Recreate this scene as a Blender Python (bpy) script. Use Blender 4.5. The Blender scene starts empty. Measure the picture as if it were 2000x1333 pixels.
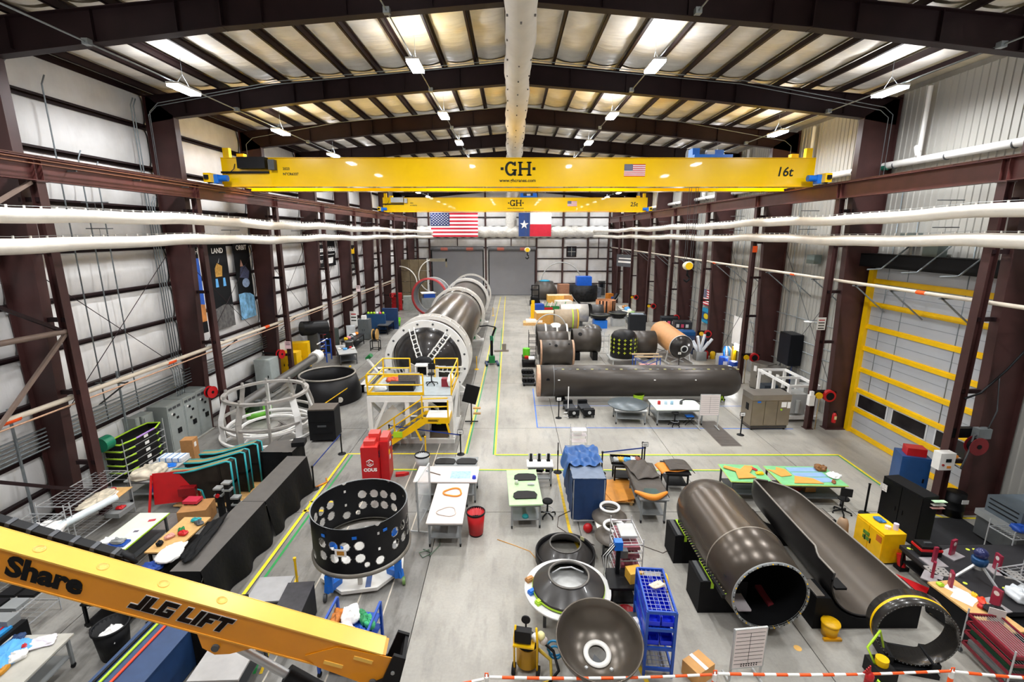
import bpy, bmesh, math, random
from mathutils import Vector, Matrix, noise as mnoise
from math import sin, cos, pi, radians as R_
random.seed(7)
C = bpy.context.scene.collection
SC = bpy.context.scene
# ------------------------------------------------------------------ camera
F, TH, YAW, EYE = 930.6, .222385, .0025162, 9.875
cd = bpy.data.cameras.new('camera'); cam = bpy.data.objects.new('camera', cd); C.objects.link(cam)
cam.location = (0, 0, EYE); cam.rotation_euler = (pi/2-TH, 0, -YAW)
cd.sensor_width = 36; cd.lens = 36*F/2000; cd.clip_end = 300; cd.clip_start = .05
SC.camera = cam
# ------------------------------------------------------------------ world, exposure
w = bpy.data.worlds.new('world'); SC.world = w; w.use_nodes = True
w.node_tree.nodes['Background'].inputs[0].default_value = (.9, .95, 1, 1)
w.node_tree.nodes['Background'].inputs[1].default_value = .4
SC.view_settings.view_transform = 'Standard'; SC.view_settings.look = 'None'
SC.view_settings.gamma = 1; SC.view_settings.use_curve_mapping = False
SC.view_settings.exposure = 0.88
LAMP_W, CEIL_FILL, LAMP_E = 220, 38, 30
SC.cycles.max_bounces = 6; SC.cycles.diffuse_bounces = 4; SC.cycles.adaptive_threshold = .02; SC.cycles.use_denoising = True
# ------------------------------------------------------------------ pixel to place (photograph measured in 2000x1333)
_c, _s, _cy, _sy = cos(TH), sin(TH), cos(YAW), sin(YAW)
def _ray(x, y):
    a = (x-1000)/F; b = (y-666.5)/F
    X, Y, Z = a, _c-b*_s, -(_s+b*_c)
    return Vector((X*_cy+Y*_sy, -X*_sy+Y*_cy, Z))
def G(x, y, z=0.):
    d = _ray(x, y); return Vector((0, 0, EYE))+d*((z-EYE)/d.z)
def GY(x, y, Y):
    d = _ray(x, y); return Vector((0, 0, EYE))+d*(Y/d.y)
def GX(x, y, X):
    d = _ray(x, y); return Vector((0, 0, EYE))+d*(X/d.x)
# ------------------------------------------------------------------ materials
def lin(h):
    if isinstance(h, str):
        h = h.lstrip('#'); h = [int(h[i:i+2], 16)/255 for i in (0, 2, 4)]
    return tuple((v/12.92 if v <= .04045 else ((v+.055)/1.055)**2.4) for v in h)+(1,)
_M = {}
def M(col, rough=.5, metal=0., noise=.12, nscale=3., bump=0., bscale=20., emit=0., alpha=1., coat=0., trans=0.):
    key = (col, rough, metal, noise, nscale, bump, bscale, emit, alpha, coat, trans)
    if key in _M: return _M[key]
    m = bpy.data.materials.new('paint_'+col.lstrip('#')); m.use_nodes = True
    n, l = m.node_tree.nodes, m.node_tree.links
    b = n['Principled BSDF']; c = lin(col)
    b.inputs['Roughness'].default_value = rough; b.inputs['Metallic'].default_value = metal
    b.inputs['Coat Weight'].default_value = coat
    if sum(c[:3]) < .09: b.inputs['Specular IOR Level'].default_value = .22
    b.inputs['Transmission Weight'].default_value = trans
    if alpha < 1: b.inputs['Alpha'].default_value = alpha
    tc = n.new('ShaderNodeTexCoord')
    if noise:
        t = n.new('ShaderNodeTexNoise'); t.inputs['Scale'].default_value = nscale; t.inputs['Detail'].default_value = 4
        l.new(tc.outputs['Object'], t.inputs['Vector'])
        r = n.new('ShaderNodeValToRGB')
        r.color_ramp.elements[0].position = .3; r.color_ramp.elements[1].position = .7
        r.color_ramp.elements[0].color = tuple(v*(1-noise) for v in c[:3])+(1,)
        r.color_ramp.elements[1].color = tuple(min(1, v*(1+noise*.6)) for v in c[:3])+(1,)
        l.new(t.outputs['Fac'], r.inputs['Fac']); l.new(r.outputs['Color'], b.inputs['Base Color'])
    else: b.inputs['Base Color'].default_value = c
    if bump:
        t2 = n.new('ShaderNodeTexNoise'); t2.inputs['Scale'].default_value = bscale; t2.inputs['Detail'].default_value = 3
        l.new(tc.outputs['Object'], t2.inputs['Vector'])
        bp = n.new('ShaderNodeBump'); bp.inputs['Strength'].default_value = bump; bp.inputs['Distance'].default_value = .05
        l.new(t2.outputs['Fac'], bp.inputs['Height']); l.new(bp.outputs['Normal'], b.inputs['Normal'])
    if emit:
        b.inputs['Emission Color'].default_value = c; b.inputs['Emission Strength'].default_value = emit
    _M[key] = m; return m
MAROON = M('#432624', .5, 0, .22, 1.5); MAROON_D = M('#261719', .55, 0, .2, 1.5); MAROON_L = M('#5a302c', .45, 0, .2, 2)
WHITE = M('#e4e1da', .5, 0, .06); WHITE_P = M('#eeece8', .35, 0, .05); YEL = M('#f7c400', .4, 0, .06)
YELC = M('#ffcc00', .22, 0, .04, 1, coat=.5); BLACK = M('#141416', .5, 0, .2); BLACKM = M('#0b0b0d', .7, 0, .2)
GREY = M('#8d9090', .45, 0, .1); DGREY = M('#4a4c4e', .5, 0, .12); LGREY = M('#b9bab8', .45, 0, .08)
STEEL = M('#a9abab', .4, .4, .1); CHROME = M('#c4c6c8', .35, .35, .05); GALV = M('#8f979b', .4, .4, .15, 6)
BLUE = M('#1d4fb0', .4, 0, .1); BLUEB = M('#1c36d8', .35, 0, .08); BLUEM = M('#0f6fd6', .35, 0, .08); NAVY = M('#1b3a66', .55, 0, .15, 4)
RED = M('#c4161c', .4, 0, .1); GREEN = M('#17803f', .45, 0, .1); LIME = M('#b4e02a', .5, 0, .08); TEAL = M('#27a0a6', .5, 0, .1)
WOOD = M('#d9ab6c', .6, 0, .15, 8); CARD = M('#b98550', .75, 0, .12, 6); CREAM = M('#efe9dc', .5, 0, .05)
CARBON = M('#5a5249', .28, .5, .12, 1.2); CARBON_D = M('#2f2c2b', .3, .2, .2, 2, coat=.3); CARBON_K = M('#1c1b1c', .42, .1, .2, 2)
TAN = M('#c58f5c', .55, 0, .06); ORANGE = M('#f0912c', .55, 0, .08); RUBBER = M('#1d1d1e', .75, 0, .2)
PAPER = M('#f4f2ee', .6, 0, .03); MINT = M('#a9d99a', .5, 0, .08); PINKW = M('#e6d9d2', .4, 0, .04); PLAST = M('#e9edf0', .3, 0, .1, 5, alpha=.75)
ORANGET = M('#ff5a10', .45, 0, .05); SKYB = M('#5aa9e6', .5, 0, .15, 8)
# ------------------------------------------------------------------ mesh builder
class MB:
    def __init__(s): s.v = []; s.f = []; s.mi = []; s.cur = 0; s.sm = []
    def mat(s, i): s.cur = i; return s
    def _add(s, vs, fs, M_=None, smooth=False):
        o = len(s.v)
        s.v += [tuple(M_ @ Vector(v)) if M_ is not None else tuple(v) for v in vs]
        for f in fs: s.f.append(tuple(i+o for i in f)); s.mi.append(s.cur); s.sm.append(smooth)
        return s
    def box(s, c, d, rz=0, M_=None):
        x, y, z = d[0]/2, d[1]/2, d[2]/2
        vs = [(i*x, j*y, k*z) for k in (-1, 1) for j in (-1, 1) for i in (-1, 1)]
        T = Matrix.Translation(c) @ Matrix.Rotation(rz, 4, 'Z')
        if M_ is not None: T = T @ M_
        return s._add(vs, [(0, 2, 3, 1), (4, 5, 7, 6), (0, 1, 5, 4), (2, 6, 7, 3), (0, 4, 6, 2), (1, 3, 7, 5)], T)
    def b2(s, a, b):   # box by corners
        return s.box([(a[i]+b[i])/2 for i in range(3)], [abs(b[i]-a[i]) for i in range(3)])
    def bar(s, p0, p1, w, h=None, roll=0):   # rectangular bar between two points
        p0, p1 = Vector(p0), Vector(p1); d = p1-p0; h = h or w
        q = d.to_track_quat('Z', 'Y').to_matrix().to_4x4()
        return s.box((0, 0, 0), (0, 0, 0)) if d.length < 1e-6 else s._box_m((w, h, d.length), Matrix.Translation((p0+p1)/2) @ q @ Matrix.Rotation(roll, 4, 'Z'))
    def _box_m(s, d, T):
        x, y, z = d[0]/2, d[1]/2, d[2]/2
        vs = [(i*x, j*y, k*z) for k in (-1, 1) for j in (-1, 1) for i in (-1, 1)]
        return s._add(vs, [(0, 2, 3, 1), (4, 5, 7, 6), (0, 1, 5, 4), (2, 6, 7, 3), (0, 4, 6, 2), (1, 3, 7, 5)], T)
    def cyl(s, p0, p1, r0, r1=None, n=12, caps=True):
        p0, p1 = Vector(p0), Vector(p1); r1 = r0 if r1 is None else r1
        d = p1-p0; T = Matrix.Translation(p0) @ d.to_track_quat('Z', 'Y').to_matrix().to_4x4(); L = d.length
        vs = [(r0*cos(2*pi*i/n), r0*sin(2*pi*i/n), 0) for i in range(n)]+[(r1*cos(2*pi*i/n), r1*sin(2*pi*i/n), L) for i in range(n)]
        s._add(vs, [(i, (i+1) % n, n+(i+1) % n, n+i) for i in range(n)], T, True)
        if caps:
            if r0 > 0: s._add(vs[:n], [tuple(range(n))[::-1]], T)
            if r1 > 0: s._add(vs[n:], [tuple(range(n))], T)
        return s
    def tube(s, pts, r, n=8, closed=False):
        pts = [Vector(p) for p in pts]; N = len(pts); rings = []
        for i, p in enumerate(pts):
            a = pts[(i-1) % N] if (i > 0 or closed) else p; b = pts[(i+1) % N] if (i < N-1 or closed) else p
            d = (b-a); q = (d if d.length > 1e-9 else Vector((0, 0, 1))).to_track_quat('Z', 'Y').to_matrix()
            rr = r[i] if isinstance(r, (list, tuple)) else r
            rings.append([tuple(p+q @ Vector((rr*cos(2*pi*k/n), rr*sin(2*pi*k/n), 0))) for k in range(n)])
        vs = [v for g in rings for v in g]; fs = []
        for i in range(N if closed else N-1):
            j = (i+1) % N
            fs += [(i*n+k, i*n+(k+1) % n, j*n+(k+1) % n, j*n+k) for k in range(n)]
        if not closed: fs += [tuple(range(n))[::-1], tuple((N-1)*n+k for k in range(n))]
        return s._add(vs, fs, None, True)
    def lathe(s, prof, n=32, T=None, a0=0., a1=2*pi, smooth=True):   # prof [(r,z)], about Z
        full = abs(a1-a0-2*pi) < 1e-6; m = n if full else n+1
        vs = [(r*cos(a0+(a1-a0)*i/n), r*sin(a0+(a1-a0)*i/n), z) for r, z in prof for i in range(m)]
        fs = []
        for k in range(len(prof)-1):
            for i in range(n):
                j = (i+1) % m if full else i+1
                fs.append((k*m+i, k*m+j, (k+1)*m+j, (k+1)*m+i))
        return s._add(vs, fs, T, smooth)
    def prism(s, poly, z0, z1, T=None):
        n = len(poly); vs = [(x, y, z0) for x, y in poly]+[(x, y, z1) for x, y in poly]
        return s._add(vs, [tuple(range(n))[::-1], tuple(range(n, 2*n))]+[(i, (i+1) % n, n+(i+1) % n, n+i) for i in range(n)], T)
    def grid(s, fn, nu, nv, smooth=True, thick=None):
        vs = [tuple(fn(i/nu, j/nv)) for j in range(nv+1) for i in range(nu+1)]; m = nu+1
        return s._add(vs, [(j*m+i, j*m+i+1, (j+1)*m+i+1, (j+1)*m+i) for j in range(nv) for i in range(nu)], None, smooth)
    def sphere(s, c, r, n=12, sc=(1, 1, 1)):
        pr = [(r*sin(pi*k/(n//2)), -r*cos(pi*k/(n//2))) for k in range(n//2+1)]
        pr[0] = (1e-4, -r); pr[-1] = (1e-4, r)
        return s.lathe(pr, n, Matrix.Translation(c) @ Matrix.Diagonal((*sc, 1)))
    def mesh(s, name, mats):
        me = bpy.data.meshes.new(name); me.from_pydata(s.v, [], s.f)
        for m in (mats if isinstance(mats, (list, tuple)) else [mats]): me.materials.append(m)
        me.polygons.foreach_set('material_index', s.mi); me.polygons.foreach_set('use_smooth', s.sm)
        me.update(); return me
    def build(s, name, mats, parent=None, loc=None, rz=0, solid=0):
        o = bpy.data.objects.new(name, s.mesh(name, mats)); C.objects.link(o)
        if parent: o.parent = parent
        if loc is not None: o.location = loc
        if rz: o.rotation_euler = (0, 0, rz)
        if solid:
            md = o.modifiers.new('thickness', 'SOLIDIFY'); md.thickness = solid; md.offset = 0
        return o
def tag(o, label, cat, group=None):
    o['label'] = label; o['category'] = cat
    if group: o['group'] = group
    return o
def thing(name, label, cat, loc=(0, 0, 0), rz=0, group=None):
    o = bpy.data.objects.new(name, None); C.objects.link(o); o.empty_display_size = .1
    o.location = loc; o.rotation_euler = (0, 0, rz)
    return tag(o, label, cat, group)
def struct(o): o['kind'] = 'structure'; return o
def inst(mesh, name, parent=None, loc=(0, 0, 0), rot=(0, 0, 0), scale=None):
    o = bpy.data.objects.new(name, mesh); C.objects.link(o); o.location = loc; o.rotation_euler = rot
    if scale: o.scale = scale
    if parent: o.parent = parent
    return o
def copy_tree(o, parent=None):
    kids = list(o.children); c = o.copy(); C.objects.link(c); c.parent = parent
    for k in kids: copy_tree(k, c)
    return c
def dup(root, label, loc, rz=0):
    c = copy_tree(root); c['label'] = label; c.location = loc; c.rotation_euler = (0, 0, rz); return c
def text(s, name, parent, size, mat, loc, rot, bold=0., ext=.003, align='CENTER', shear=0, space=1.):
    cu = bpy.data.curves.new(name, 'FONT'); cu.body = s; cu.size = size; cu.extrude = ext; cu.offset = bold
    cu.align_x = align; cu.align_y = 'CENTER'; cu.shear = shear; cu.space_character = space
    cu.resolution_u = 3; cu.materials.append(mat)
    tmp = bpy.data.objects.new(name, cu); C.objects.link(tmp)
    me = bpy.data.meshes.new_from_object(tmp.evaluated_get(bpy.context.evaluated_depsgraph_get()))
    bpy.data.objects.remove(tmp); bpy.data.curves.remove(cu)
    o = bpy.data.objects.new(name, me); C.objects.link(o); o.location = loc; o.rotation_euler = rot
    if parent: o.parent = parent
    return o
FRONT = (pi/2, 0, 0)   # writing that faces -Y
FX = .37               # centre line of the hall
BAYS = [15.5+7.62*i for i in range(-3, 9)]   # frame lines
# ================================================================== STRUCTURE
WL, WR, WB, WF = -16.45, 17.5, 77.6, -7.36      # wall planes
def node_mat(name, fn):
    m = bpy.data.materials.new(name); m.use_nodes = True
    fn(m.node_tree.nodes, m.node_tree.links, m.node_tree.nodes['Principled BSDF']); return m
def _noise(n, l, tc, sc, det=5, out='Object', vec=None, rough=.55):
    t = n.new('ShaderNodeTexNoise'); t.inputs['Scale'].default_value = sc; t.inputs['Detail'].default_value = det
    t.inputs['Roughness'].default_value = rough
    l.new(vec if vec is not None else tc.outputs[out], t.inputs['Vector']); return t
def _ramp(n, l, src, stops):
    r = n.new('ShaderNodeValToRGB'); e = r.color_ramp.elements
    while len(e) < len(stops): e.new(.5)
    for k, (p, c) in enumerate(stops): e[k].position = p; e[k].color = lin(c) if isinstance(c, str) else (c, c, c, 1)
    l.new(src, r.inputs['Fac']); return r
def _mix(n, l, a, b, fac, mode='MIX'):
    m = n.new('ShaderNodeMix'); m.data_type = 'RGBA'; m.blend_type = mode
    for k, s in (('A', a), ('B', b)):
        i = m.inputs[6] if k == 'A' else m.inputs[7]
        if isinstance(s, str): i.default_value = lin(s)
        else: l.new(s, i)
    if isinstance(fac, (int, float)): m.inputs[0].default_value = fac
    else: l.new(fac, m.inputs[0])
    return m.outputs[2]
def concrete(base, dark, stain):
    def fn(n, l, b):
        g = n.new('ShaderNodeNewGeometry'); tc = n.new('ShaderNodeTexCoord')
        a = _noise(n, l, tc, .35, 6, vec=g.outputs['Position']); ra = _ramp(n, l, a.outputs['Fac'], [(.35, dark), (.62, base)])
        mp = n.new('ShaderNodeMapping'); mp.inputs['Scale'].default_value = (2.2, .5, 1); l.new(g.outputs['Position'], mp.inputs['Vector'])
        s = _noise(n, l, tc, 1.3, 8, vec=mp.outputs['Vector'], rough=.68); rs = _ramp(n, l, s.outputs['Fac'], [(.5, 0.), (.72, stain)])
        f = _noise(n, l, tc, 14, 6, vec=g.outputs['Position']); rf = _ramp(n, l, f.outputs['Fac'], [(.3, .86), (.7, 1.)])
        c = _mix(n, l, ra.outputs['Color'], '#5d5a56', rs.outputs['Color'])
        c = _mix(n, l, c, rf.outputs['Color'], .8, 'MULTIPLY'); l.new(c, b.inputs['Base Color'])
        b.inputs['Specular IOR Level'].default_value = .35; rr = _ramp(n, l, a.outputs['Fac'], [(.3, .46), (.7, .3)]); l.new(rr.outputs['Color'], b.inputs['Roughness'])
    return node_mat('concrete', fn)
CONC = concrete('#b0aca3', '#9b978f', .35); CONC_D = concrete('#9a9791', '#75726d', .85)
# ---- floor: slabs with sunk joints, painted and taped lines
floor = struct(MB().box((.5, 35, -.3), (36, 90, .5)).build('floor', M('#6a6762', .8)))
XJ = [WL-.6, -11.4, -7.42, -2.52, 2.35, 7.32, 12.4, WR+.6]; YJ = [WF-.5]+[b for b in BAYS if b > WF]+[WB+.8]
for i in range(len(XJ)-1):
    for j in range(len(YJ)-1):
        a, b_ = XJ[i]+.012, XJ[i+1]-.012; c_, d_ = YJ[j]+.012, YJ[j+1]-.012
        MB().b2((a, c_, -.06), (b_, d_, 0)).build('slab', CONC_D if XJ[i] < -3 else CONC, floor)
TAPE_Y = M('#f2dc1e', .5, 0, .12, 6); TAPE_G = M('#1f9a4a', .5, 0, .12, 6); TAPE_B = M('#2f6fd0', .5, 0, .1, 6); PAINT_Y = M('#e8c020', .55, 0, .25, 6)
def strip(p, q, w_, m):
    p, q = Vector((*p, 0)), Vector((*q, 0)); MB().bar((p.x, p.y, .003), (q.x, q.y, .003), .006 if abs(q.y-p.y) < 0 else w_, w_) if 0 else None
    d = (q-p).normalized(); n_ = Vector((-d.y, d.x, 0))*w_/2
    v = [p-n_, q-n_, q+n_, p+n_]
    mb = MB(); mb._add([(a.x, a.y, .001) for a in v]+[(a.x, a.y, .004) for a in v], [(4, 5, 6, 7), (0, 1, 5, 4), (1, 2, 6, 5), (2, 3, 7, 6), (3, 0, 4, 7)])
    return mb.build('floor_tape', m, floor)
for p, q, w_, m in [
    ((-7.5, 9), (-7.5, 20.2), .1, TAPE_Y), ((-7.24, 9), (-7.24, 20.1), .08, TAPE_G), ((-7.5, 20.2), (-2.25, 20.2), .09, TAPE_Y),
    ((-2.12, 20.2), (-1.98, 28.5), .07, TAPE_Y), ((-1.98, 28.5), (-1.6, 76), .07, TAPE_Y), ((-2.02, 20.2), (-1.88, 28.5), .06, TAPE_G), ((-1.88, 28.5), (-1.55, 50), .06, TAPE_G),
    ((-.72, 20.1), (-.88, 76), .08, TAPE_Y), ((-.8, 20.1), (-.95, 50), .06, TAPE_G), ((-.76, 20.1), (14.98, 20.05), .09, TAPE_Y), ((14.98, 20.05), (14.85, 14), .09, TAPE_Y),
    ((-.7, 20.02), (14.9, 19.97), .05, TAPE_G), ((14.88, 19.97), (14.75, 14), .05, TAPE_G),
    ((-6, 18.72), (9.6, 18.62), .07, TAPE_Y), ((-6, 18.64), (9.6, 18.54), .05, TAPE_G), ((1.44, 29.6), (1.38, 23.22), .06, TAPE_B), ((1.38, 23.22), (14.6, 23.0), .06, TAPE_B), ((1.36, 26.45), (15.8, 26.3), .05, TAPE_B),
    ((1.95, 18.6), (2.0, 14.4), .1, PAINT_Y), ((2.0, 14.4), (3.1, 8.6), .1, PAINT_Y), ((-6.3, 10.1), (-4.4, 10.1), .08, PAINT_Y), ((11.2, 16.3), (11.35, 14.4), .12, PAINT_Y),
    ((-6.6, 10.6), (-7.6, 10.6), .08, PAINT_Y), ((-7.6, 16.2), (-6.4, 16.2), .09, PAINT_Y), ((-7.6, 15.6), (-6.4, 15.6), .12, PAINT_Y),
    ((15.1, 15.6), (15.4, 15.1), .09, TAPE_Y), ((15.4, 15.1), (17.2, 15.05), .09, TAPE_Y), ((13.6, 13.25), (17, 13.1), .1, TAPE_Y), ((13.6, 13.35), (17, 13.2), .06, TAPE_G),
    ((-5.9, 9.0), (-6.6, 12.2), .07, TAPE_G), ((-5.75, 9.0), (-6.3, 12.2), .07, PAINT_Y)]:
    strip(p, q, w_, m)
for x in (-5.6, -4.2, -3.4): MB().b2((x-.02, 8, .0), (x+.02, 24, .003)).build('floor_seam', M('#cfc6b6', .6), floor)
gr = MB()
for i in range(40): gr.b2((10.05, 21.0+i*.075, 0), (10.95, 21.04+i*.075, .012))
gr.b2((10, 20.95, 0), (11, 24.1, .004)); gr.build('trench_grate', M('#77706a', .5, .5), floor)
# ---- roof: deck, purlins, sagging insulation strips
RX, RZ, SL = .2, 17.38, .0855       # ridge position, underside height of the purlin line, slope
ceil = struct(MB()._add([(WL-1, WF, RZ+.33-SL*(RX-WL+1)), (RX, WF, RZ+.33), (WR+1, WF, RZ+.33-SL*(WR+1-RX)), (WL-1, WB+.3, RZ+.33-SL*(RX-WL+1)), (RX, WB+.3, RZ+.33), (WR+1, WB+.3, RZ+.33-SL*(WR+1-RX))], [(0, 1, 4, 3), (1, 2, 5, 4)]).build('ceiling', M('#d8cdb4', .7)))
def vinyl():
    def fn(n, l, b):
        g = n.new('ShaderNodeNewGeometry'); tc = n.new('ShaderNodeTexCoord')
        a = _noise(n, l, tc, .16, 3, vec=g.outputs['Position']); ra = _ramp(n, l, a.outputs['Fac'], [(.52, '#f2eee6'), (.66, '#ecdcb4'), (.74, '#ecc468')])
        f = _noise(n, l, tc, 3, 4, vec=g.outputs['Position']); rf = _ramp(n, l, f.outputs['Fac'], [(.3, .9), (.7, 1.)])
        c = _mix(n, l, ra.outputs['Color'], rf.outputs['Color'], 1., 'MULTIPLY'); l.new(c, b.inputs['Base Color']); b.inputs['Roughness'].default_value = .42
        mp = n.new('ShaderNodeMapping'); mp.inputs['Scale'].default_value = (.5, 3, 1); l.new(tc.outputs['Object'], mp.inputs['Vector'])
        t = _noise(n, l, tc, 1.6, 3, vec=mp.outputs['Vector']); bp = n.new('ShaderNodeBump'); bp.inputs['Strength'].default_value = .5; bp.inputs['Distance'].default_value = .1
        l.new(t.outputs['Fac'], bp.inputs['Height']); l.new(bp.outputs['Normal'], b.inputs['Normal'])
    return node_mat('vinyl_roof', fn)
VIN = vinyl()
PS = [1.7+1.42*k for k in range(12)]; PS = [p for p in PS if p < 17.2]
ang = math.atan(SL)
for sgn in (-1, 1):
    for p in [.32]+PS:
        x = RX+sgn*p; z = RZ-SL*p
        if not (WL < x < WR): continue
        mb = MB(); mb.b2((-.01, WF, 0), (.01, WB, .24)).b2((-.09, WF, 0), (.01, WB, .015)).b2((-.01, WF, .225), (.09, WB, .24))
        mb.build('purlin', MAROON_D, ceil, (x, 0, z-.16))
def sag(u, v): return ((u-.5)*1.3, (v-.5)*7.4, .02-.10*(1-(2*u-1)**2)*(.75+.25*cos(v*2*pi*4)) + .03*sin(v*23)*(1-(2*u-1)**2))
sag_me = MB().grid(sag, 6, 28).mesh('insulation_panel', VIN)
edges = [.32]+PS
for sgn in (-1, 1):
    for k in range(len(edges)-1):
        p = (edges[k]+edges[k+1])/2; x = RX+sgn*p
        if not (WL+.3 < x < WR-.2): continue
        for b_ in BAYS[1:-1] + [BAYS[-1]]:
            y = b_+3.81
            if y > WB: continue
            inst(sag_me, 'insulation_panel', ceil, (x, y, RZ-SL*p+.13), (0, sgn*ang, 0), (1.0 if k else .98, 1, 1))
# ---- portal frames: tapered columns and rafters (one structure object each)
def web(mb, poly, y, t=.012):      # plate in the XZ plane
    n_ = len(poly); vs = [(a, y-t/2, b) for a, b in poly]+[(a, y+t/2, b) for a, b in poly]
    mb._add(vs, [tuple(range(n_)), tuple(range(n_, 2*n_))[::-1]]+[(i, n_+i, n_+(i+1) % n_, (i+1) % n_) for i in range(n_)])
def flange(mb, a, b, y, w_=.3, t=.025):
    mb.bar((a[0], y, a[1]), (b[0], y, b[1]), w_, t, pi/2) if abs(a[0]-b[0]) < abs(a[1]-b[1])*.5 else mb.bar((a[0], y, a[1]), (b[0], y, b[1]), t, w_, pi/2)
COLS = {}
for y in BAYS:
    for sgn, xo, xt, xb in ((-1, -16.3, -15.05, -15.5), (1, 17.42, 15.85, 16.3)):
        mb = MB(); top = 15.9
        web(mb, [(xo, 0), (xb, 0), (xt, 12.), (xt, 14.95), (xo, top)], y)
        fl = lambda a, b, w_=.32: mb.bar((a[0], y, a[1]), (b[0], y, b[1]), .03, w_) 
        q = [(xb, 0), (xt, 12.), (xt, 14.95)]
        for a, b in ((q[0], q[1]), (q[1], q[2]), ((xo, 0), (xo, top))):
            d = Vector((b[0]-a[0], 0, b[1]-a[1])); L = d.length; d.normalize()
            T = Matrix.Translation(((a[0]+b[0])/2, y, (a[1]+b[1])/2)) @ Matrix(((d.z, 0, d.x), (0, 1, 0), (-d.x, 0, d.z))).to_4x4()
            mb._box_m((.03, .34, L), T)
        mb.b2((xo, y-.16, 11.98), (xt, y+.16, 12.0)); mb.b2((xo-.1 if sgn < 0 else xb-.1, y-.25, 0), (xb+.1 if sgn < 0 else xo+.1, y+.25, .03))
        struct(mb.build('column', MAROON))
    mb = MB()
    for sgn, xe, xo in ((-1, -15.05, -16.3), (1, 15.85, 17.42)):
        zt = RZ-.16-SL*abs(xe-RX); zto = RZ-.16-SL*abs(xo-RX)
        xm = RX+sgn*8.5; zm = RZ-.16-SL*8.5
        low = [(xe, 14.92), (xm, zm-.82), (RX, RZ-.16-.88)]
        web(mb, [(xo, zto-1.1), (xe, 14.92), low[1], low[2], (RX, RZ-.16), (xo, zto)], y)
        segs = [((xe, 14.92), low[1]), (low[1], low[2]), ((xo, zto-.015), (RX, RZ-.175))]
        for a, b in segs:
            d = Vector((b[0]-a[0], 0, b[1]-a[1])); L = d.length; d.normalize()
            T = Matrix.Translation(((a[0]+b[0])/2, y, (a[1]+b[1])/2)) @ Matrix(((d.z, 0, d.x), (0, 1, 0), (-d.x, 0, d.z))).to_4x4()
            mb._box_m((.025, .34, L), T)
        for k in range(1, 7):
            x = RX+sgn*k*2.45; z = RZ-.16-SL*k*2.45
            mb.b2((x-.008, y-.12, z-.85), (x+.008, y+.12, z))
        mb.b2((xm-.02, y-.17, zm-.84), (xm+.02, y+.17, zm))
    struct(mb.build('rafter_beam', MAROON_D))
# ---- crane columns, runway beams and rails
CXL, CXR = -14.66, 15.4
for y in BAYS[1:]:
    for sgn, x, xm in ((-1, CXL, -15.3), (1, CXR, 16.05)):
        mb = MB(); mb.b2((x-.13, y-.15, 0), (x-.115, y+.15, 11.45)); mb.b2((x+.115, y-.15, 0), (x+.13, y+.15, 11.45)); mb.b2((x-.12, y-.008, 0), (x+.12, y+.008, 11.45)); mb.b2((x-.2, y-.2, 0), (x+.2, y+.2, .025))
        mb.b2((x-.17, y-.18, 11.42), (x+.17, y+.18, 11.46))
        c_ = struct(mb.build('crane_column', MAROON))
        for z in (2.0, 4.6, 7.1, 9.3, 10.9):
            MB().b2((min(x, xm), y-.06, z-.07), (max(x, xm), y+.06, z+.07)).build('strut', MAROON_D, c_)
for sgn, x in ((-1, CXL), (1, CXR)):
    mb = MB(); y0, y1 = -4, 76.6
    mb.b2((x-.15, y0, 11.46), (x+.15, y1, 11.485)).b2((x-.01, y0, 11.48), (x+.01, y1, 12.12)).b2((x-.24, y0, 12.12), (x+.24, y1, 12.145))
    for y in BAYS:
        for d in (-.12, .12): mb.b2((x-.14, y+d-.008, 11.48), (x+.14, y+d+.008, 12.12))
    rb = struct(mb.build('runway_beam', MAROON_L))
    mb = MB(); mb.b2((x-.05, y0, 12.145), (x+.05, y1, 12.16)).b2((x-.015, y0, 12.16), (x+.015, y1, 12.2)).b2((x-.03, y0, 12.2), (x+.03, y1, 12.23)); mb.build('rail', M('#5a3a30', .4, .5), rb)
    mb = MB(); n_ = 90
    for k in range(n_): mb.b2((x-.2, y0+1+k*.88, 12.145), (x+.2, y0+1.03+k*.88, 12.175))
    mb.build('rail_clip', MAROON_D, rb)['kind'] = 'stuff'
    if sgn < 0:
        for dz, dx in ((11.92, .3), (12.04, .3)): MB().b2((x+dx, y0, dz), (x+dx+.025, y1, dz+.03)).build('conductor_bar', M('#7a4a30', .5), rb)
        mb = MB()
        for k in range(28): mb.b2((x, y0+1+k*2.8, 11.86), (x+.33, y0+1.04+k*2.8, 11.9))
        mb.build('conductor_bracket', DGREY, rb)['kind'] = 'stuff'
# ---- left wall: girts and insulation panels
def wallmat(base, dark):
    def fn(n, l, b):
        g = n.new('ShaderNodeNewGeometry'); tc = n.new('ShaderNodeTexCoord')
        a = _noise(n, l, tc, .7, 4, vec=g.outputs['Position']); ra = _ramp(n, l, a.outputs['Fac'], [(.3, dark), (.6, base)]); l.new(ra.outputs['Color'], b.inputs['Base Color'])
        b.inputs['Roughness'].default_value = .38
        mp = n.new('ShaderNodeMapping'); mp.inputs['Scale'].default_value = (2.2, 2.2, .5); l.new(g.outputs['Position'], mp.inputs['Vector'])
        t = _noise(n, l, tc, 1.5, 3, vec=mp.outputs['Vector']); bp = n.new('ShaderNodeBump'); bp.inputs['Strength'].default_value = .35; bp.inputs['Distance'].default_value = .08
        l.new(t.outputs['Fac'], bp.inputs['Height']); l.new(bp.outputs['Normal'], b.inputs['Normal'])
    return node_mat('wall_vinyl', fn)
WVIN = wallmat('#eceae8', '#dad8d5')
wl = struct(MB().b2((WL-.35, WF, 0), (WL-.25, WB, 16.2)).build('wall_left', WVIN))
GZ = [0, 1.0, 2.35, 4.1, 5.8, 7.5, 9.25, 10.97, 12.73, 14.5, 15.95]
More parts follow.
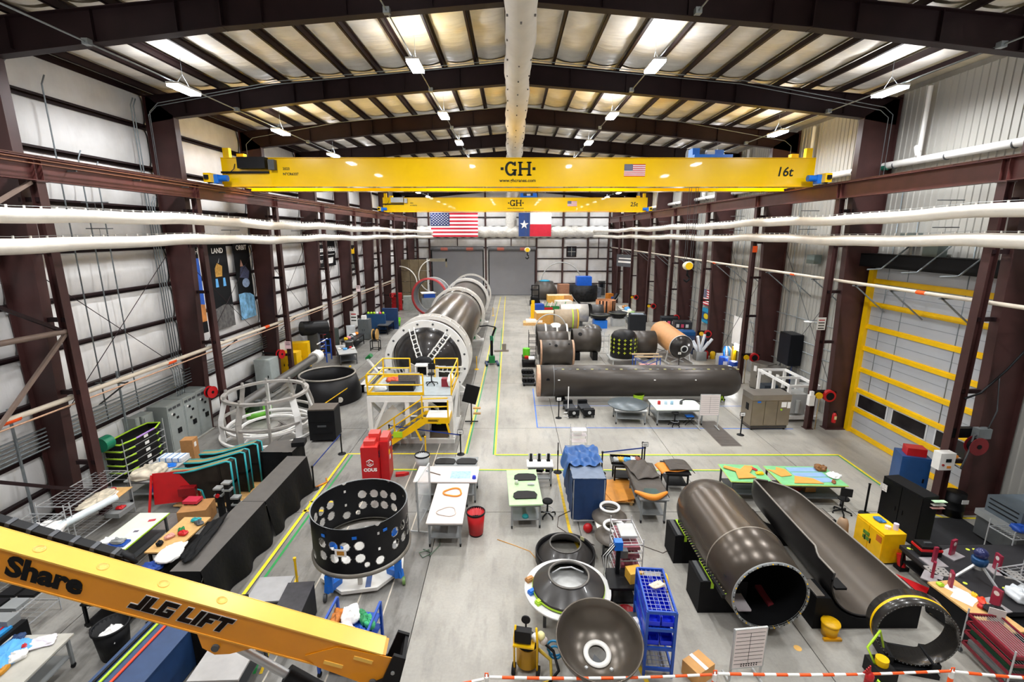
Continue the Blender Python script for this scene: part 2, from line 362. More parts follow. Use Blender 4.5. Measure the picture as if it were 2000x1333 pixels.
for k in range(len(GZ)):
    z = GZ[k]
    MB().b2((WL-.05, WF, z-.1), (WL-.04+.01, WB, z+.1)).b2((WL-.05, WF, z+.09), (WL+.15, WB, z+.1)).b2((WL+.14, WF, z+.02), (WL+.15, WB, z+.1)).build('girt', MAROON_D, wl)
for k in range(len(GZ)-1):
    h = GZ[k+1]-GZ[k]
    def pan(u, v, h=h): return (-.02+.1*(1-(2*v-1)**4)*(.8+.2*cos(u*2*pi*5)), (u-.5)*7.5, (v-.5)*(h-.12))
    me = MB().grid(pan, 20, 6).mesh('insulation_panel', WVIN)
    for b_ in BAYS[:-1]: inst(me, 'insulation_panel', wl, (WL-.08, b_+3.81, (GZ[k]+GZ[k+1])/2))
# ---- right wall: ribbed metal liner
LINER = M('#b5b3ac', .45, .2, .07, .5)
def ribs(y0, y1, z0, z1, pitch=.305):
    mb = MB(); y = y0; pts = []
    while y < y1:
        pts += [(WR, y), (WR, y+pitch-.09), (WR-.035, y+pitch-.07), (WR-.035, y+pitch-.02)]; y += pitch
    pts.append((WR, y1)); n_ = len(pts)
    mb._add([(x, y, z0) for x, y in pts]+[(x, y, z1) for x, y in pts], [(i, i+1, n_+i+1, n_+i) for i in range(n_-1)]); return mb
wr = struct(MB().b2((WR+.1, WF, 0), (WR+.2, WB, 16.2)).build('wall_right', M('#8f8b83', .7)))
for b_ in BAYS[:-1]:
    for z0, z1 in ((0, 5.2), (5.2, 10.6), (10.6, 15.95)):
        if 15 < b_ < 16 and z0 == 0: ribs(b_, b_+.45, 0, 5.2).build('liner_panel', LINER, wr); ribs(b_+7.2, b_+7.62, 0, 5.2).build('liner_panel', LINER, wr); continue
        ribs(b_, b_+7.62, z0, z1).build('liner_panel', LINER, wr)
# ---- back wall
bw = struct(MB().b2((WL-.4, WB+.1, 0), (WR+.3, WB+.2, 17.6)).build('wall_back', WVIN))
for x0, x1 in ((WL, -13.2), (4.4, 8.0), (8.3, 12.2), (12.4, WR), (-4.6, -3.9)):
    for z0, z1 in ((0, 1.9), (1.95, 3.9), (3.95, 5.9), (5.95, 7.6)):
        MB().grid(lambda u, v: (x0+.05+(x1-x0-.1)*u, WB+.06-.06*(1-(2*u-1)**4)*(1-(2*v-1)**4), z0+(z1-z0)*v), 10, 5).build('insulation_panel', WVIN, bw)
for x0, x1 in ((WL, -12.9), (-12.6, -4.4), (-4.1, 3.9), (4.2, 8.2), (8.5, 12.2), (12.4, WR)):
    for z0, z1 in ((7.75, 9.2), (11, 12.3), (12.4, 14), (14.1, 15.8)):
        MB().grid(lambda u, v: (x0+.05+(x1-x0-.1)*u, WB+.06-.06*(1-(2*u-1)**4)*(1-(2*v-1)**4), z0+(z1-z0)*v), 10, 5).build('insulation_panel', WVIN, bw)
for z in (1.93, 3.93, 5.93, 7.68, 9.25, 10.95, 12.35, 14.05):
    for x0, x1 in ((WL, -12.9), (4.15, WR)) if z < 7.6 else ((WL, WR),):
        MB().b2((x0, WB-.16, z-.07), (x1, WB+.05, z+.07)).build('girt', MAROON_D, bw)
for x in (-14.9, -12.95, -4.0, 4.1, 8.3, 12.3, 15.6): MB().b2((x-.14, WB-.3, 0), (x+.14, WB, 16.4-SL*abs(x))).build('post', MAROON, bw)
for x in (-8.5, .05): MB().b2((x-.06, WB-.12, 7.9), (x+.06, WB, 9.2)).build('post', MAROON, bw)
MB().b2((12.3, WB-.14, 5.9), (14.2, WB-.02, 6.02)).b2((13.95, WB-.14, 5.9), (14.07, WB-.02, 9.2)).build('post', MAROON, bw)
# roll-up doors
SHUT = M('#8b8a8d', .45, .2, .06, .6)
for n_, (x0, x1) in (('door_1', (-12.6, -4.5)), ('door_2', (-3.45, 3.85))):
    d = struct(MB().b2((x0, WB-.06, 0), (x1, WB-.02, 7.5)).build(n_, SHUT))
    mb = MB(); z = .1
    while z < 7.3: mb.cyl((x0, WB-.06, z), (x1, WB-.06, z), .05, n=6); z += .085
    mb.build('curtain_slat', SHUT, d)['kind'] = 'stuff'
    MB().cyl((x0-.15, WB-.35, 7.55), (x1+.15, WB-.35, 7.55), .32, n=20).build('hood', M('#77777a', .4, .3), d)
    for x in (x0-.08, x1+.08): MB().b2((x-.08, WB-.14, 0), (x+.08, WB-.02, 7.4)).build('guide', BLACK, d)
    for k in (.25, .75):
        xx = x0+(x1-x0)*k; MB().cyl((xx-.55, WB-.37, 7.5), (xx+.55, WB-.37, 7.5), .325, n=20).build('warning_band', M('#c26a5a', .5), d)
    MB().b2((x0, WB-.1, 0), (x1, WB-.03, .12)).build('bottom_bar', DGREY, d)
wd = struct(MB().b2((8.9, WB-.12, 6.2), (10.5, WB-.05, 7.85)).build('window_1', MAROON_D))
for i in range(2):
    for j in range(2):
        MB().b2((9.12+i*.62, WB-.16, 6.35+j*.7), (9.68+i*.62, WB-.11, 6.98+j*.7)).build('pane', M('#3f4246', .1, 0, 0), wd)
MB().b2((9.69, WB-.18, 6.3), (9.73, WB-.12, 7.75)).b2((9.1, WB-.18, 6.99), (10.35, WB-.12, 7.04)).build('window_bar', WHITE, wd)
d = struct(MB().b2((14.2, WB-.12, 0), (15.35, WB-.04, 2.35)).build('door_3', DGREY))
MB().b2((14.1, WB-.16, 0), (14.2, WB-.02, 2.45)).b2((15.35, WB-.16, 0), (15.45, WB-.02, 2.45)).b2((14.1, WB-.16, 2.35), (15.45, WB-.02, 2.45)).build('door_frame', WHITE, d)
MB().b2((14.5, WB-.15, 1.3), (15.05, WB-.11, 2.1)).build('pane', M('#23262b', .1), d); MB().cyl((15.2, WB-.16, 1.05), (15.2, WB-.22, 1.05), .04).build('handle', CHROME, d)
# wall behind the camera
struct(MB().b2((WL-.4, WF-.2, 0), (WR+.3, WF-.1, 17.6)).build('wall_front', WVIN))
# ---- strip door of the right wall, yellow bars
dr = struct(MB().b2((WR-.12, 16.0, 0), (WR-.06, 22.75, 8.35)).build('door_4', M('#b3b6bb', .5, 0, .06, .7)))
z = .08; ZB = [.1, 1.22, 2.22, 3.28, 4.36, 5.45, 6.55, 7.65]
for k, z in enumerate(ZB): MB().b2((WR-.2, 15.95, z-.09), (WR-.12, 22.8, z+.09)).b2((WR-.17, 15.95, z+.09), (WR-.12, 22.8, z+.13)).build('door_bar', YEL, dr)
for y in (15.9, 22.86): MB().b2((WR-.3, y-.14, 0), (WR-.02, y+.14, 8.2)).build('door_jamb', YEL, dr)
for k in range(len(ZB)-1):
    if k == 1: continue
    MB().b2((WR-.125, 16.0, (ZB[k]+ZB[k+1])/2-.012), (WR-.115, 22.7, (ZB[k]+ZB[k+1])/2+.012)).build('panel_seam', M('#8d9096', .5), dr)
for y0 in (16.35, 18.6, 20.75):
    MB().b2((WR-.15, y0, 1.42), (WR-.115, y0+1.75, 2.05)).build('window_pane', M('#262324', .12, 0, .3, 2), dr)
    MB().b2((WR-.14, y0-.08, 1.36), (WR-.12, y0+1.83, 2.11)).build('window_frame', M('#d0d2d4', .5), dr)
MB().b2((WR-.75, 15.7, 8.35), (WR-.05, 23.1, 8.95)).build('hood', BLACKM, dr)
# ---- electric luminaires in four rows with their conduit
EMI = M('#f4f8ff', .5, 0, 0, emit=LAMP_E)
def lamp(x, y, z, label, lit=True):
    t = thing('high_bay_light', label, 'light', (x, y, z), 0, 'high bay lights')
    MB().b2((-.23, -.66, .02), (.23, .66, .09)).build('housing', WHITE_P, t)
    MB().b2((-.21, -.64, -.06), (.21, .64, .02)).build('diffuser', EMI, t)
    mb = MB(); top = RZ-.1-SL*abs(x-RX)-z
    for d in (-.4, .4): mb.cyl((0, d, .09), (0, 0, .5), .006, n=5)
    mb.cyl((0, 0, .5), (0, 0, top), .006, n=5); mb.build('hanger', GALV, t)
    ld = bpy.data.lights.new('high_bay_glow', 'AREA'); ld.shape = 'RECTANGLE'; ld.size = .4; ld.size_y = 1.2; ld.energy = LAMP_W; ld.color = (.96, .98, 1); ld.spread = radians_(170)
    lo = bpy.data.objects.new('high_bay_glow', ld); C.objects.link(lo); lo.parent = t; lo.location = (0, 0, -.085)
    lu = bpy.data.lights.new('added_ceiling_fill', 'AREA'); lu.shape = 'RECTANGLE'; lu.size = .36; lu.size_y = 1.1; lu.energy = CEIL_FILL; lu.color = (.98, .98, 1)  # upward area light added above the housing to brighten the ceiling
    lo = bpy.data.objects.new('added_ceiling_fill', lu); C.objects.link(lo); lo.parent = t; lo.location = (0, 0, .11); lo.rotation_euler = (pi, 0, 0)
radians_ = math.radians
ORD = ('first', 'second', 'third', 'fourth', 'fifth', 'sixth', 'seventh', 'eighth', 'ninth', 'tenth', 'eleventh')
rows = ((-12.1, 15.08, 'along the white insulated wall'), (-3.5, 15.88, 'over the big stage'), (5.3, 15.88, 'over the long stage'), (14.1, 15.03, 'along the ribbed metal wall'))
for x, z, s in rows:
    for i, y in enumerate([b_+3.81 for b_ in BAYS[1:-1]]):
        lamp(x, y, z, '%s bright high bay light counted from the camera %s' % (ORD[i], s))
    c_ = thing('conduit_run', 'thin galvanized conduit carrying the lights %s' % s, 'conduit', (x, 0, z))
    MB().cyl((0, -5, .12), (0, 75, .12), .024, n=6).build('conduit', GALV, c_)
    for b_ in BAYS[1:]: MB().b2((-.09, b_-.4, .05), (.09, b_-.22, .21)).build('junction_box', GALV, c_)
for i, y in enumerate((16.2, 22.3, 30.0)):
    c_ = thing('cross_conduit', ['thin conduit crossing under the nearest roof bay', 'thin conduit pair crossing just before the second roof beam', 'thin conduit crossing below the third roof beam'][i], 'conduit', (0, y, 0))
    pts = [(-15.6, 0, 12.2), (-15.6, 0, 15.0), (-15.2, 0, 15.35)]+[(x, 0, RZ-.3-SL*abs(x-RX)) for x in (-10, -4, RX, 4, 10)]+[(16.2, 0, 15.2), (16.6, 0, 14.9), (16.6, 0, 12.4)]
    MB().tube(pts, .016, 6).build('conduit', GALV, c_)
    if i == 1: MB().tube([(p[0]-.12, .08, p[2]-.1) for p in pts], .016, 6).build('conduit', GALV, c_)
# ---- fabric air ducts
t = thing('ridge_duct', 'long white perforated fabric air duct hanging under the roof ridge', 'duct', (.27, 0, 15.62))
pts, rr = [], []
for k in range(140):
    y = -5+k*.58; pts.append((.03*sin(y*.9), y, .05*sin(y*.7))); base = .40+.0095*max(0, y-8)*.62
    rr.append(base*(1+.045*sin(y*2.1)+.025*sin(y*5.3)))
FAB = M('#e9e2d6', .6, 0, .07, 1.5, .25, 4)
MB().tube(pts, rr, 24).build('duct_sleeve', FAB, t)
mb = MB()
for k in range(46):
    y = 1+k*1.6; r_ = (.40+.0095*max(0, y-8)*.62)
    for a in (-2.5, -1.57, -.64): mb.box((r_*1.035*cos(a), y, r_*1.035*sin(a)), (.05, .09, .03))
mb.build('air_vent', M('#6e6a66', .7), t)['kind'] = 'stuff'
def side_duct(x, z0, z1, label, sgn):
    t = thing('side_duct', label, 'duct', (x, 0, 0), 0)
    pts, rr = [], []
    for k in range(130):
        y = -5+k*.62; zz = z0+(z1-z0)*max(0, (y-18))/55; xx = 0
        if y > 66: xx = -sgn*((y-66)/8)**2*1.4
        pts.append((xx, y, zz+.05*sin(y*.42+x)+.02*sin(y*1.3))); rr.append(.215*(1+.05*sin(y*.82+z0)+.02*sin(y*2.7)))
    MB().tube(pts, rr, 18).build('duct_sleeve', FAB, t)
    c_ = MB().tube([(p[0], p[1], p[2]+.27) for p in pts[::3]], .008, 5); c_.build('hanging_cable', STEEL, t)
    mb = MB()
    for k in range(150):
        y = -4+k*.5; zz = z0+(z1-z0)*max(0, (y-18))/55
        if y < 66: mb.b2((-.02, y-.02, zz+.19+.05*sin(y*.42+x)), (.02, y+.02, zz+.28+.05*sin(y*.42+x)))
    mb.build('hanger_clip', WHITE, t)['kind'] = 'stuff'
    mb = MB()
    for b_ in BAYS[2:8]: mb.b2((-sgn*0-.02, b_+1.6, zz+0), (.02, b_+1.62, zz)) if 0 else mb.cyl((-.45, b_+.9, z0+.45), (.45, b_+.9, z0+.45), .018, n=5); 
    for b_ in BAYS[2:8]: mb.cyl((0, b_+.9, z0+.2), (0, b_+.9, z0+.46), .008, n=4)
    mb.build('hanger_bar', DGREY, t)
side_duct(-13.75, 10.42, 10.1, 'upper white fabric duct running along the insulated wall', -1)
side_duct(-13.75, 9.58, 9.38, 'lower white fabric duct running along the insulated wall', -1)
side_duct(14.6, 10.5, 10.2, 'upper white fabric duct running along the ribbed wall', 1)
side_duct(14.6, 9.62, 9.4, 'lower white fabric duct running along the ribbed wall', 1)
t = thing('header_duct', 'crinkled silver foil wrapped header duct across the back wall', 'duct', (0, 75.7, 0))
FOIL = M('#dcd8d0', .38, .3, .15, 5, .9, 3.5)
mb = MB().grid(lambda u, v: (-14.4+29.4*u, .55*sin(v*2*pi)*(1+.1*sin(u*97+v*9))-.1, 10.1+.85*cos(v*2*pi)*(1+.07*sin(u*140+5*v))), 160, 16); mb.build('duct_body', FOIL, t)
mb = MB().grid(lambda u, v: (.05+.85*cos(v*2*pi)*(1+.05*sin(u*31)), .5*sin(v*2*pi), 10.3+5.6*u), 24, 16); mb.build('riser', FOIL, t)
# ================================================================== CRANES AND FLAGS
def star(cx, cz, r): return [(cx+(r if k % 2 == 0 else r*.4)*sin(k*pi/5), cz+(r if k % 2 == 0 else r*.4)*cos(k*pi/5)) for k in range(10)]
F_R, F_W, F_B = M('#c8102e', .6, 0, .08), M('#f3f1ee', .6, 0, .04), M('#1f2a5c', .6, 0, .1)
def us_flag(name, parent, w_, h, M_=None, wave=.0, stars=True):
    mb = MB(); f = lambda u, v: (u*w_, -wave*sin(u*9+v*2)*(.3+u), v*h)
    for k in range(13):
        mb.mat(0 if k % 2 == 0 else 1); v0, v1 = 1-(k+1)/13, 1-k/13
        mb.grid(lambda u, v: f(u, v0+(v1-v0)*v), 12, 1)
    mb.mat(2); mb.grid(lambda u, v: tuple(a+b for a, b in zip(f(u*.4, 6/13+7/13*v), (0, -.012*h, 0))), 6, 3)
    if stars:
        mb.mat(1)
        for r in range(9):
            for c_ in range(6 if r % 2 == 0 else 5):
                u = (.033+.0665*c_) if r % 2 == 0 else (.066+.0665*c_); v = 1-(.052+r*.0538)
                p = f(u, v); mb._add([(a, p[1]-.02*h, b) for a, b in star(p[0], p[2], h*.03)], [tuple(range(10))[::-1]])
    o = mb.build(name, [F_R, F_W, F_B], parent)
    if M_ is not None: o.matrix_local = M_
    return o
def gh_logo(parent, x, y, z, h, m):       # slab serif letters between two squares
    w_ = h*.86; t = .012; e = h*.19
    mb = MB()
    for sx in (0, w_-e): mb.b2((x+.1*h+sx, y-t, z), (x+.1*h+sx+e, y, z+h)); 
    mb.b2((x+.1*h+e, y-t, z+h*.42), (x+.1*h+w_-e, y, z+h*.56))
    for sx in (0, w_-e):
        for zz in (z, z+h*.9): mb.b2((x+.1*h+sx-e*.45, y-t, zz), (x+.1*h+sx+e*1.45, y, zz+h*.1))
    mb.build('letter', m, parent)
    cx = x-.1*h-w_/2; pts = []
    for k in range(25):
        a = R_(42)+(R_(325)-R_(42))*k/24; pts.append((cx+w_*.5*cos(a), z+h/2+h*.52*sin(a)))
    inn = [(cx+w_*.28*cos(R_(42)+(R_(325)-R_(42))*k/24), z+h/2+h*.36*sin(R_(42)+(R_(325)-R_(42))*k/24)) for k in range(25)]
    mb = MB(); poly = pts+inn[::-1]
    for k in range(24):
        q = [pts[k], pts[k+1], inn[k+1], inn[k]]; mb._add([(a, y-t, b) for a, b in q]+[(a, y, b) for a, b in q], [(0, 1, 2, 3), (4, 7, 6, 5), (0, 4, 5, 1), (2, 6, 7, 3)])
    mb.b2((cx+.1*h, y-t, z+h*.36), (cx+w_*.55, y, z+h*.46)); mb.b2((cx+w_*.27, y-t, z), (cx+w_*.48, y, z+h*.44)); mb.b2((cx+w_*.3, y-t, z+h*.7), (cx+w_*.46, y, z+h))
    mb.build('letter', m, parent)
    for sx in (-1.28, 1.12): mb = MB().b2((x+sx*h, y-t, z+h*.4), (x+sx*h+h*.22, y, z+h*.6)).build('logo_square', m, parent)
INK = M('#23261c', .5, 0, 0)
def bridge_crane(name, label, Y, x0, x1, z0, z1, big, cap, tx, cab):
    t = thing(name, label, 'crane', (0, Y, 0)); D = 2.6
    for k, y in enumerate((0, D)):
        mb = MB(); mb.b2((x0, y, z0+.03), (x1, y+.55, z1-.03)); mb.b2((x0+.02, y-.06, z1-.03), (x1-.02, y+.61, z1)); mb.b2((x0, y-.06, z0), (x1, y+.61, z0+.03))
        g_ = mb.build('girder', YELC, t)
        if k == 0:
            gx_ = GY(1004, 300, Y).x+.18
            gh_logo(g_, gx_, -.001, z0+.53, .66, INK)
            text('www.ghcranes.com', 'web_address', g_, .23, INK, (gx_, -.006, z0+.3), FRONT, .004)
            text(cap, 'capacity_mark', g_, .62, INK, (x1-1.5, -.006, z0+.7), FRONT, .012, shear=.12)
            text('2023', 'year_mark', g_, .17, INK, (x0+3.2, -.006, z0+.85), FRONT, .004); text('N°CR6337' if big else 'N°CR6336', 'serial_mark', g_, .17, INK, (x0+3.4, -.006, z0+.6), FRONT, .004)
            fw = 1.05
            us_flag('flag_decal', g_, fw, fw*.55, Matrix.Translation((GY(1219 if big else 1110, 335, Y).x, -.008, z0+.5)))
    for x in (x0-.2, x1+.12):
        mb = MB().b2((x-.16, -1.0, 12.28), (x+.16, D+1.5, 12.7)); e_ = mb.build('end_truck', YELC, t)
        for y in (-.75, D+1.25): MB().cyl((x-.08, y, 12.41), (x+.08, y, 12.41), .18, n=16).build('wheel', DGREY, e_)
        for y in (-1.1, D+1.5): MB().b2((x-.09, y, 12.42), (x+.09, y+.1, 12.6)).build('buffer', RUBBER, e_)
        s_ = 1 if x < 0 else -1
        mb = MB().cyl((x+s_*.3, -.55, 12.5), (x+s_*.75, -.55, 12.5), .15, n=12); mb.b2((x+s_*.12, -.72, 12.25), (x+s_*.36, -.38, 12.66)); mb.build('drive_motor', BLUEM, t)
        MB().b2((x+s_*.35, -.02, z1), (x+s_*.65, .22, z1+.45)).build('end_stop', YELC, t); MB().b2((x+s_*.95, .1, z1), (x+s_*1.3, .4, z1+.2)).build('end_stop', YELC, t)
    cx = x0+1.0
    MB().b2((cx, -.42, z1-.55), (cx+1.35, -.01, z1-.02)).build('control_cabinet', BLACK if big else LGREY, t)
    MB().b2((cx+1.45, -.3, z1-.6), (cx+1.75, -.01, z1-.12)).build('control_box', DGREY if big else LGREY, t)
    MB().tube([(cx-.3, -.05, z1-.3), (cx-.35, -.1, z1-.55), (cx-.55, -.1, z1-.7), (cx-.7, -.2, z0+.6)], .02, 6).build('power_cable', BLACK, t)
    MB().b2((cx-1, -.12, z1-.75), (cx+1.35, -.02, z1-.66)).build('cable_tray', BLACK, t)
    # trolley
    tr = MB().b2((tx-.95, .0, z1+.02), (tx+.95, D+.6, z1+.16)).build('trolley_frame', BLUEM, t)
    MB().cyl((tx-.8, 1.5, z1+.38), (tx+.5, 1.5, z1+.38), .26, n=16).build('hoist_drum', DGREY, t)
    MB().b2((tx+.5, 1.1, z1+.16), (tx+.95, 1.9, z1+.55)).build('hoist_motor', BLUEM, t); MB().b2((tx-.95, .3, z1+.16), (tx-.6, .9, z1+.5)).build('hoist_motor', BLUEM, t)
    MB().cyl((tx-.2, .5, z1+.3), (tx+.2, .5, z1+.3), .14, n=12).build('gearbox', WHITE, t)
    for k in range(8): MB().tube([(x0+8+k*.4, D+.75, z0+.9), (x0+8.2+k*.4, D+.75, z0+.35), (x0+8.4+k*.4, D+.75, z0+.9)], .03, 5).build('festoon_loop', BLACK, t) if not big else None
    return t
crane1 = bridge_crane('overhead_crane', 'big yellow overhead crane reading 16t spanning the hall nearest', 25., -14.35, 15.15, 12.15, 13.53, True, '16t', 10.05, 0)
crane2 = bridge_crane('overhead_crane', 'smaller looking yellow overhead crane reading 25t in front of the flags', 55., -14.2, 15.2, 12.3, 13.75, False, '25t', 2.0, 0)
def hook(label, p, ztop, s=1.):
    t = thing('hook_block', label, 'hook', p)
    MB().sphere((0, 0, .1), .3*s, 14, (1, .7, .8)).build('sheave_housing', M('#e8dfc0', .5), t); MB().cyl((0, -.23*s, .1), (0, -.2*s, .1), .2*s, n=16).build('sheave_plate', YEL, t)
    pts = [(0, 0, -.15), (0, 0, -.4*s), (.12*s, 0, -.5*s), (.14*s, 0, -.66*s), (0, 0, -.78*s), (-.14*s, 0, -.7*s), (-.15*s, 0, -.6*s)]
    MB().tube(pts, [.06*s, .06*s, .06*s, .065*s, .06*s, .045*s, .02*s], 8).build('hook', BLACKM, t)
    for d in (-.2, -.1, .1, .2): MB().cyl((d*s, 0, .2), (d*s*1.3, 0, ztop-p[2]), .013, n=5).build('wire_rope', DGREY, t)
hook('white and yellow crane hook hanging before the ribbed wall columns', GY(1343, 523, 26.5), 13.6)
hook('crane hook hanging in front of the grey roll up door', GY(1030, 490, 56.5), 13.8, 1.2)
ft = thing('national_flag', 'large red white and blue flag hung over the silver header duct', 'flag', (GY(842, 463, 74.7).x, 74.7, GY(842, 463, 74.7).z))
q = GY(933, 416, 74.7); us_flag('flag_cloth', ft, q.x-ft.location.x, q.z-ft.location.z, None, .08)
MB().cyl((-.1, .05, q.z-ft.location.z+.03), (q.x-ft.location.x+.1, .05, q.z-ft.location.z+.03), .04, n=6).build('flag_rod', STEEL, ft)
a, b = GY(1013, 462, 74.7), GY(1077, 416, 74.7); W_, H_ = b.x-a.x, b.z-a.z
ft = thing('state_flag', 'state flag with one white star on blue beside white and red bands', 'flag', a)
mb = MB().mat(0).grid(lambda u, v: (u*W_*.345, -.06*sin(u*5+v*2), v*H_), 6, 4).mat(1).grid(lambda u, v: (W_*(.345+.655*u), -.08*sin(u*9), H_*.52*v), 10, 3).mat(2).grid(lambda u, v: (W_*(.345+.655*u), -.08*sin(u*9), H_*(.52+.48*v)), 10, 3)
mb._add([(x, -.12, z) for x, z in star(W_*.17, H_*.5, H_*.2)], [tuple(range(10))[::-1]]); mb.build('flag_cloth', [M('#1d3f7d', .6), F_R, F_W], ft)
MB().cyl((-.1, .08, H_+.03), (W_+.1, .08, H_+.03), .04, n=6).build('flag_rod', STEEL, ft)
a = GX(1388, 602, 17.1); ft = thing('national_flag', 'small striped flag hung on the ribbed wall above the lit counter sign', 'flag', (17.2, 42.6, 3.7))
us_flag('flag_cloth', ft, 2.3, 1.35, Matrix.Rotation(-pi/2, 4, 'Z'), .03)
# ================================================================== BOOM LIFT
BOOMY = M('#e8930f', .35, 0, .05, 2, coat=.4); BOOM_GLARE = M('#f3c055', .28, 0, .05, 2, coat=.4)  # second colour is the boom yellow with top-face glare painted in
Rp, Lp = Vector((-2.15, 6.15, 3.0)), Vector((-7.15, 5.755, 5.18)); ax = (Lp-Rp).normalized(); BL = 9.5
side = Vector((ax.y, -ax.x, 0)).normalized();  side = side if side.y < 0 else -side; upv = ax.cross(side); upv = upv if upv.z > 0 else -upv
TB = Matrix((( ax.x, -side.x, upv.x, Rp.x), (ax.y, -side.y, upv.y, Rp.y), (ax.z, -side.z, upv.z, Rp.z), (0, 0, 0, 1)))
bl = thing('boom_lift', 'orange yellow telescopic boom lift arm lettered in black, raised across the corner', 'lift', (0, 0, 0)); 
def bb(name, mb, m, par=None):
    o = mb.build(name, m, par or bl); o.matrix_local = TB if par is None else Matrix(); return o
bo = bb('boom', MB().b2((0, 0, 0), (BL, .32, .5)), BOOMY)
bb('boom_top', MB().b2((.05, -.004, .5), (BL, .324, .506)).b2((.05, -.012, .485), (BL, .0, .51)).b2((.05, .32, .485), (BL, .332, .51)), BOOM_GLARE, bo)
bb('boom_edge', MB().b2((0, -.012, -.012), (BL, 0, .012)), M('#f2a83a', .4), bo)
for k in range(7): bb('boss', MB().lathe([(.075, .506), (.075, .512), (.062, .516), (.06, .508), (.01, .507)], 20, Matrix.Translation((2.6+k*.85, .15, 0))), BOOM_GLARE, bo)
bb('end_plate', MB().prism([(-.1, -.12), (.9, -.02), (1.15, .12), (.75, .42), (-.1, .5)], -.012, 0, Matrix(((1, 0, 0, 0), (0, 0, 1, -.006), (0, 1, 0, 0), (0, 0, 0, 1)))), BOOMY, bo)
for p in ((.15, .3), (.55, .08)): bb('slot', MB().b2((p[0], -.03, p[1]), (p[0]+.3, -.018, p[1]+.06)), BOOM_GLARE, bo)
bb('pivot_pin', MB().cyl((.02, -.06, -.02), (.02, .4, -.02), .06, n=16), DGREY, bo)
bb('lug', MB().prism([(1.9, 0), (2.75, 0), (2.6, -.24), (2.4, -.3), (2.2, -.22)], .0, .36, Matrix(((1, 0, 0, 0), (0, 0, 1, 0), (0, 1, 0, 0), (0, 0, 0, 1)))), BOOMY, bo)
bb('lug_pin', MB().cyl((2.42, -.04, -.16), (2.42, .4, -.16), .055, n=14), DGREY, bo)
bb('lift_cylinder', MB().cyl((2.35, .18, -.2), (1.2, .18, -.55), .065, n=16), CHROME)
bb('cylinder_barrel', MB().cyl((1.3, .18, -.5), (-.9, .18, -1.15), .13, n=18), BLACK)
bb('knuckle', MB().prism([(-.3, .6), (-.1, .6), (-.1, .1), (.1, -.1), (-.05, -1.0), (-.5, -1.2), (-.42, -.2)], -.07, -.02, Matrix(((1, 0, 0, 0), (0, 0, 1, 0), (0, 1, 0, 0), (0, 0, 0, 1)))).prism([(-.3, .6), (-.1, .6), (-.1, .1), (.1, -.1), (-.05, -1.0), (-.5, -1.2), (-.42, -.2)], .38, .43, Matrix(((1, 0, 0, 0), (0, 0, 1, 0), (0, 1, 0, 0), (0, 0, 0, 1)))).b2((-.3, -.05, .4), (-.24, .4, .58)), BLACK)
for i, j in ((-.2, .3), (-.2, .05), (-.3, .1), (-.28, -.12)): bb('bolt', MB().cyl((i, -.09, j), (i, -.06, j), .03, n=8), STEEL)
ch = bb('cable_carrier', MB().b2((4.2, .38, .35), (BL, .52, .38)).b2((4.2, .38, .5), (BL, .52, .53)), BLACK)
for k in range(18): bb('carrier_link', MB().b2((4.3+k*.29, .375, .34), (4.36+k*.29, .525, .54)), M('#4b4d52', .5), ch)
for k in range(4): bb('hose', MB().cyl((4.2, .4+k*.03, .42+.02*(k % 2)), (BL, .4+k*.03, .42+.02*(k % 2)), .014, n=6), M('#3a3328', .6), ch)
bb('carrier_bend', MB().tube([(4.25, .45, .52), (4.1, .45, .5), (4.04, .45, .44), (4.1, .45, .38), (4.25, .45, .36)], .05, 8), BLACK, ch)
def side_text(s, x, size, z=.24, bold=.02, shear=0, sp=1.):   # lettering on the side that faces the camera; reads right to left along the boom axis
    return text(s, 'lettering', bo, size, BLACKM, (x, -.006, z), (pi/2, 0, pi), bold, .002, 'CENTER', shear, sp)
def block_word(word, x0, z0, h, m, grow=0., y=-.004):
    L = {'J': [(.0, 0, .6, .28), (.45, 0, .8, 1.)], 'L': [(0, 0, .34, 1.), (0, 0, .8, .28)], 'G': [(0, 0, .34, 1), (0, .72, .95, 1), (0, 0, .95, .28), (.62, 0, .95, .52), (.45, .38, .95, .52)], 'I': [(0, 0, .36, 1)], 'F': [(0, 0, .34, 1), (0, .72, .85, 1), (0, .38, .7, .6)], 'T': [(.28, 0, .64, 1), (0, .72, .95, 1)], ' ': []}
    Wd = {'J': .86, 'L': .86, 'G': 1.04, 'I': .46, 'F': .9, 'T': 1., ' ': .45}; x = 0
    mb = MB(); g = grow
    for ch_ in word:
        for a, b, c, d in L[ch_]:
            q = [(a-g, b-g), (c+g, b-g), (c+g, d+g), (a-g, d+g)]
            vs = [(x0-(x+u+.45*v)*h*.8, y, z0+v*h) for u, v in q]; mb._add(vs+[(p_[0], y+.006, p_[2]) for p_ in vs], [(0, 1, 2, 3), (3, 2, 1, 0), (0, 4, 5, 1), (1, 5, 6, 2), (2, 6, 7, 3), (3, 7, 4, 0)])
        x += Wd[ch_]
    return bb('lettering', mb, m, bo)
block_word('JLG LIFT', 3.76, .12, .27, PAPER, .05, -.006); block_word('JLG LIFT', 3.76, .12, .27, M('#2b1a12', .5), 0, -.009)
side_text('Share', 4.9, .44, .25, .02)
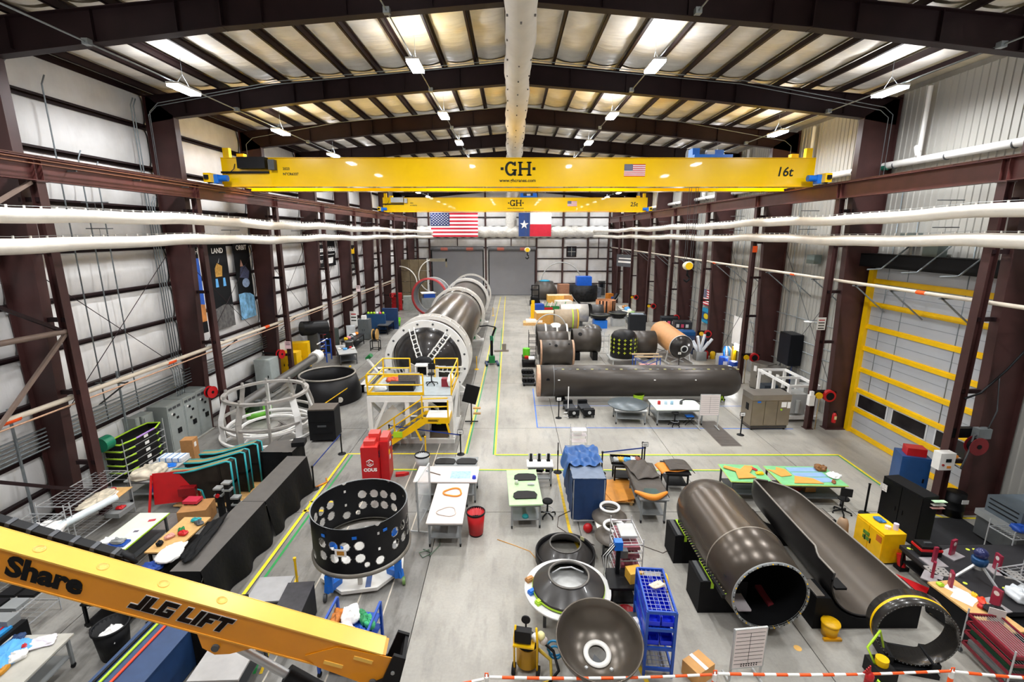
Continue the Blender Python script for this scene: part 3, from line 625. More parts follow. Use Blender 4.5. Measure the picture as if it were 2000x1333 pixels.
# chassis out of the picture below the boom
cm = MB(); bb_ = bl
MB().b2((-3.2, 4.2, .75), (-.8, 6.5, 1.2)).build('chassis', BOOMY, bl)
MB().b2((-2.6, 5.0, 1.2), (-1.2, 6.6, 1.9)).build('turret', DGREY, bl)
mb = MB(); mb.bar((-1.8, 6.0, 1.7), (-1.8, 6.2, 2.3), .3, .3); mb.build('riser', BLACK, bl)
for x in (-3.3, -.9):
    for y in (4.5, 6.2): MB().cyl((x, y, .5), (x+.35, y, .5), .5, n=20).build('wheel', RUBBER, bl)
# ================================================================== BIG STAGE IN ROLLING RINGS
RINGM = M('#d9d5cf', .45, 0, .08); ALU = M('#bdb8b1', .4, .4, .12, 2)
st = thing('tank_stage', 'huge dark grey composite rocket tank lying in white handling rings', 'rocket stage', (-4.95, 27, 0))
TY = Matrix(((1, 0, 0, 0), (0, 0, 1, 0), (0, -1, 0, 2.5), (0, 0, 0, 1)))    # local z -> world y
MB().lathe([(2.1, 1.2), (2.15, 1.25), (2.15, 16)], 64, TY).build('barrel', CARBON, st)
MB().lathe([(2.12, 16), (2.15, 16.05), (2.15, 26.5), (2.05, 26.6), (2.05, 30.2)], 64, TY).build('barrel', CARBON, st)
MB().lathe([(2.16, 1.0), (2.19, 1.0), (2.19, 2.3), (2.16, 2.3)], 64, TY).build('joint_band', ALU, st)
for y in (15.6, 16.3, 26.2): MB().lathe([(2.16, y), (2.18, y), (2.18, y+.16), (2.16, y+.16)], 64, TY).build('joint_band', ALU, st)
dome = [(.34, -.95)]+[(2.1*sin(a), 1.15-2.05*cos(a)) for a in [R_(12+k*6) for k in range(14)]]
MB().lathe(dome, 64, TY).build('dome', CARBON_D, st)
# front white face ring with ladder arms
fr = MB().lathe([(2.06, .1), (2.46, .1), (2.46, .28), (2.06, .28), (2.06, .1)], 72, TY, smooth=False).build('face_ring', WHITE_P, st)
for k in range(16):
    a = 2*pi*k/16+.2; MB().cyl((2.27*cos(a), .08, 2.5+2.27*sin(a)), (2.27*cos(a), .105, 2.5+2.27*sin(a)), .065, n=12).build('slot', DGREY, fr)
for y in (1.4, 16.6, 25.6, 32.2):
    rg = MB(); R1 = 2.52
    for z in (y, y+.75) if y < 30 else (y,): rg.lathe([(2.3, z), (R1, z), (R1, z+.1), (2.3, z+.1), (2.3, z)], 72, TY, smooth=False)
    rg.lathe([(2.31, y), (2.31, y+.85)] if y < 30 else [(2.31, y), (2.31, y+.1)], 72, TY)
    ro = rg.build('handling_ring', RINGM, st)
    if y < 30:
        for k in range(24):
            a = 2*pi*k/24; MB().b2((-.015, 0, -.1), (.015, .75, .1)).build('rib', RINGM, ro, (2.41*cos(a), y+.05, 2.5+2.41*sin(a))).rotation_euler = (0, -a+pi/2, 0)
    else:
        for a in (.4, 2.0, 3.6, 5.2): 
            for da in (-.09, .09): MB().bar((2.35*cos(a+da), y, 2.5+2.35*sin(a+da)), (.5*cos(a+da*4), y, 2.5+.5*sin(a+da*4)), .06).build('spoke', RINGM, ro)
for a in (R_(112), R_(52), R_(196), R_(-12), R_(250), R_(292)):      # ladder arms over the dome
    t_ = MB(); ca, sa = cos(a), sin(a); off = .16
    prof = [(2.15, .05), (1.75, -.25), (1.2, -.62), (.8, -.82), (.45, -.95)]
    for s_ in (-1, 1):
        for (r0, z0), (r1, z1) in zip(prof, prof[1:]): t_.bar((r0*ca-s_*off*sa, z0, 2.5+r0*sa+s_*off*ca), (r1*ca-s_*off*.8*sa, z1, 2.5+r1*sa+s_*off*.8*ca), .045, .07)
    arm = t_.build('ladder_arm', WHITE_P, st)
    for k in range(7):
        r_ = .6+k*.24; z_ = -.9+(r_/2.15)**2*.95
        MB().bar((r_*ca+off*sa, z_, 2.5+r_*sa-off*ca), (r_*ca-off*sa, z_, 2.5+r_*sa+off*ca), .035, .05).build('rung', WHITE_P, arm)
MB().lathe([(.4, -1.15), (.62, -1.1), (.62, -.8), (.4, -.8)], 24, TY).build('boss', BLACK, st)
mb = MB()
for a, b in (((-.36, -.36), (.36, -.28)), ((-.36, .28), (.36, .36)), ((-.36, -.3), (-.28, .3)), ((.28, -.3), (.36, .3))): mb.b2((a[0], -1.65, 2.4+a[1]), (b[0], -1.12, 2.4+b[1]))
mb.build('hub_box', WHITE_P, st); MB().b2((-.28, -1.3, 2.12), (.28, -1.12, 2.68)).build('hub_opening', BLACKM, st)
for s_ in (-1, 1):
    MB().prism([(s_*.4, 1.9), (s_*.72, 2.05), (s_*.78, 2.5), (s_*.6, 2.85), (s_*.4, 2.75)], -.04, .04, Matrix(((1, 0, 0, 0), (0, 0, 1, -1.5), (0, 1, 0, 0), (0, 0, 0, 1)))).build('bracket_plate', M('#b9b4ae', .5, .3, .3, 12), st)
    MB().cyl((s_*.85, -1.6, 1.9), (s_*.85, -1.6, 2.6), .1, n=12).build('actuator', WHITE, st)
for y in (1.8, 16.9, 26):
    cr = thing('ring_cradle', {1.8: 'white roller cradle under the front ring of the big stage', 16.9: 'white roller cradle under the middle ring of the big stage', 26: 'white roller cradle under the rear ring of the big stage'}[y], 'cradle', (-4.95, 27+y, 0), 0)
    for s_ in (-1, 1):
        MB().b2((s_*1.3-.5, -.4, 0), (s_*1.3+.9*s_+.2, .4, .16)).build('base_beam', WHITE_P, cr); MB().bar((s_*2.0, 0, .16), (s_*1.5, 0, .55), .3, .3).build('roller_arm', WHITE_P, cr); MB().cyl((s_*1.5, -.35, .36), (s_*1.5, .35, .36), .13, n=14).build('roller', GREEN, cr)
mf = thing('tilt_mast', 'white steel mast frame lying beside the big stage', 'frame', (-8.1, 31.2, 0))
MB().b2((-1.6, -2.4, .05), (.9, -2.0, .4)).b2((-1.6, -2.4, .05), (-1.2, 2.2, .4)).b2((-1.6, 1.2, .05), (.6, 1.6, .4)).build('base_frame', WHITE_P, mf)
mb = MB(); mb.tube([(-1.4, -.6, 1.7), (-.7, -.9, .9), (.3, -1.2, .55), (.9, -1.2, .5)], .1, 8); mb.build('strut', WHITE_P, mf); MB().cyl((-1.5, -.4, 1.7), (-1.15, -.6, 2.0), .14).build('motor', GREEN, mf)
MB().bar((-1.4, 1.4, .4), (-1.4, -.6, 1.7), .16).build('strut', WHITE_P, mf)
# ---- work platform with yellow rails and stairs
wp = thing('work_platform', 'white steel work platform with yellow handrails and stairs before the big dome', 'platform', (-4.78, 21.4, 0))
ZD, hw, dp = 2.42, 1.97, 2.9
MB().b2((-hw, 0, ZD-.06), (hw, dp, ZD)).build('deck', M('#a6b0b4', .5), wp)
MB().b2((-hw-.05, -.05, ZD-.34), (hw+.05, .08, ZD-.06)).b2((-hw-.05, dp-.1, ZD-.34), (hw+.05, dp+.05, ZD-.06)).b2((-hw-.05, 0, ZD-.34), (-hw+.08, dp, ZD-.06)).b2((hw-.08, 0, ZD-.34), (hw+.05, dp, ZD-.06)).build('deck_beam', WHITE_P, wp)
for x in (-hw+.05, -.15, .75, hw-.05):
    for y in (.06, dp-.06): MB().b2((x-.1, y-.1, 0), (x+.1, y+.1, ZD-.3)).build('leg', WHITE_P, wp)
MB().b2((-hw, -.1, 0), (hw+.1, .12, .22)).b2((-hw, dp-.12, 0), (hw+.1, dp+.1, .22)).b2((hw-.15, 0, 0), (hw+.08, dp, .22)).b2((-hw-.08, 0, 0), (-hw+.15, dp, .22)).build('base_beam', WHITE_P, wp)
for a, b in (((-hw, 0, .2), (-1.1, 0, ZD-.3)), ((-.9, 0, .2), (-.3, dp, ZD-.3)), ((1.4, dp, .2), (.8, 0, ZD-.3)), ((-hw, dp, .2), (-hw, .1, ZD-.3)), ((hw, .1, .2), (hw, dp, ZD-.3))): MB().bar(a, b, .13).build('brace', WHITE_P, wp)
def rail(par, pts, z0, hs, r=.035, m=YEL, post=None):
    mb = MB()
    for h in hs: mb.tube([(p[0], p[1], p[2]+h) for p in pts], r, 8)
    mb.build('handrail', m, par)
    for p in (post or pts): MB().b2((p[0]-.03, p[1]-.03, p[2]), (p[0]+.03, p[1]+.03, p[2]+max(hs))).build('rail_post', m, par)
rail(wp, [(.65, 0, ZD), (-hw, 0, ZD), (-hw, dp, ZD), (-.55, dp, ZD)], 0, (.5, 1.02))
rail(wp, [(hw, 0, ZD), (hw, dp, ZD), (.75, dp, ZD)], 0, (.5, 1.02))
MB().b2((-hw, -.01, ZD), (.65, .02, ZD+.14)).b2((-hw-.01, 0, ZD), (-hw+.02, dp, ZD+.14)).b2((hw-.02, 0, ZD), (hw+.01, dp, ZD+.14)).b2((-hw, dp-.02, ZD), (-.55, dp, ZD+.14)).build('toe_board', YEL, wp)
# landing and stair flight on the near side
MB().b2((.9, -.95, 1.62), (1.95, -.05, 1.68)).build('landing', WHITE_P, wp); MB().b2((.88, -.98, 1.38), (1.97, -.93, 1.66)).b2((1.92, -.95, 1.38), (1.97, -.05, 1.66)).build('landing_fascia', YEL, wp)
for y in (-.97, -.12): MB().prism([(-1.55, 0), (-1.2, 0), (.92, 1.4), (.92, 1.68), (.75, 1.68)], y-.03, y+.03, Matrix(((1, 0, 0, 0), (0, 0, 1, 0), (0, 1, 0, 0), (0, 0, 0, 1)))).build('stringer', YEL, wp)
for k in range(8): MB().b2((-1.3+k*.27, -.93, .2+k*.18), (-1.02+k*.27, -.15, .23+k*.18)).build('stair_tread', DGREY, wp)
sl = [(-1.6, -.97, .02), (-1.55, -.97, .02), (.75, -.97, 1.62), (1.92, -.97, 1.66)]
mb = MB(); 
for h in (.55, .95): mb.tube([(p[0], p[1], p[2]+h) for p in sl[1:]], .033, 8)
mb.build('handrail', YEL, wp)
for p in ((-1.55, -.97, 0), (-.55, -.97, .7), (.75, -.97, 1.62), (1.92, -.97, 1.4)): MB().b2((p[0]-.03, p[1]-.03, p[2]), (p[0]+.03, p[1]+.03, p[2]+(.97 if p[2] < 1.4 else 1.1))).build('rail_post', YEL, wp)
for a, b in (((.4, -.97, 1.15), (.65, -.97, .55)), ((-.95, -.97, .25), (-.7, -.97, 0)), ((1.85, -.97, 1.4), (1.98, -.97, .85))): MB().bar(a, b, .08).build('bracket', YEL, wp)
MB().b2((-.62, -1.03, .72), (-.2, -1.0, 1.0)).build('sign_board', LIME, wp); text('STAIRS\nKEEP CLEAR' if 0 else '', 'sign_text', wp, .1, INK, (0, 0, 0), FRONT) if 0 else None
text('KEEP ACCESS CLEAR', 'stair_notice', wp, .06, INK, (1.4, -.985, 1.54), FRONT) if 0 else None
MB().b2((1.0, -.992, 1.56), (1.5, -.98, 1.575)).b2((1.0, -.992, 1.525), (1.42, -.98, 1.54)).b2((1.0, -.992, 1.49), (1.46, -.98, 1.505)).build('stair_notice', INK, wp)
MB().bar((-1.9, .3, .25), (-.6, .3, 1.5), .02, .9).build('chute_panel', WHITE, wp)
# ================================================================== ROCKET PARTS ON THE RIGHT
TX = lambda y, z: Matrix(((0, 0, 1, 0), (1, 0, 0, y), (0, 1, 0, z), (0, 0, 0, 1)))     # local z -> world x
COPPER = M('#c9a184', .5, .2, .15, 8)
def roller_dolly(label, p, s=1., rz=0):
    t = thing('roller_dolly', label, 'dolly', p, rz, 'black roller dollies')
    MB().b2((-.35*s, -.5*s, .1*s), (.35*s, .5*s, .2*s)).build('frame', BLACK, t)
    for y in (-.33, .33): MB().bar((-.3*s, y*s, .2*s), (.3*s, y*s, .2*s), .08*s, .3*s).build('saddle', BLACK, t); MB().cyl((-.2*s, y*s, .3*s), (.2*s, y*s, .3*s), .1*s, n=12).build('roller', RUBBER, t)
    for x in (-.3, .3):
        for y in (-.45, .45): MB().cyl((x*s-.03, y*s, .06*s), (x*s+.03, y*s, .06*s), .06*s, n=10).build('caster', DGREY, t)
    return t
al = thing('booster_stage', 'long dark grey composite rocket stage lying crosswise on dollies', 'rocket stage', (0, 27.5, 0))
x0, x1, Rr, zc = 1.55, 13.6, .95, 1.2
MB().lathe([(Rr-.03, x0), (Rr, x0), (Rr, x1-.7), (Rr-.06, x1-.35), (Rr-.2, x1-.08), (Rr-.3, x1), (.0, x1)], 56, TX(0, zc)).build('barrel', CARBON_K if 0 else M('#453f3a', .34, .35, .12, 1.2), al)
MB().lathe([(Rr+.006, x0), (Rr+.012, x0+.01), (Rr+.012, x0+.2), (Rr+.006, x0+.21)], 56, TX(0, zc)).lathe([(.0, x0+.03), (Rr, x0+.02)], 56, TX(0, zc)).build('end_band', COPPER, al)
MB().lathe([(Rr+.003, x0+.98), (Rr+.004, x0+1.0)], 56, TX(0, zc)).build('seam', GREY, al)
for k in range(26):
    a = R_(118); x = x0+1.1+k*.43; MB().box((x, Rr*cos(a), zc+Rr*sin(a)), (.15, .09, .02), 0, Matrix.Rotation(a-pi/2, 4, 'X')).build('bracket', M('#8f8a55', .5) if k % 2 else DGREY, al)
MB().cyl((x0+.62, -Rr*cos(.35)-.012, zc+Rr*sin(.35)), (x0+.62, -Rr*cos(.35)+.05, zc+Rr*sin(.35)), .1, n=14).build('port', BLACKM, al)
for x, w_ in ((1.2, .12), (6.8, .1), (9.2, .08)): MB().b2((x0+x, -Rr-.004, zc+.3), (x0+x+w_, -Rr+.06, zc+.34)).build('mark', PAPER, al)
MB().b2((x0+.7, -Rr*.93-.003, zc+.325), (x1-1, -Rr*.93+.02, zc+.335)).build('stripe', GREY, al)
for x, s in ((3.0, 'black roller dolly under the banded end of the long stage'), (12.6, 'black roller dolly with lime strap under the far end of the long stage')):
    d = roller_dolly(s, (x, 27.5, 0), .8)
    if x > 10:
        MB().tube([(-.1, -.6, .05), (-.1, -.62, .3), (.0, -.5, .42), (.12, -.55, .1)], .035, 6).build('strap', LIME, d)
for i, (x, y) in enumerate(((3.35, 25.2), (4.2, 25.25))):
    t = thing('engine_dolly', ['low black finned dolly nearest the blue floor line', 'low black finned dolly beside the round grey table'][i], 'dolly', (x, y, 0), R_(6))
    MB().b2((-.28, -.75, .14), (.28, .75, .24)).build('frame', BLACK, t)
    for k in range(9): MB().cyl((-.3, -.1+k*.1, .3), (.3, -.1+k*.1, .3), .045, n=8).build('roller', M('#303236', .35, .3), t)
    MB().b2((-.3, -.82, .18), (.3, -.5, .5)).build('end_box', BLACK, t); MB().cyl((0, -.84, .34), (0, -.8, .34), .09, n=12).build('hub', LGREY, t); MB().b2((-.26, .65, .2), (.26, .85, .52)).build('end_box', BLACK, t)
    for xx in (-.26, .26):
        for yy in (-.7, .7): MB().cyl((xx-.03, yy, .07), (xx+.03, yy, .07), .07, n=10).build('caster', DGREY, t)
# ---- shorter barrels behind
def barrel(name, label, p, L, R1, along='x', col=None, band=None, holes=(), rz=0, stand=.25, thick=.04):
    t = thing(name, label, 'barrel', p, rz); col = col or M('#4a443f', .38, .25, .12, 1.5)
    T = TX(0, R1+stand)
    MB().lathe([(R1-thick, -L/2), (R1, -L/2), (R1, L/2), (R1-thick, L/2), (R1-thick, -L/2)], 44, T).build('shell', col, t)
    if band is not None:
        for x in (-L/2+.02, L/2-.16): MB().lathe([(R1+.004, x), (R1+.012, x), (R1+.012, x+.14), (R1+.004, x+.14)], 44, T).build('end_band', band, t)
    for hx, ha, hr in holes: MB().cyl((hx, -(R1-.02)*cos(ha), R1+stand+(R1-.02)*sin(ha)), (hx, -(R1+.006)*cos(ha), R1+stand+(R1+.006)*sin(ha)), hr, n=16).build('port', BLACKM, t)
    for x in (-L/2+.4, L/2-.4): MB().b2((x-.2, -R1*.7, 0), (x+.2, R1*.7, stand+.08)).build('support', BLACK, t)
    return t
barrel('tank_barrel', 'grey barrel with copper end bands and three dark ports', (3.42, 34.6, 0), 2.55, .93, band=COPPER, holes=((-.55, .95, .07), (-.1, .8, .12), (.85, .95, .07)))
barrel('tank_barrel', 'dark barrel with one round port beside the copper banded one', (6.0, 37.3, 0), 2.2, .95, holes=((-.55, .75, .16),), stand=.55)
barrel('tank_barrel', 'grey barrel with one tan strap behind the copper banded one', (3.35, 37.4, 0), 2.4, .95, holes=(), stand=.3).location
t = barrel('tank_barrel', 'open grey barrel with white hoops farthest in its row', (3.5, 40.2, 0), 2.6, .95, stand=.35)
for x in (-.6, .35, 1.2): MB().lathe([(.96, x), (1.0, x), (1.0, x+.14), (.96, x+.14)], 36, TX(0, 1.3)).build('hoop', WHITE, t)
MB().lathe([(.02, .2), (.35, .12), (.6, -.1)], 24, Matrix.Translation((.35, 0, 2.2))).build('dome_cover', WHITE, t)
t = barrel('tank_barrel', 'plain dark barrel beside the black tank with yellow crosses', (10.55, 37.6, 0), 2.1, .95, stand=.3)
# black tank with yellow tape crosses
t = thing('crossed_tank', 'upright black domed tank covered in yellow tape crosses', 'tank', (8.75, 36.0, 0))
MB().lathe([(.0, 2.65), (.45, 2.6), (.78, 2.45), (.95, 2.2), (1.0, 1.95), (1.0, .55), (.9, .5), (0, .5)], 48).build('shell', CARBON_K, t)
XT = M('#c9d93a', .55)
for r_, z in enumerate((1.0, 1.35, 1.68, 1.98)):
    for k in range(14):
        a = 2*pi*k/14+.1; p = Vector((1.005*cos(a), 1.005*sin(a), z))
        o = MB().b2((-.005, -.1, -.025), (.008, .1, .025)).b2((-.005, -.025, -.1), (.008, .025, .1)).build('tape_cross', XT, t, p, a)
for x in (-.9, .9):
    for y in (-.7, .7): MB().b2((x-.04, y-.04, 0), (x+.04, y+.04, .5)).build('leg', LGREY, t)
MB().b2((-1.15, -.9, .42), (1.15, .9, .5)).build('base_frame', LGREY, t)
t = thing('spreader_bar', 'yellow and black striped beam on the floor below the crossed tank', 'beam', (8.6, 33.6, 0)); MB().b2((-1.3, -.08, 0), (1.3, .08, .16)).build('beam', YEL, t)
for k in range(5): MB().b2((-1.1+k*.5, -.085, .02), (-.95+k*.5, -.08, .15)).build('stripe', BLACK, t)
# tan insulated tank on white cradle
A_, B_ = G(1333, 680, 1.35), G(1291, 648, 1.75); d = (B_-A_); B_ = A_+d.normalized()*4.6; d = d.normalized()
t = thing('tan_tank', 'tan covered cylinder tank with black domed end and silver ring', 'tank', (0, 0, 0))
TT = Matrix.Translation(A_) @ d.to_track_quat('Z', 'Y').to_matrix().to_4x4()
MB().lathe([(.9, .25), (.92, .3), (.92, 4.3), (.8, 4.6), (.5, 4.75), (0, 4.8)], 48, TT).build('tan_cover', TAN, t)
MB().lathe([(.0, -.32), (.3, -.29), (.6, -.17), (.8, .03), (.9, .28)], 48, TT).build('dome', CARBON_D, t)
MB().lathe([(.2, -.34), (.28, -.33), (.28, -.27), (.2, -.27)], 28, TT).build('port_ring', LGREY, t); MB().lathe([(0, -.335), (.2, -.335)], 20, TT).build('port', BLACKM, t); MB().lathe([(.915, .22), (.93, .24), (.93, .3), (.915, .32)], 48, TT).build('rim', LGREY, t)
for s_, f_ in ((.7, 0), (3.6, 0)):
    c_ = A_+d*s_; n_ = Vector((-d.y, d.x, 0)).normalized()
    for sg in (-1, 1):
        MB().bar((c_+n_*sg*.8+Vector((0, 0, -.3))), (c_.x+n_.x*sg*1.0, c_.y+n_.y*sg*1.0, .05), .08).build('cradle_leg', LGREY, t); MB().bar(c_+n_*sg*.95+Vector((0, 0, -c_.z+.6)), c_+n_*-sg*.5+Vector((0, 0, -c_.z+.08)), .06).build('cradle_brace', LGREY, t)
for sg in (-1, 1):
    n_ = Vector((-d.y, d.x, 0)).normalized(); p0 = A_+n_*sg*.95; p1 = A_+d*4.3+n_*sg*.95
    MB().bar((p0.x, p0.y, .1), (p1.x, p1.y, .1), .1).build('cradle_rail', LGREY, t)
t = thing('blue_trestle', 'small blue tube trestle holding pink rolls before the tan tank', 'trestle', GY(1262, 712, 33.8)*1); t.location.z = 0; t.location.x += 0
for x in (-.9, .9):
    for y in (-.4, .4): MB().cyl((x, y, 0), (x, y, 1.15), .035, n=8).build('post', BLUE, t)
for y in (-.4, .4): MB().bar((-.9, y, .1), (.9, y, .95), .04).build('brace', BLUE, t); MB().bar((-.9, y, .95), (.9, y, .1), .04).build('brace', BLUE, t)
MB().cyl((-.5, 0, .35), (.7, 0, .35), .18, n=14).build('pink_roll', M('#e8a9a0', .6), t); MB().b2((-1, -.45, 1.1), (1, -.35, 1.2)).b2((-1, .35, 1.1), (1, .45, 1.2)).build('rail_board', M('#d6bd9a', .6), t)
# ================================================================== FAIRINGS
FAIR = M('#554c43', .27, .5, .1, 1.2)
fa = thing('payload_fairing', 'closed brown grey payload fairing with open black end on foam blocks', 'fairing', (6.32, 9.92, 0))
Tf = Matrix(((1, 0, 0, 0), (0, 0, 1, 0), (0, -1, 0, 1.25), (0, 0, 0, 1)))
MB().lathe([(.9, 0), (.93, 0), (1.05, 1.25)], 64, Tf).build('boat_tail', FAIR, fa)
MB().lathe([(1.056, 1.25), (1.056, 3.1), (1.03, 3.55), (.95, 3.95), (.8, 4.25), (.5, 4.48), (.2, 4.58), (0, 4.6)], 64, Tf).build('shell', FAIR, fa)
MB().lathe([(1.055, 1.24), (1.062, 1.25), (1.062, 1.275), (1.055, 1.28)], 64, Tf).build('seam_band', M('#93897d', .35, .3), fa)
MB().lathe([(.9, .0), (.9, 1.0), (.98, 3.0), (0, 3.0)], 48, Tf).build('inner_liner', BLACKM, fa)
MB().lathe([(.885, -.012), (.94, -.012), (.94, .03), (.885, .03)], 64, Tf).build('end_rim', GREY, fa)
for k in range(46):
    a = 2*pi*k/46; MB().b2((-.012, -.03, -.012), (.012, .05, .012)).build('fastener', YEL if k % 3 == 0 else (CHROME if k % 3 == 1 else BLACK), fa, (.91*cos(a), 0, 1.25+.91*sin(a)))
for k in range(28):
    y = .25+k*.11; r_ = .95+.1*min(1, y/1.25); MB().cyl((-r_*.985, y, 1.12), (-r_*.985-.09, y, 1.1), .008, n=5).build('bolt', LIME if k % 3 == 0 else M('#c8b48c', .4, .5), fa)
MB().b2((-1.08, .2, 1.02), (-1.0, 3.4, 1.12)).build('split_rail', BLACK, fa)
MB().cyl((-.86, .45, 1.5), (-.9, .45, 1.54), .09, n=14).build('hatch', BLACKM, fa); MB().b2((.35, 1.3, .42), (.85, .6, .5)).build('inner_shelf', M('#8a3038', .5), fa); MB().b2((-.6, .3, .55), (-.25, .9, .6)).build('inner_panel', M('#cfc6c8', .5), fa)
for i, (y, s) in enumerate(((1.15, 'black foam block with lime stripe under the near end of the closed fairing'), (3.1, 'black foam block with lime stripe under the middle of the closed fairing'))):
    t = thing('foam_block', s, 'block', (6.32-.85, 10.05+y, 0)); MB().b2((-.5, -.42, 0), (.75, .42, .95)).build('block', BLACKM, t)
    MB().b2((-.22, -.425, .75), (-.14, -.42, .96)).b2((-.22, -.43, .95), (-.14, .43, .957)).build('strap', LIME, t); MB().b2((-.42, -.4, .95), (-.3, .4, .97)).build('grip', DGREY, t)
MB().b2((5.8, 12.6, .3), (6.9, 13.1, .5)).build('tmp', BLACK).name = 'foam_block'; tag(bpy.context.scene.objects['foam_block.002'], 'black foam pad hidden below the round nose of the closed fairing', 'block'); bpy.context.scene.objects['foam_block.002'].data.transform(Matrix.Translation((0, 0, -.3)))
# open half shell
SH = M('#544c44', .36, .35, .12, 1.3)
hs = thing('fairing_half', 'open half of a payload fairing lying hollow side up in black cradles', 'fairing', (9.08, 10.3, 0)); zr = 1.36
def hshell(u, v, dr=0):
    y = v*4.95; r_ = 1.0-.2*(max(0, y-.8)/4.15)**1.3
    if y > 4.2: q_ = min(1, (y-4.2)/.75); r_ *= math.sqrt(max(0.0004, 1-q_**2.4))
    a = pi+pi*u; up = .16*min(1, max(0, (y-.7)/.12))*max(0, 1-u/.1)*(1 if y < 4.3 else max(0, (4.95-y)/.65))
    x, z = (r_+dr)*cos(a), (r_+dr)*sin(a)+up; f_ = R_(13)
    return (x*cos(f_)+z*sin(f_), y, zr+z*cos(f_)-x*sin(f_))
MB().grid(lambda u, v: hshell(u, v), 40, 44).build('inner_skin', SH, hs); MB().grid(lambda u, v: hshell(1-u, v, .05), 40, 44).build('outer_skin', M('#1d1b1b', .4, .1, .2, 2), hs)
for u in (0, 1): MB().tube([tuple(Vector(hshell(u, v/40, .025))+Vector((0, 0, .0))) for v in range(41)], .03, 6).build('rim_edge', M('#8b857d', .35, .3), hs)
MB().tube([tuple(Vector(hshell(u/40, 0, .02))) for u in range(41)], .025, 6).build('front_edge', M('#2a2828', .4), hs)
MB().tube([(-.97, .95, 1.35), (-.99, .85, 1.2), (-.97, .8, 1.05), (-.95, 1.0, 1.2)], .012, 5).build('handle_loop', GREY, hs)
MB().b2((-.55, .45, .72), (-.25, .85, .78)).build('black_pad', BLACK, hs)
for y, s in ((.3, 'black foam cradle with a curved top under the near end of the open half'), (3.6, 'black foam cradle under the far end of the open half')):
    t = thing('foam_cradle', s, 'cradle', (9.05, 10.3+y, 0))
    pl = [(-1.35, 0), (1.35, 0), (1.35, .92)]+[(1.08*cos(a), 1.36+1.08*sin(a)) for a in [R_(-25-k*13) for k in range(11)]]+[(-1.35, .92)]
    MB().prism(pl, -.35, .35, Matrix(((1, 0, 0, 0), (0, 0, 1, 0), (0, 1, 0, 0), (0, 0, 0, 1)))).build('cradle_block', BLACKM, t); MB().b2((1.12, -.3, .92), (1.3, .3, .94)).b2((-1.33, -.3, .92), (-1.12, .3, .94)).build('wear_strip', M('#6b645c', .5), t)
# ================================================================== RINGS, CONES, DISH
HX = M('#161618', .45, .05, .2, 3)
bh = thing('ported_ring', 'black cylindrical ring pierced with round holes on a rolling stand', 'ring', (-4.42, 12.55, 0)); Rb, Zb0, Zb1 = 1.36, .82, 2.22
def ported(Rb, n=96, rows=28):
    mb = MB(); holes = []
    for k in range(12):
        a = 2*pi*k/12+.13
        for z, da, rr in ((.5, -.14, .14), (.5, .14, .14), (.88, -.14, .14), (.88, .14, .14)): holes.append((a+da, z, rr)) if k % 3 != 1 else None
        if k % 3 == 1: holes.append((a, .28, .13)); holes.append((a, .62, .05)); holes.append((a, 1.1, .05))
        holes.append((a+.26, .27, .085)) if k % 3 == 0 else None
        holes.append((a, 1.42, .085)) if k % 2 == 0 else None
    H_ = Zb1-Zb0; inside = []
    for j in range(rows):
        for i in range(n):
            a = 2*pi*(i+.5)/n; z = H_*(j+.5)/rows; hit = False
            for ha, hz, hr in holes:
                da = (a-ha+pi) % (2*pi)-pi
                if (da*Rb)**2+(z-hz)**2 < hr*hr: hit = True; break
            if not hit: inside.append((i, j))
    for r_ in (Rb, Rb-.025):
        vs = [(r_*cos(2*pi*i/n), r_*sin(2*pi*i/n), Zb0+H_*j/rows) for j in range(rows+1) for i in range(n)]
        fs = [(j*n+i, j*n+(i+1) % n, (j+1)*n+(i+1) % n, (j+1)*n+i) for i, j in inside]
        mb._add(vs, [f if r_ == Rb else f[::-1] for f in fs], None, True)
    return mb, holes
mb, hol = ported(Rb, 240, 56); mb.build('ported_shell', HX, bh)
hr_ = M('#9a978f', .4, .3)
for ha, hz, hr in hol:
    if hr < .08 or hz > 1.3: continue
    pts = [((Rb-.012)*cos(ha+hr/Rb*cos(q)), (Rb-.012)*sin(ha+hr/Rb*cos(q)), Zb0+hz+hr*sin(q)) for q in [2*pi*k/16 for k in range(16)]]
    MB().tube(pts, .014, 5, True).build('hole_rim', hr_, bh)
MB().lathe([(Rb-.12, Zb0-.06), (Rb+.05, Zb0-.06), (Rb+.06, Zb0+.03), (Rb-.1, Zb0+.06)], 72).build('bottom_flange', M('#8d877d', .35, .5), bh)
MB().lathe([(Rb-.03, Zb1-.01), (Rb+.005, Zb1+.004)], 72).build('top_edge', GREY, bh)
for a in (3.6, 4.25, 4.9, 5.5): MB().b2((-.06, -.012, -.04), (.06, .0, .04)).build('blue_tape', BLUEM, bh, (1.375*cos(a), 1.375*sin(a), Zb1-.25), a+pi/2)
pc = MB().b2((-.16, -.01, -.11), (.16, 0, .11)).build('taped_photo', PAPER, bh, (1.385*cos(4.62), 1.385*sin(4.62), Zb0+.72), 4.62+pi/2); MB().b2((-.1, -.014, -.06), (.1, -.01, .06)).build('print', M('#c98a2e', .5, 0, .5, 14), pc)
bs = thing('ring_stand', 'white octagonal plate stand with blue leveling jacks under the ported ring', 'stand', (-4.42, 12.55, 0), R_(10))
MB().prism([(1.25*cos(R_(22.5+45*k)), 1.25*sin(R_(22.5+45*k))) for k in range(8)], .1, .2).build('base_plate', WHITE, bs)
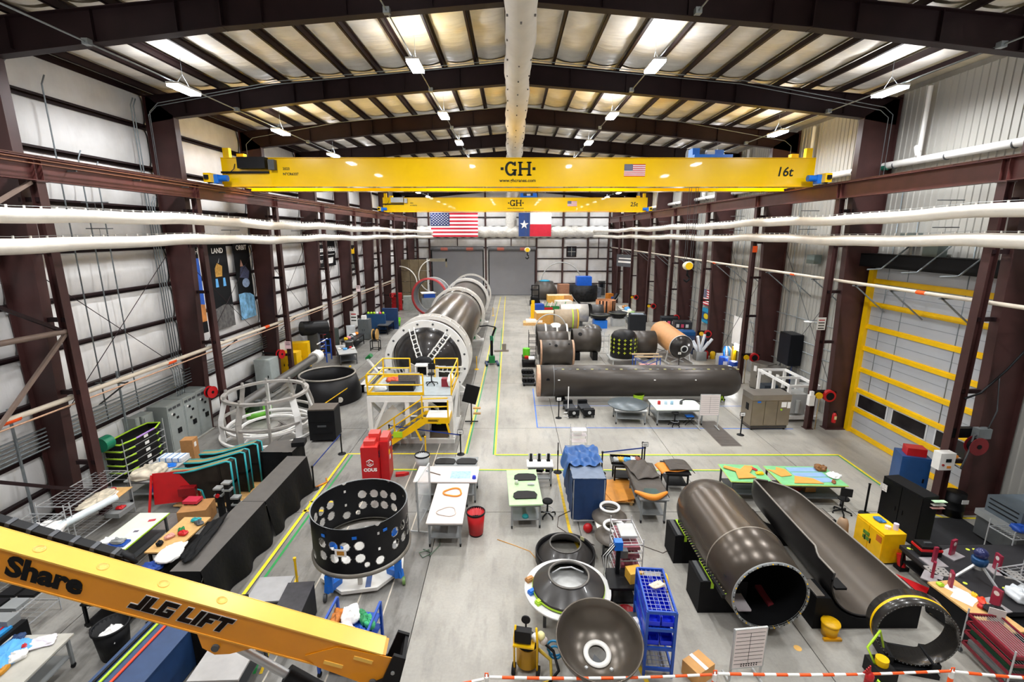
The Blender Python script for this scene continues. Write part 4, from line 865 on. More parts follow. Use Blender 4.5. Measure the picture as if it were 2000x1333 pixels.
for k in range(4):
    a = R_(45+90*k+8); jx, jy = 1.25*cos(a), 1.25*sin(a)
    MB().bar((jx*.75, jy*.75, .25), (jx*1.15, jy*1.15, .32), .16, .22).b2((jx*1.05-.1, jy*1.05-.1, .2), (jx*1.05+.1, jy*1.05+.1, .72)).build('leveling_jack', BLUEM, bs)
    MB().cyl((jx*1.2-.04, jy*1.2, .11), (jx*1.2+.04, jy*1.2, .11), .11, n=14).build('caster', M('#6a8a4a', .5) if k == 3 else DGREY, bs)
MB().b2((.15, -1.1, .2), (.3, -.55, .208)).build('blue_strip', M('#3d5687', .5), bs)
for k in range(4): MB().b2((.9*cos(k*pi/2)-.06, .9*sin(k*pi/2)-.06, .2), (.9*cos(k*pi/2)+.06, .9*sin(k*pi/2)+.06, .78)).build('post', WHITE, bs)
CN = M('#3c3937', .3, .15, .14, 2, coat=.25)
ca = thing('payload_adapter_cone', 'dark composite cone adapter standing on the floor inside a low ring', 'adapter cone', (1.68, 12.95, 0))
MB().lathe([(.86, 0), (.92, 0), (.92, .3), (.89, .31), (.86, .28), (.86, .1)], 56).build('outer_ring', CARBON_K, ca)
MB().lathe([(.86, .14), (.5, .54), (.46, .56), (.46, .5), (.8, .1)], 56).build('cone', CN, ca); MB().lathe([(.45, .54), (.5, .54), (.5, .58), (.45, .58), (.45, .54)], 56).build('top_ring', M('#5c5955', .35, .2), ca)
MB().b2((-.07, -.012, -.06), (.07, 0, .06)).build('label_card', M('#d6cf9a', .6), ca, (.6, .5, .36), R_(-40))
tb = thing('round_table', 'round white topped table carrying the second cone adapter', 'table', (1.48, 10.75, 0))
MB().lathe([(0, .82), (1.12, .82), (1.13, .8), (1.12, .76), (0, .76)], 56).build('tabletop', M('#e7e6e2', .5, 0, .12, 5), tb)
for k in range(4): MB().b2((.75*cos(k*pi/2+.6)-.04, .75*sin(k*pi/2+.6)-.04, 0), (.75*cos(k*pi/2+.6)+.04, .75*sin(k*pi/2+.6)+.04, .76)).build('leg', DGREY, tb)
cb = thing('payload_adapter_cone', 'dark composite cone adapter with lime base strap on the round table', 'adapter cone', (1.5, 10.72, .82))
MB().lathe([(.9, 0), (.93, 0), (.93, .12), (.9, .14), (.54, .4), (.5, .42), (.5, .38), (.84, .1)], 56).build('cone', CN, cb); MB().lathe([(.49, .4), (.545, .4), (.545, .44), (.49, .44), (.49, .4)], 56).build('top_ring', M('#66625d', .35, .2), cb); MB().lathe([(.935, .03), (.945, .04), (.945, .08), (.935, .09)], 56).build('strap', LIME, cb)
MB().tube([(-.42, .1, .38), (-.2, .22, .43), (.1, .26, .43), (.4, .12, .38)], .02, 6).build('inner_hoop', CHROME, cb)
for p, m, nm, lb in (((.72, 10.2, .82), LIME, 'lime_block', 'lime green plastic block on the rim of the round table'), ((.5, 11.0, .82), CARD, 'rag_bundle', 'tan rag bundle on the rim of the round table'), ((.55, 10.55, .82), BLUEM, 'tape_roll', 'small blue tape roll on the rim of the round table')):
    tag(MB().b2((-.11, -.07, 0), (.11, .07, .08)).b2((-.09, -.05, .08), (.06, .05, .11)).build(nm, m, None, p, .6), lb, 'supplies')
di = thing('bowl_bulkhead', 'wide dark grey dish bulkhead with white ring port on a stand', 'dish', (1.93, 8.78, 1.0)); di.rotation_euler = (R_(13), 0, 0)
MB().lathe([(.21, -.34), (.4, -.31), (.62, -.2), (.78, -.02), (.86, .08), (.92, .26), (.95, .27), (.95, .24), (.9, .05), (.8, -.1), (.6, -.3), (.3, -.4), (.21, -.4)], 64).build('dish', CARBON, di)
MB().lathe([(.2, -.335), (.31, -.32), (.31, -.30), (.2, -.3), (.2, -.335)], 40).build('port_ring', WHITE, di)
ds = thing('dish_stand', 'tall thin stand of bars holding the dark dish', 'stand', (1.93, 8.78, 0))
for k in range(4): a = k*pi/2+.7; MB().bar((.5*cos(a), .5*sin(a), 0), (.38*cos(a), .38*sin(a), .68), .06).build('leg', LGREY, ds)
MB().prism([(-.2, -.2), (.2, -.2), (-.05, .15)], .55, .6).build('triangle_brace', DGREY, ds)
# upright hoop bottom right
hp = thing('upright_hoop', 'black hoop segment standing on edge with a yellow tape line', 'ring', (9.3, 9.3, 0), R_(-14)); Th = Matrix(((1, 0, 0, 0), (0, 0, 1, -.25), (0, -1, 0, .95), (0, 0, 0, 1)))
MB().lathe([(.78, 0), (.82, 0), (.82, .5), (.78, .5), (.78, 0)], 72, Th).build('hoop', M('#35322f', .25, .25, .15, 2, coat=.3), hp); MB().lathe([(.821, .22), (.826, .23), (.826, .28), (.821, .29)], 72, Th).build('tape_line', YEL, hp)
for k in range(60): a = 2*pi*k/60; MB().b2((-.007, -.257, -.007), (.007, -.245, .007)).build('rivet', GREY, hp, (.8*cos(a), 0, .95+.8*sin(a)))
MB().b2((-.5, -.4, 0), (.5, .4, .1)).b2((-.55, -.3, .1), (-.38, .3, .3)).b2((.38, -.3, .1), (.55, .3, .3)).build('roller_base', BLACK, hp)
# ================================================================== FURNITURE BUILDERS
def quadpose(px, H):
    P = [G(x, y, H) for x, y in px]; c = sum(P, Vector())/4       # order: near left, near right, far right, far left
    ux = ((P[1]-P[0])+(P[2]-P[3]))/2; uy = ((P[3]-P[0])+(P[2]-P[1]))/2
    return c, ux.length, uy.length, math.atan2(ux.y, ux.x)
def bench(label, px=None, H=.9, top=LGREY, frame=DGREY, shelf=True, caster=True, edge=None, cat='table', name='work_table', pose=None, th=.045, group=None):
    c, L, W_, rz = pose or quadpose(px, H); t = thing(name, label, cat, (c.x, c.y, 0), rz, group); t['dims'] = (L, W_, H)
    MB().b2((-L/2, -W_/2, H-th), (L/2, W_/2, H)).build('tabletop', top, t)
    if edge: MB().b2((-L/2-.012, -W_/2-.012, H-th+.005), (L/2+.012, W_/2+.012, H-.008)).build('edge_band', edge, t)
    lx, ly = L/2-.09, W_/2-.09
    for x in (-lx, lx):
        for y in (-ly, ly):
            lg = MB().b2((x-.03, y-.03, .1 if caster else 0), (x+.03, y+.03, H-th)).build('leg', frame, t)
            if caster: MB().cyl((x-.022, y, .055), (x+.022, y, .055), .055, n=12).b2((x-.03, y-.03, .06), (x+.03, y+.03, .12)).build('caster', RUBBER, lg)
    if shelf: MB().b2((-lx, -ly, .3), (lx, ly, .335)).build('lower_shelf', frame, t)
    MB().b2((-lx, -ly-.02, H-th-.09), (lx, -ly+.02, H-th)).b2((-lx, ly-.02, H-th-.09), (lx, ly+.02, H-th)).b2((-lx-.02, -ly, H-th-.09), (-lx+.02, ly, H-th)).b2((lx-.02, -ly, H-th-.09), (lx+.02, ly, H-th)).build('apron', frame, t)
    del t['dims']; return t
def stool(label, p, H=.62, rz=0, back=False):
    t = thing('work_stool', label, 'stool', p, rz)
    MB().lathe([(0, H), (.17, H), (.19, H-.03), (.18, H-.07), (0, H-.08)], 24).build('seat', RUBBER, t); MB().cyl((0, 0, .14), (0, 0, H-.07), .03, n=10).build('gas_column', BLACK, t)
    for k in range(5):
        a = 2*pi*k/5+.3; lg = MB().bar((0, 0, .15), (.3*cos(a), .3*sin(a), .09), .04).build('leg', BLACK, t); MB().cyl((.3*cos(a)-.02, .3*sin(a), .035), (.3*cos(a)+.02, .3*sin(a), .035), .035, n=10).build('caster', BLACK, lg)
    if back: MB().b2((-.18, .16, H+.15), (.18, .2, H+.45)).b2((-.02, .17, H-.05), (.02, .2, H+.2)).build('backrest', RUBBER, t); 
    if not back: MB().tube([(.2*cos(2*pi*k/20), .2*sin(2*pi*k/20), .26) for k in range(20)], .012, 6, True).build('foot_ring', CHROME, t)
    return t
def stanchion(label, p, h=1.0, sign=None, m=BLACK):
    t = thing('stanchion', label, 'stanchion', p)
    MB().lathe([(0, .05), (.06, .05), (.17, .02), (.18, 0)], 24).build('base', m, t); MB().cyl((0, 0, .03), (0, 0, h-.06), .032, n=12).build('post', m, t); MB().cyl((0, 0, h-.08), (0, 0, h), .045, n=12).build('belt_head', m, t)
    if sign:
        MB().b2((-.13, -.015, h), (.13, .015, h+.2)).build('sign_frame', BLACK, t); MB().b2((-.115, -.02, h+.015), (.115, -.015, h+.185)).build('sign_card', PAPER, t); MB().b2((-.08, -.023, h+.1), (.08, -.02, h+.115)).b2((-.06, -.023, h+.07), (.06, -.02, h+.085)).build('print', INK, t)
    return t
def belt(label, a, b, z=.95, m=None):
    a, b = Vector(a), Vector(b); return tag(MB().bar((a.x, a.y, z), (b.x, b.y, z), .008, .055, 0 if 1 else 0).build('barrier_belt', m or M('#1d3f9a', .6)), label, 'belt')
def bin_(label, p, r=.28, h=.75, m=RED, liner=True, rim=True):
    t = thing('trash_bin', label, 'bin', p)
    MB().lathe([(0, .06), (r*.8, .06), (r, h), (r*.96, h), (r*.77, .1), (0, .1)], 28).build('bin_body', m, t)
    if rim: MB().lathe([(r*.97, h-.03), (r*1.06, h-.03), (r*1.06, h+.03), (r*.97, h+.03), (r*.97, h-.03)], 28).build('rim', BLACK if liner else m, t)
    if liner: MB().lathe([(r*.96, h+.02), (r*.93, h*.75), (r*.8, h*.45), (0, h*.4)], 24).build('bag_liner', M('#16181c', .3), t)
    MB().lathe([(0, .0), (r*.75, .0), (r*.78, .06), (0, .06)], 20).build('wheel_base', BLACK, t)
    return t
def slab_(name, label, cat, p, d, m, rz=0, group=None, parts=()):
    t = thing(name, label, cat, p, rz, group); MB().box((0, 0, d[2]/2), d).build('body', m, t)
    for nm, c, dd, mm in parts: MB().box(c, dd).build(nm, mm, t)
    return t
def cabinet(label, px3, z=0, H=1.8, m=GREY, name='cabinet', doors=2, dm=None, hm=BLACK, cat='cabinet', pose=None):
    c, L, W_, rz = pose; t = thing(name, label, cat, (c[0], c[1], 0), rz)
    MB().b2((-L/2, -W_/2, .06), (L/2, W_/2, H)).build('body', m, t); MB().b2((-L/2+.04, -W_/2+.04, 0), (L/2-.04, W_/2-.04, .06)).build('plinth', BLACK, t)
    for k in range(doors):
        x0 = -L/2+k*L/doors+.015; x1 = x0+L/doors-.03
        d = MB().b2((x0, -W_/2-.018, .1), (x1, -W_/2, H-.06)).build('door', dm or m, t); MB().b2(((x0+x1)/2+(.3*(x1-x0) if k % 2 == 0 else -.36*(x1-x0)), -W_/2-.04, H*.5-.08), ((x0+x1)/2+(.36*(x1-x0) if k % 2 == 0 else -.3*(x1-x0)), -W_/2-.018, H*.5+.08)).build('handle', hm, d)
    return t
def wire_rack(label, pose, H=1.8, levels=(.15, .65, 1.15, 1.65), m=CHROME, name='wire_rack', wires=9):
    c, L, W_, rz = pose; t = thing(name, label, 'shelf rack', (c[0], c[1], 0), rz)
    for x in (-L/2, L/2):
        for y in (-W_/2, W_/2): MB().cyl((x, y, .0), (x, y, H), .016, n=8).build('post', m, t)
    for z in levels:
        mb = MB().bar((-L/2, -W_/2, z), (L/2, -W_/2, z), .02, .03).bar((-L/2, W_/2, z), (L/2, W_/2, z), .02, .03).bar((-L/2, -W_/2, z), (-L/2, W_/2, z), .02, .03).bar((L/2, -W_/2, z), (L/2, W_/2, z), .02, .03)
        for k in range(1, wires): y = -W_/2+W_*k/wires; mb.bar((-L/2, y, z+.01), (L/2, y, z+.01), .008)
        for k in range(1, int(L/.25)): x = -L/2+L*k/int(L/.25); mb.bar((x, -W_/2, z), (x, W_/2, z), .008)
        mb.build('wire_shelf', m, t)
    return t
def whiteboard(label, p, rz=0, w_=.9, h=1.2, z=.7, lines=True, tilt=.0, m=PAPER):
    t = thing('whiteboard', label, 'whiteboard', p, rz)
    bd = MB().b2((-w_/2, -.02, z), (w_/2, .01, z+h)).build('board', M('#eadfdc', .4, 0, .03) if m is PAPER else m, t)
    MB().b2((-w_/2-.02, -.025, z-.02), (w_/2+.02, .02, z)).b2((-w_/2-.02, -.025, z+h), (w_/2+.02, .02, z+h+.02)).b2((-w_/2-.02, -.025, z), (-w_/2, .02, z+h)).b2((w_/2, -.025, z), (w_/2+.02, .02, z+h)).build('frame', LGREY, t)
    for x in (-w_/2, w_/2): MB().b2((x-.02, -.0, .06), (x+.02, .04, z+h)).b2((x-.02, -.3, .04), (x+.02, .3, .08)).build('leg', LGREY, t)
    if lines:
        mb = MB()
        for k in range(9): mb.b2((-w_/2+.03, -.023, z+.1+k*h/10), (w_/2-.03, -.02, z+.108+k*h/10))
        mb.b2((-.004, -.023, z+.1), (.004, -.02, z+h*.9)); mb.build('ruled_lines', INK, t)
    return t
def hose_reel(label, p, rz=0, m=RED, r=.3, arm=.3):
    t = thing('hose_reel', label, 'hose reel', p, rz)
    MB().cyl((0, -.12, 0), (0, -.1, 0), r, n=22).cyl((0, .1, 0), (0, .12, 0), r, n=22).build('reel_disc', m, t); MB().cyl((0, -.1, 0), (0, .1, 0), r*.75, n=18).build('hose_coil', BLACK, t); MB().cyl((0, -.135, 0), (0, -.12, 0), r*.25, n=12).build('hub', BLACK, t); MB().b2((-.04, .12, -.05), (.04, arm, .05)).build('bracket', BLACK, t)
    return t
def bag(name, label, p, s=(.3, .2, .15), m=WHITE, rz=0, cat='bag', group=None):
    sd = sum(ord(ch_)*(k_+1) for k_, ch_ in enumerate(label)) % 997; mb = MB()
    def f(u, v):      # squarish heap, creased
        a = 2*pi*u; e = lambda q: math.copysign(abs(q)**.6, q); w_ = sin(pi*min(1, v*1.02))**.45
        nz = mnoise.noise(Vector((cos(a)*1.7+sd, sin(a)*1.7, v*3.1))); n2 = mnoise.noise(Vector((cos(a)*4.3+sd, sin(a)*4.3, v*7)))
        k_ = 1+.3*nz+.16*n2; return (s[0]*.5*e(cos(a))*w_*k_, s[1]*.5*e(sin(a))*w_*k_, max(0, s[2]*(.5-.5*cos(pi*v))*(1+.35*nz+.3*n2)))
    mb.grid(f, 26, 12)
    return tag(mb.build(name, m, None, p, rz), label, cat, group)
def sheet(name, label, poly, p, m, rz=0, th=.008, cat='sheet', group=None):
    return tag(MB().prism(poly, 0, th).build(name, m, None, p, rz), label, cat, group)
def ctr(t, x, y, z):   # a place on a table in its own frame
    return t.matrix_basis @ Vector((x, y, z))
# ================================================================== CENTRE FLOOR
pt1 = bench('pinkish white work table holding a long tool and blue drawings', [(810, 942), (933, 942), (935, 912), (816, 911)], .9, PINKW, GREY)
pt2 = bench('pinkish white work table end-on with an orange gasket ring', [(832, 1023), (904, 1023), (916, 945), (854, 945)], .9, PINKW, GREY)
def rounded_ring(r, n, k, s):   # squarish triangular loop
    return [((r+.12*r*cos(3*(2*pi*i/n)+k))*cos(2*pi*i/n)*s[0], (r+.12*r*cos(3*(2*pi*i/n)+k))*sin(2*pi*i/n)*s[1], 0) for i in range(n)]
p = G(885, 962, .93); tag(MB().tube(rounded_ring(.27, 30, 2.6, (1.15, .95)), .03, 8, True).build('gasket_ring', ORANGE, None, p), 'orange rounded gasket ring on the end-on pink table', 'gasket')
p = G(873, 1000, .92); tag(MB().tube(rounded_ring(.27, 30, 2.6, (1.15, .95)), .014, 6, True).build('gasket_outline', M('#cfc0b8', .6), None, p), 'pale thin gasket outline ring on the end-on pink table', 'gasket')
p = G(900, 928, .9); sheet('blueprint_sheet', 'light blue printed drawing sheet on the pinkish table', [(-.38, -.28), (.38, -.28), (.38, .28), (-.38, .28)], p, M('#a9cfe4', .5, 0, .35, 9))
p = G(846, 925, .9); tag(MB().bar((-.3, .16, .02), (.3, -.16, .02), .025).build('long_bar_tool', M('#5a4a40', .5), None, p), 'thin dark bar lying across the pinkish table', 'tool')
p = G(926, 935, .9); tag(MB().lathe([(0, .12), (.06, .11), (.08, .0), (0, 0)], 14).build('spray_can', BLUEB, None, p), 'blue capped can at the corner of the pinkish table', 'can')
OCT = [(-.36, -.24), (.36, -.24), (.42, .0), (.34, .2), (.1, .26), (-.25, .26), (-.4, .12), (-.43, -.1)]
pt0 = bench('low grey table behind the pinkish one holding two black panels', [(850, 912), (934, 912), (932, 893), (852, 893)], .85, GREY, DGREY)
for k, x in enumerate((870, 912)): sheet('composite_board', ['black chamfered panel nearer the grey lidded bin on the low table', 'black chamfered panel nearer the barrier post on the low table'][k], OCT, G(x, 902, .86), BLACK, 0, .03, 'panel')
bin_('grey bin with black bag beside the low grey table', G(826, 921), .3, .75, LGREY)
bin_('red bin with black bag beside the end-on pink table', G(930, 1043), .3, .82, RED)
mt = bench('mint green work table with two black panels', [(994, 987), (1060, 986), (1047, 917), (990, 919)], .95, M('#b9dba6', .5, 0, .08, 4), GREY)
for k, y in enumerate((933, 968)): sheet('composite_board', ['black chamfered panel at the far end of the mint table', 'black chamfered panel at the near end of the mint table'][k], OCT, G(1026, y, .96), BLACK, R_(3), .03, 'panel')
p = G(1009, 946, .95); tag(MB().lathe([(0, 0), (.07, 0), (.06, .13), (.03, .14), (0, .14)], 14).build('spray_can', M('#cfd3c0', .4), None, p), 'pale can between the black panels on the mint table', 'can')
p = G(1037, 948, .95); tag(MB().b2((-.12, -.05, 0), (.12, .05, .05)).b2((-.02, -.09, .05), (.05, .06, .08)).build('hand_tool', LGREY, None, p), 'grey hand tool between the black panels on the mint table', 'tool')
p = G(1026, 1010, .34); tag(MB().lathe([(0, 0), (.12, 0), (.1, .06), (.04, .07), (0, .07)], 14).build('tape_roll', TEAL, None, p), 'teal tape roll on the lower shelf of the mint table', 'tape')
st1 = stool('black stool beside the mint green table', G(1069, 1008), .62)
t = bench('white cart with black brackets on two levels before the mint table', [(1028, 912), (1081, 912), (1079, 898), (1030, 898)], .9, PAPER, GREY)
for k, x in enumerate((1037, 1053, 1071)):
    p = G(x, 901, .9); tag(MB().b2((-.1, -.01, 0), (.1, .01, .28)).build('white_card', PAPER, None, (p.x, p.y+.1, p.z)), 'white card behind the %s black bracket on the white cart' % ('first', 'second', 'third')[k], 'card')
    o = tag(MB().b2((-.05, -.03, 0), (.05, .03, .32)).b2((-.07, -.05, 0), (.07, .05, .05)).build('black_bracket', BLACK, None, p), 'black upright bracket %s on the white cart top' % ('leftmost', 'in the middle', 'nearest the black post')[k], 'bracket')
    p = G(x+1, 921, .34); tag(MB().prism([(-.15, -.08), (.1, -.12), (.18, .05), (-.1, .1)], 0, .12).build('black_casting', BLACK, None, p), 'black angular casting %s on the white cart shelf' % ('leftmost', 'in the middle', 'nearest the black post')[k], 'casting')
tag(MB().lathe([(0, .05), (.17, .03), (.18, 0)], 20).cyl((0, 0, 0), (0, 0, 1.35), .022).cyl((0, 0, .8), (0, 0, 1.0), .035).build('pole_stand', BLACK, None, G(1089, 923)), 'tall thin black pole stand between the white cart and blue cover', 'stand')
# blue covered rack
t = wire_rack('wire rack hidden under a navy cover beside the mint table', (G(1134, 975), 1.05, 2.6, 0), 1.75, (.2,)); t.location.y = 15.95
bc = thing('navy_cover', 'navy fabric cover draped over a tall rack with crumpled blue tarp', 'cover', (t.location.x, t.location.y, 0))
MB().grid(lambda u, v: ((.56+.02*sin(v*9))*(-1 if u < .2 else 1 if u > .8 else (u-.5)/.3), -1.3-.02*sin(u*25), .25+v*1.55), 20, 8).build('cover_front', NAVY, bc)
MB().b2((-.56, -1.3, 1.78), (.56, 1.3, 1.8)).build('cover_top', M('#6f7d93', .55, 0, .15, 5), bc)
for s_ in (-1, 1): MB().grid(lambda u, v: (s_*(.56+.02*sin(u*30)), -1.3+2.6*u, .25+1.55*v), 24, 6).build('cover_side', NAVY, bc)
MB().grid(lambda u, v: ((-.75+1.35*u)*(1+.05*sin(v*11)), -.5+1.55*v+.06*sin(u*15), 1.84+.1*abs(sin(u*9+v*6))*abs(cos(v*8-u*3))+.05*sin(u*21)-(.5*max(0, .12-u)/.12 if u < .12 else 0)), 40, 30).build('crumpled_tarp', M('#2f5f9e', .5, 0, .2, 4), bc)
t = thing('wire_basket', 'small chrome wire basket with papers behind the navy cover', 'basket', G(1129, 885))
for x in (-.35, .35):
    for y in (-.2, .2): MB().cyl((x, y, 0), (x, y, 1.35), .012, n=6).build('post', CHROME, t)
for z in (.6, .9, 1.15): MB().b2((-.35, -.2, z), (.35, .2, z+.012)).build('shelf', M('#d8cfcf', .5), t)
MB().b2((-.28, -.21, 1.0), (.1, -.2, 1.12)).build('paper', PAPER, t)
# stanchions and belts
def S(lb, x, y, **k): return stanchion(lb, G(x, y), **k)
S('black barrier post beside the tall black case', 668, 887); S('black barrier post at the end of the black draped bench', 614, 956); 
belt('blue barrier belt running past the tall black case', G(668, 887), G(614, 956))
S('black barrier post with a framed sign before the platform', 900, 888, sign=1); S('black barrier post at the foot of the platform stairs', 762, 868)
belt('blue barrier belt across the platform base', G(762, 868), G(900, 888))
S('black barrier post left of the tray cart', 1175, 925); S('black barrier post with framed sign beside the tray cart', 1257, 915, sign=1); S('plain black barrier post just behind the signed one', 1253, 905)
belt('blue barrier belt behind the tray cart', G(1175, 925), G(1257, 915))
S('black barrier post with white sign beside the floor grate', 1446, 850, sign=1); S('black post with white sign before the long stage', 1091, 817, sign=1); S('black post with white sign before the tan tank', 1325, 718, sign=1)
for lb, x, y in (('yellow barrier post beside the big dark cone ring', 716, 762), ('yellow barrier post by the grey lidded bin', 832, 893), ('yellow barrier post beside the stage rails', 931, 722), ('yellow barrier post near the low black crate', 582, 1150), ('yellow barrier post far along the aisle', 963, 617)): S(lb, x, y, m=YEL)
belt('yellow barrier tape past the dark cone ring', G(716, 762), G(625, 830), .95, YEL)
# carts
tc = bench('black cart with a tray of parts and bottles behind the blue belt', [(1195, 909), (1250, 912), (1247, 893), (1196, 891)], .9, DGREY, BLACK, name='tray_cart', cat='cart')
MB().b2((-.6, -.35, .9), (.6, -.33, 1.0)).b2((-.6, .33, .9), (.6, .35, 1.0)).b2((-.6, -.35, .9), (-.58, .35, 1.0)).b2((.58, -.35, .9), (.6, .35, 1.0)).build('tray_rim', BLACK, tc)
for k, (x, m, nm, lb) in enumerate(((1203, LGREY, 'metal_jar', 'grey jar at the end of the tray cart'), (1212, M('#e0b23a', .5), 'glove_pile', 'yellow gloves on the tray cart'), (1224, SKYB, 'cloth_wad', 'light blue cloth wad on the tray cart'), (1236, M('#d9dde4', .4), 'parts_bag', 'clear parts bag on the tray cart'), (1244, M('#8b4d3a', .5), 'rust_block', 'rust brown block on the tray cart'))): bag(nm, lb, G(x, 902, .9), (.22, .3, .16), m, k, 'supplies')
fc = bench('grey table under dark brown fabric and an orange padded frame', [(1240, 975), (1302, 978), (1282, 918), (1236, 918)], .95, GREY, GREY)
BRN = M('#4d4640', .6, 0, .15, 3, .3, 12)
fb = thing('brown_fabric', 'dark brown grey fabric sheets piled along the table', 'fabric', (fc.location.x, fc.location.y, .95), fc.rotation_euler.z)
MB().grid(lambda u, v: ((u-.5)*1.15, (v-.35)*2.3, .03+.05*abs(sin(v*9+u*3))-.35*max(0, abs(u-.5)-.45)*6), 20, 24).build('fabric_sheet', BRN, fb, None, 0, .02)
MB().grid(lambda u, v: ((u-.5)*.9+.15, (v-.1)*1.4+.3, .1+.06*abs(sin(v*7-u*5))), 16, 16).build('fabric_sheet', BRN, fb, None, R_(14), .02)
op = thing('padded_cushion', 'orange curved padded frame with dark green circuit plate on the brown fabric', 'pad frame', G(1270, 958, 1.06), R_(-4))
def swoop(u): return (-.55+1.1*u, -.32-.16*sin(u*pi)**2+.1*abs(2*u-1)**2*2, .0)
MB().tube([swoop(k/20) for k in range(21)], [.05+.06*sin(pi*k/20) for k in range(21)], 10).build('orange_pad', ORANGE, op); MB().prism([(-.3, -.25), (0, -.4), (.3, -.25), (.2, .05), (-.2, .05)], -.02, .04).build('circuit_plate', M('#123c34', .3, 0, .3, 14), op)
bc_ = bench('black two shelf cart with orange and brown cloth on top', [(1293, 925), (1345, 927), (1340, 902), (1297, 901)], .85, BLACK, BLACK, name='utility_cart', cat='cart')
oc = thing('cloth_pile', 'orange cloth and brown fabric folded over the black cart', 'cloth', (bc_.location.x, bc_.location.y, .85), R_(6))
MB().grid(lambda u, v: ((u-.5)*1.2-.1, (v-.5)*.75, .03+.02*sin(u*9)-(.25*max(0, .1-u)*10 if u < .1 else 0)*.3), 16, 8).build('orange_cloth', ORANGE, oc, None, 0, .015); MB().grid(lambda u, v: ((u-.5)*1.0+.15, (v-.45)*.85, .08+.04*abs(sin(v*6+u*4))-(.35*max(0, u-.85)/.15*(.5))), 16, 12).build('brown_fabric', BRN, oc, None, R_(-6), .02)
pal = thing('wood_pallet', 'low wooden pallet under the orange sheets', 'pallet', G(1192, 965), R_(-3))
for k in range(5): MB().b2((-.75, -.8+k*.36, .1), (.75, -.56+k*.36, .125)).build('plank', WOOD, pal)
for k in range(3): MB().b2((-.7+k*.65, -.8, 0), (-.6+k*.65, .9, .1)).build('stringer', WOOD, pal)
for k, (dx, rz) in enumerate(((0, 0), (.05, .12), (-.06, -.08), (.35, .3))): sheet('orange_sheet', ['lowest orange sheet on the wood pallet', 'second orange sheet on the wood pallet', 'topmost orange sheet with cut lines on the wood pallet', 'orange sheet sliding off the wood pallet toward the floor'][k], [(-.7, -.75), (.6, -.8), (.72, .7), (-.6, .82)], (pal.location.x+dx, pal.location.y, .13+.02*k), M('#e79a3c', .5, 0, .1, 4), rz, .012)
# two flare cones on stands in the middle
FLR = M('#6a635b', .35, .2, .12, 2)
ft_ = bench('low white table under the two flared nozzles', [(1168, 1062), (1225, 1062), (1205, 990), (1160, 990)], .55, CREAM, DGREY)
for k, (x, y, lb) in enumerate(((1190, 1010, 'grey flared nozzle with white rim behind the other one'), (1198, 1048, 'grey flared nozzle with white rim before the sorter rack'))):
    t = thing('flared_nozzle', lb, 'nozzle', G(x, y, .57)); MB().lathe([(.58, 0), (.58, .03), (.45, .12), (.34, .22), (.3, .36), (.28, .36), (.32, .2), (.55, .0)], 40).build('flare', FLR, t); MB().lathe([(.27, .34), (.34, .34), (.34, .4), (.27, .4), (.27, .34)], 40).build('rim', PAPER, t)
sr = wire_rack('chrome wire rack stacked with maroon trays beside the round table', (G(1218, 1135), .62, 1.15, R_(2)), 1.75, (.2, .5, .8, 1.1, 1.35, 1.6))
for k, z in enumerate((.22, .52, .82, 1.12, 1.37)): slab_('parts_tray', '%s maroon tray in the chrome rack' % ('lowest', 'second', 'third', 'fourth', 'topmost')[k], 'tray', (sr.location.x, sr.location.y, z), (.5, 1.0, .1), M('#8f4a55', .5), sr.rotation_euler.z)
slab_('paper_tray', 'grey paper tray lying on the chrome tray rack', 'tray', (sr.location.x, sr.location.y, 1.62), (.45, .6, .06), LGREY)
cr_ = bench('black table with an instrument tower and cables beside the blue bin rack', [(1185, 1150), (1252, 1150), (1240, 1110), (1185, 1110)], .85, BLACK, BLACK, shelf=True, caster=False)
it = thing('instrument_tower', 'blue and black instrument arm with cables on the black table', 'instrument', (cr_.location.x-.1, cr_.location.y+.2, .85))
MB().b2((-.05, -.05, 0), (.05, .05, .9)).build('mast', BLACK, it); MB().b2((-.12, -.1, .75), (.1, .1, 1.0)).build('sensor_head', BLUEM, it); MB().b2((.05, -.08, .5), (.25, .08, .72)).build('bracket', DGREY, it)
for k in range(5): MB().tube([(-.1, -.1+.04*k, .9), (-.3-.04*k, -.1, .6), (-.35, -.15+.05*k, .1), (-.2-.05*k, -.3, -.6)], .012, 5).build('cable', PAPER if k % 2 else BLACK, it)
slab_('cardboard_box', 'yellow cardboard box beside the instrument arm', 'box', (cr_.location.x+.3, cr_.location.y-.05, .85), (.38, .34, .3), M('#d9a63a', .6), .2)
# blue bin rack
c_ = G(1285, 1230); br = thing('bin_rack', 'blue steel rack filled with blue plastic bins', 'shelf rack', (3.4, 9.62, 0), R_(-5)); L, W_, Hh = .62, 1.4, 1.72
for x in (-L/2, L/2):
    for y in (-W_/2, W_/2): MB().b2((x-.03, y-.03, 0), (x+.03, y+.03, Hh)).build('post', BLUE, br)
for z in (.2, .75, 1.25, 1.7):
    mb = MB()
    for x in (-L/2, L/2): mb.b2((x-.02, -W_/2, z-.04), (x+.02, W_/2, z+.04))
    for y in (-W_/2, W_/2): mb.b2((-L/2, y-.02, z-.04), (L/2, y+.02, z+.04))
    mb.build('shelf_rail', BLUE, br); mb = MB()
    for k in range(1, 12): y = -W_/2+W_*k/12; mb.bar((-L/2, y, z), (L/2, y, z), .008)
    for k in range(1, 6): x = -L/2+L*k/6; mb.bar((x, -W_/2, z), (x, W_/2, z), .008)
    mb.build('wire_deck', M('#9aa4c8', .4, .4), br)
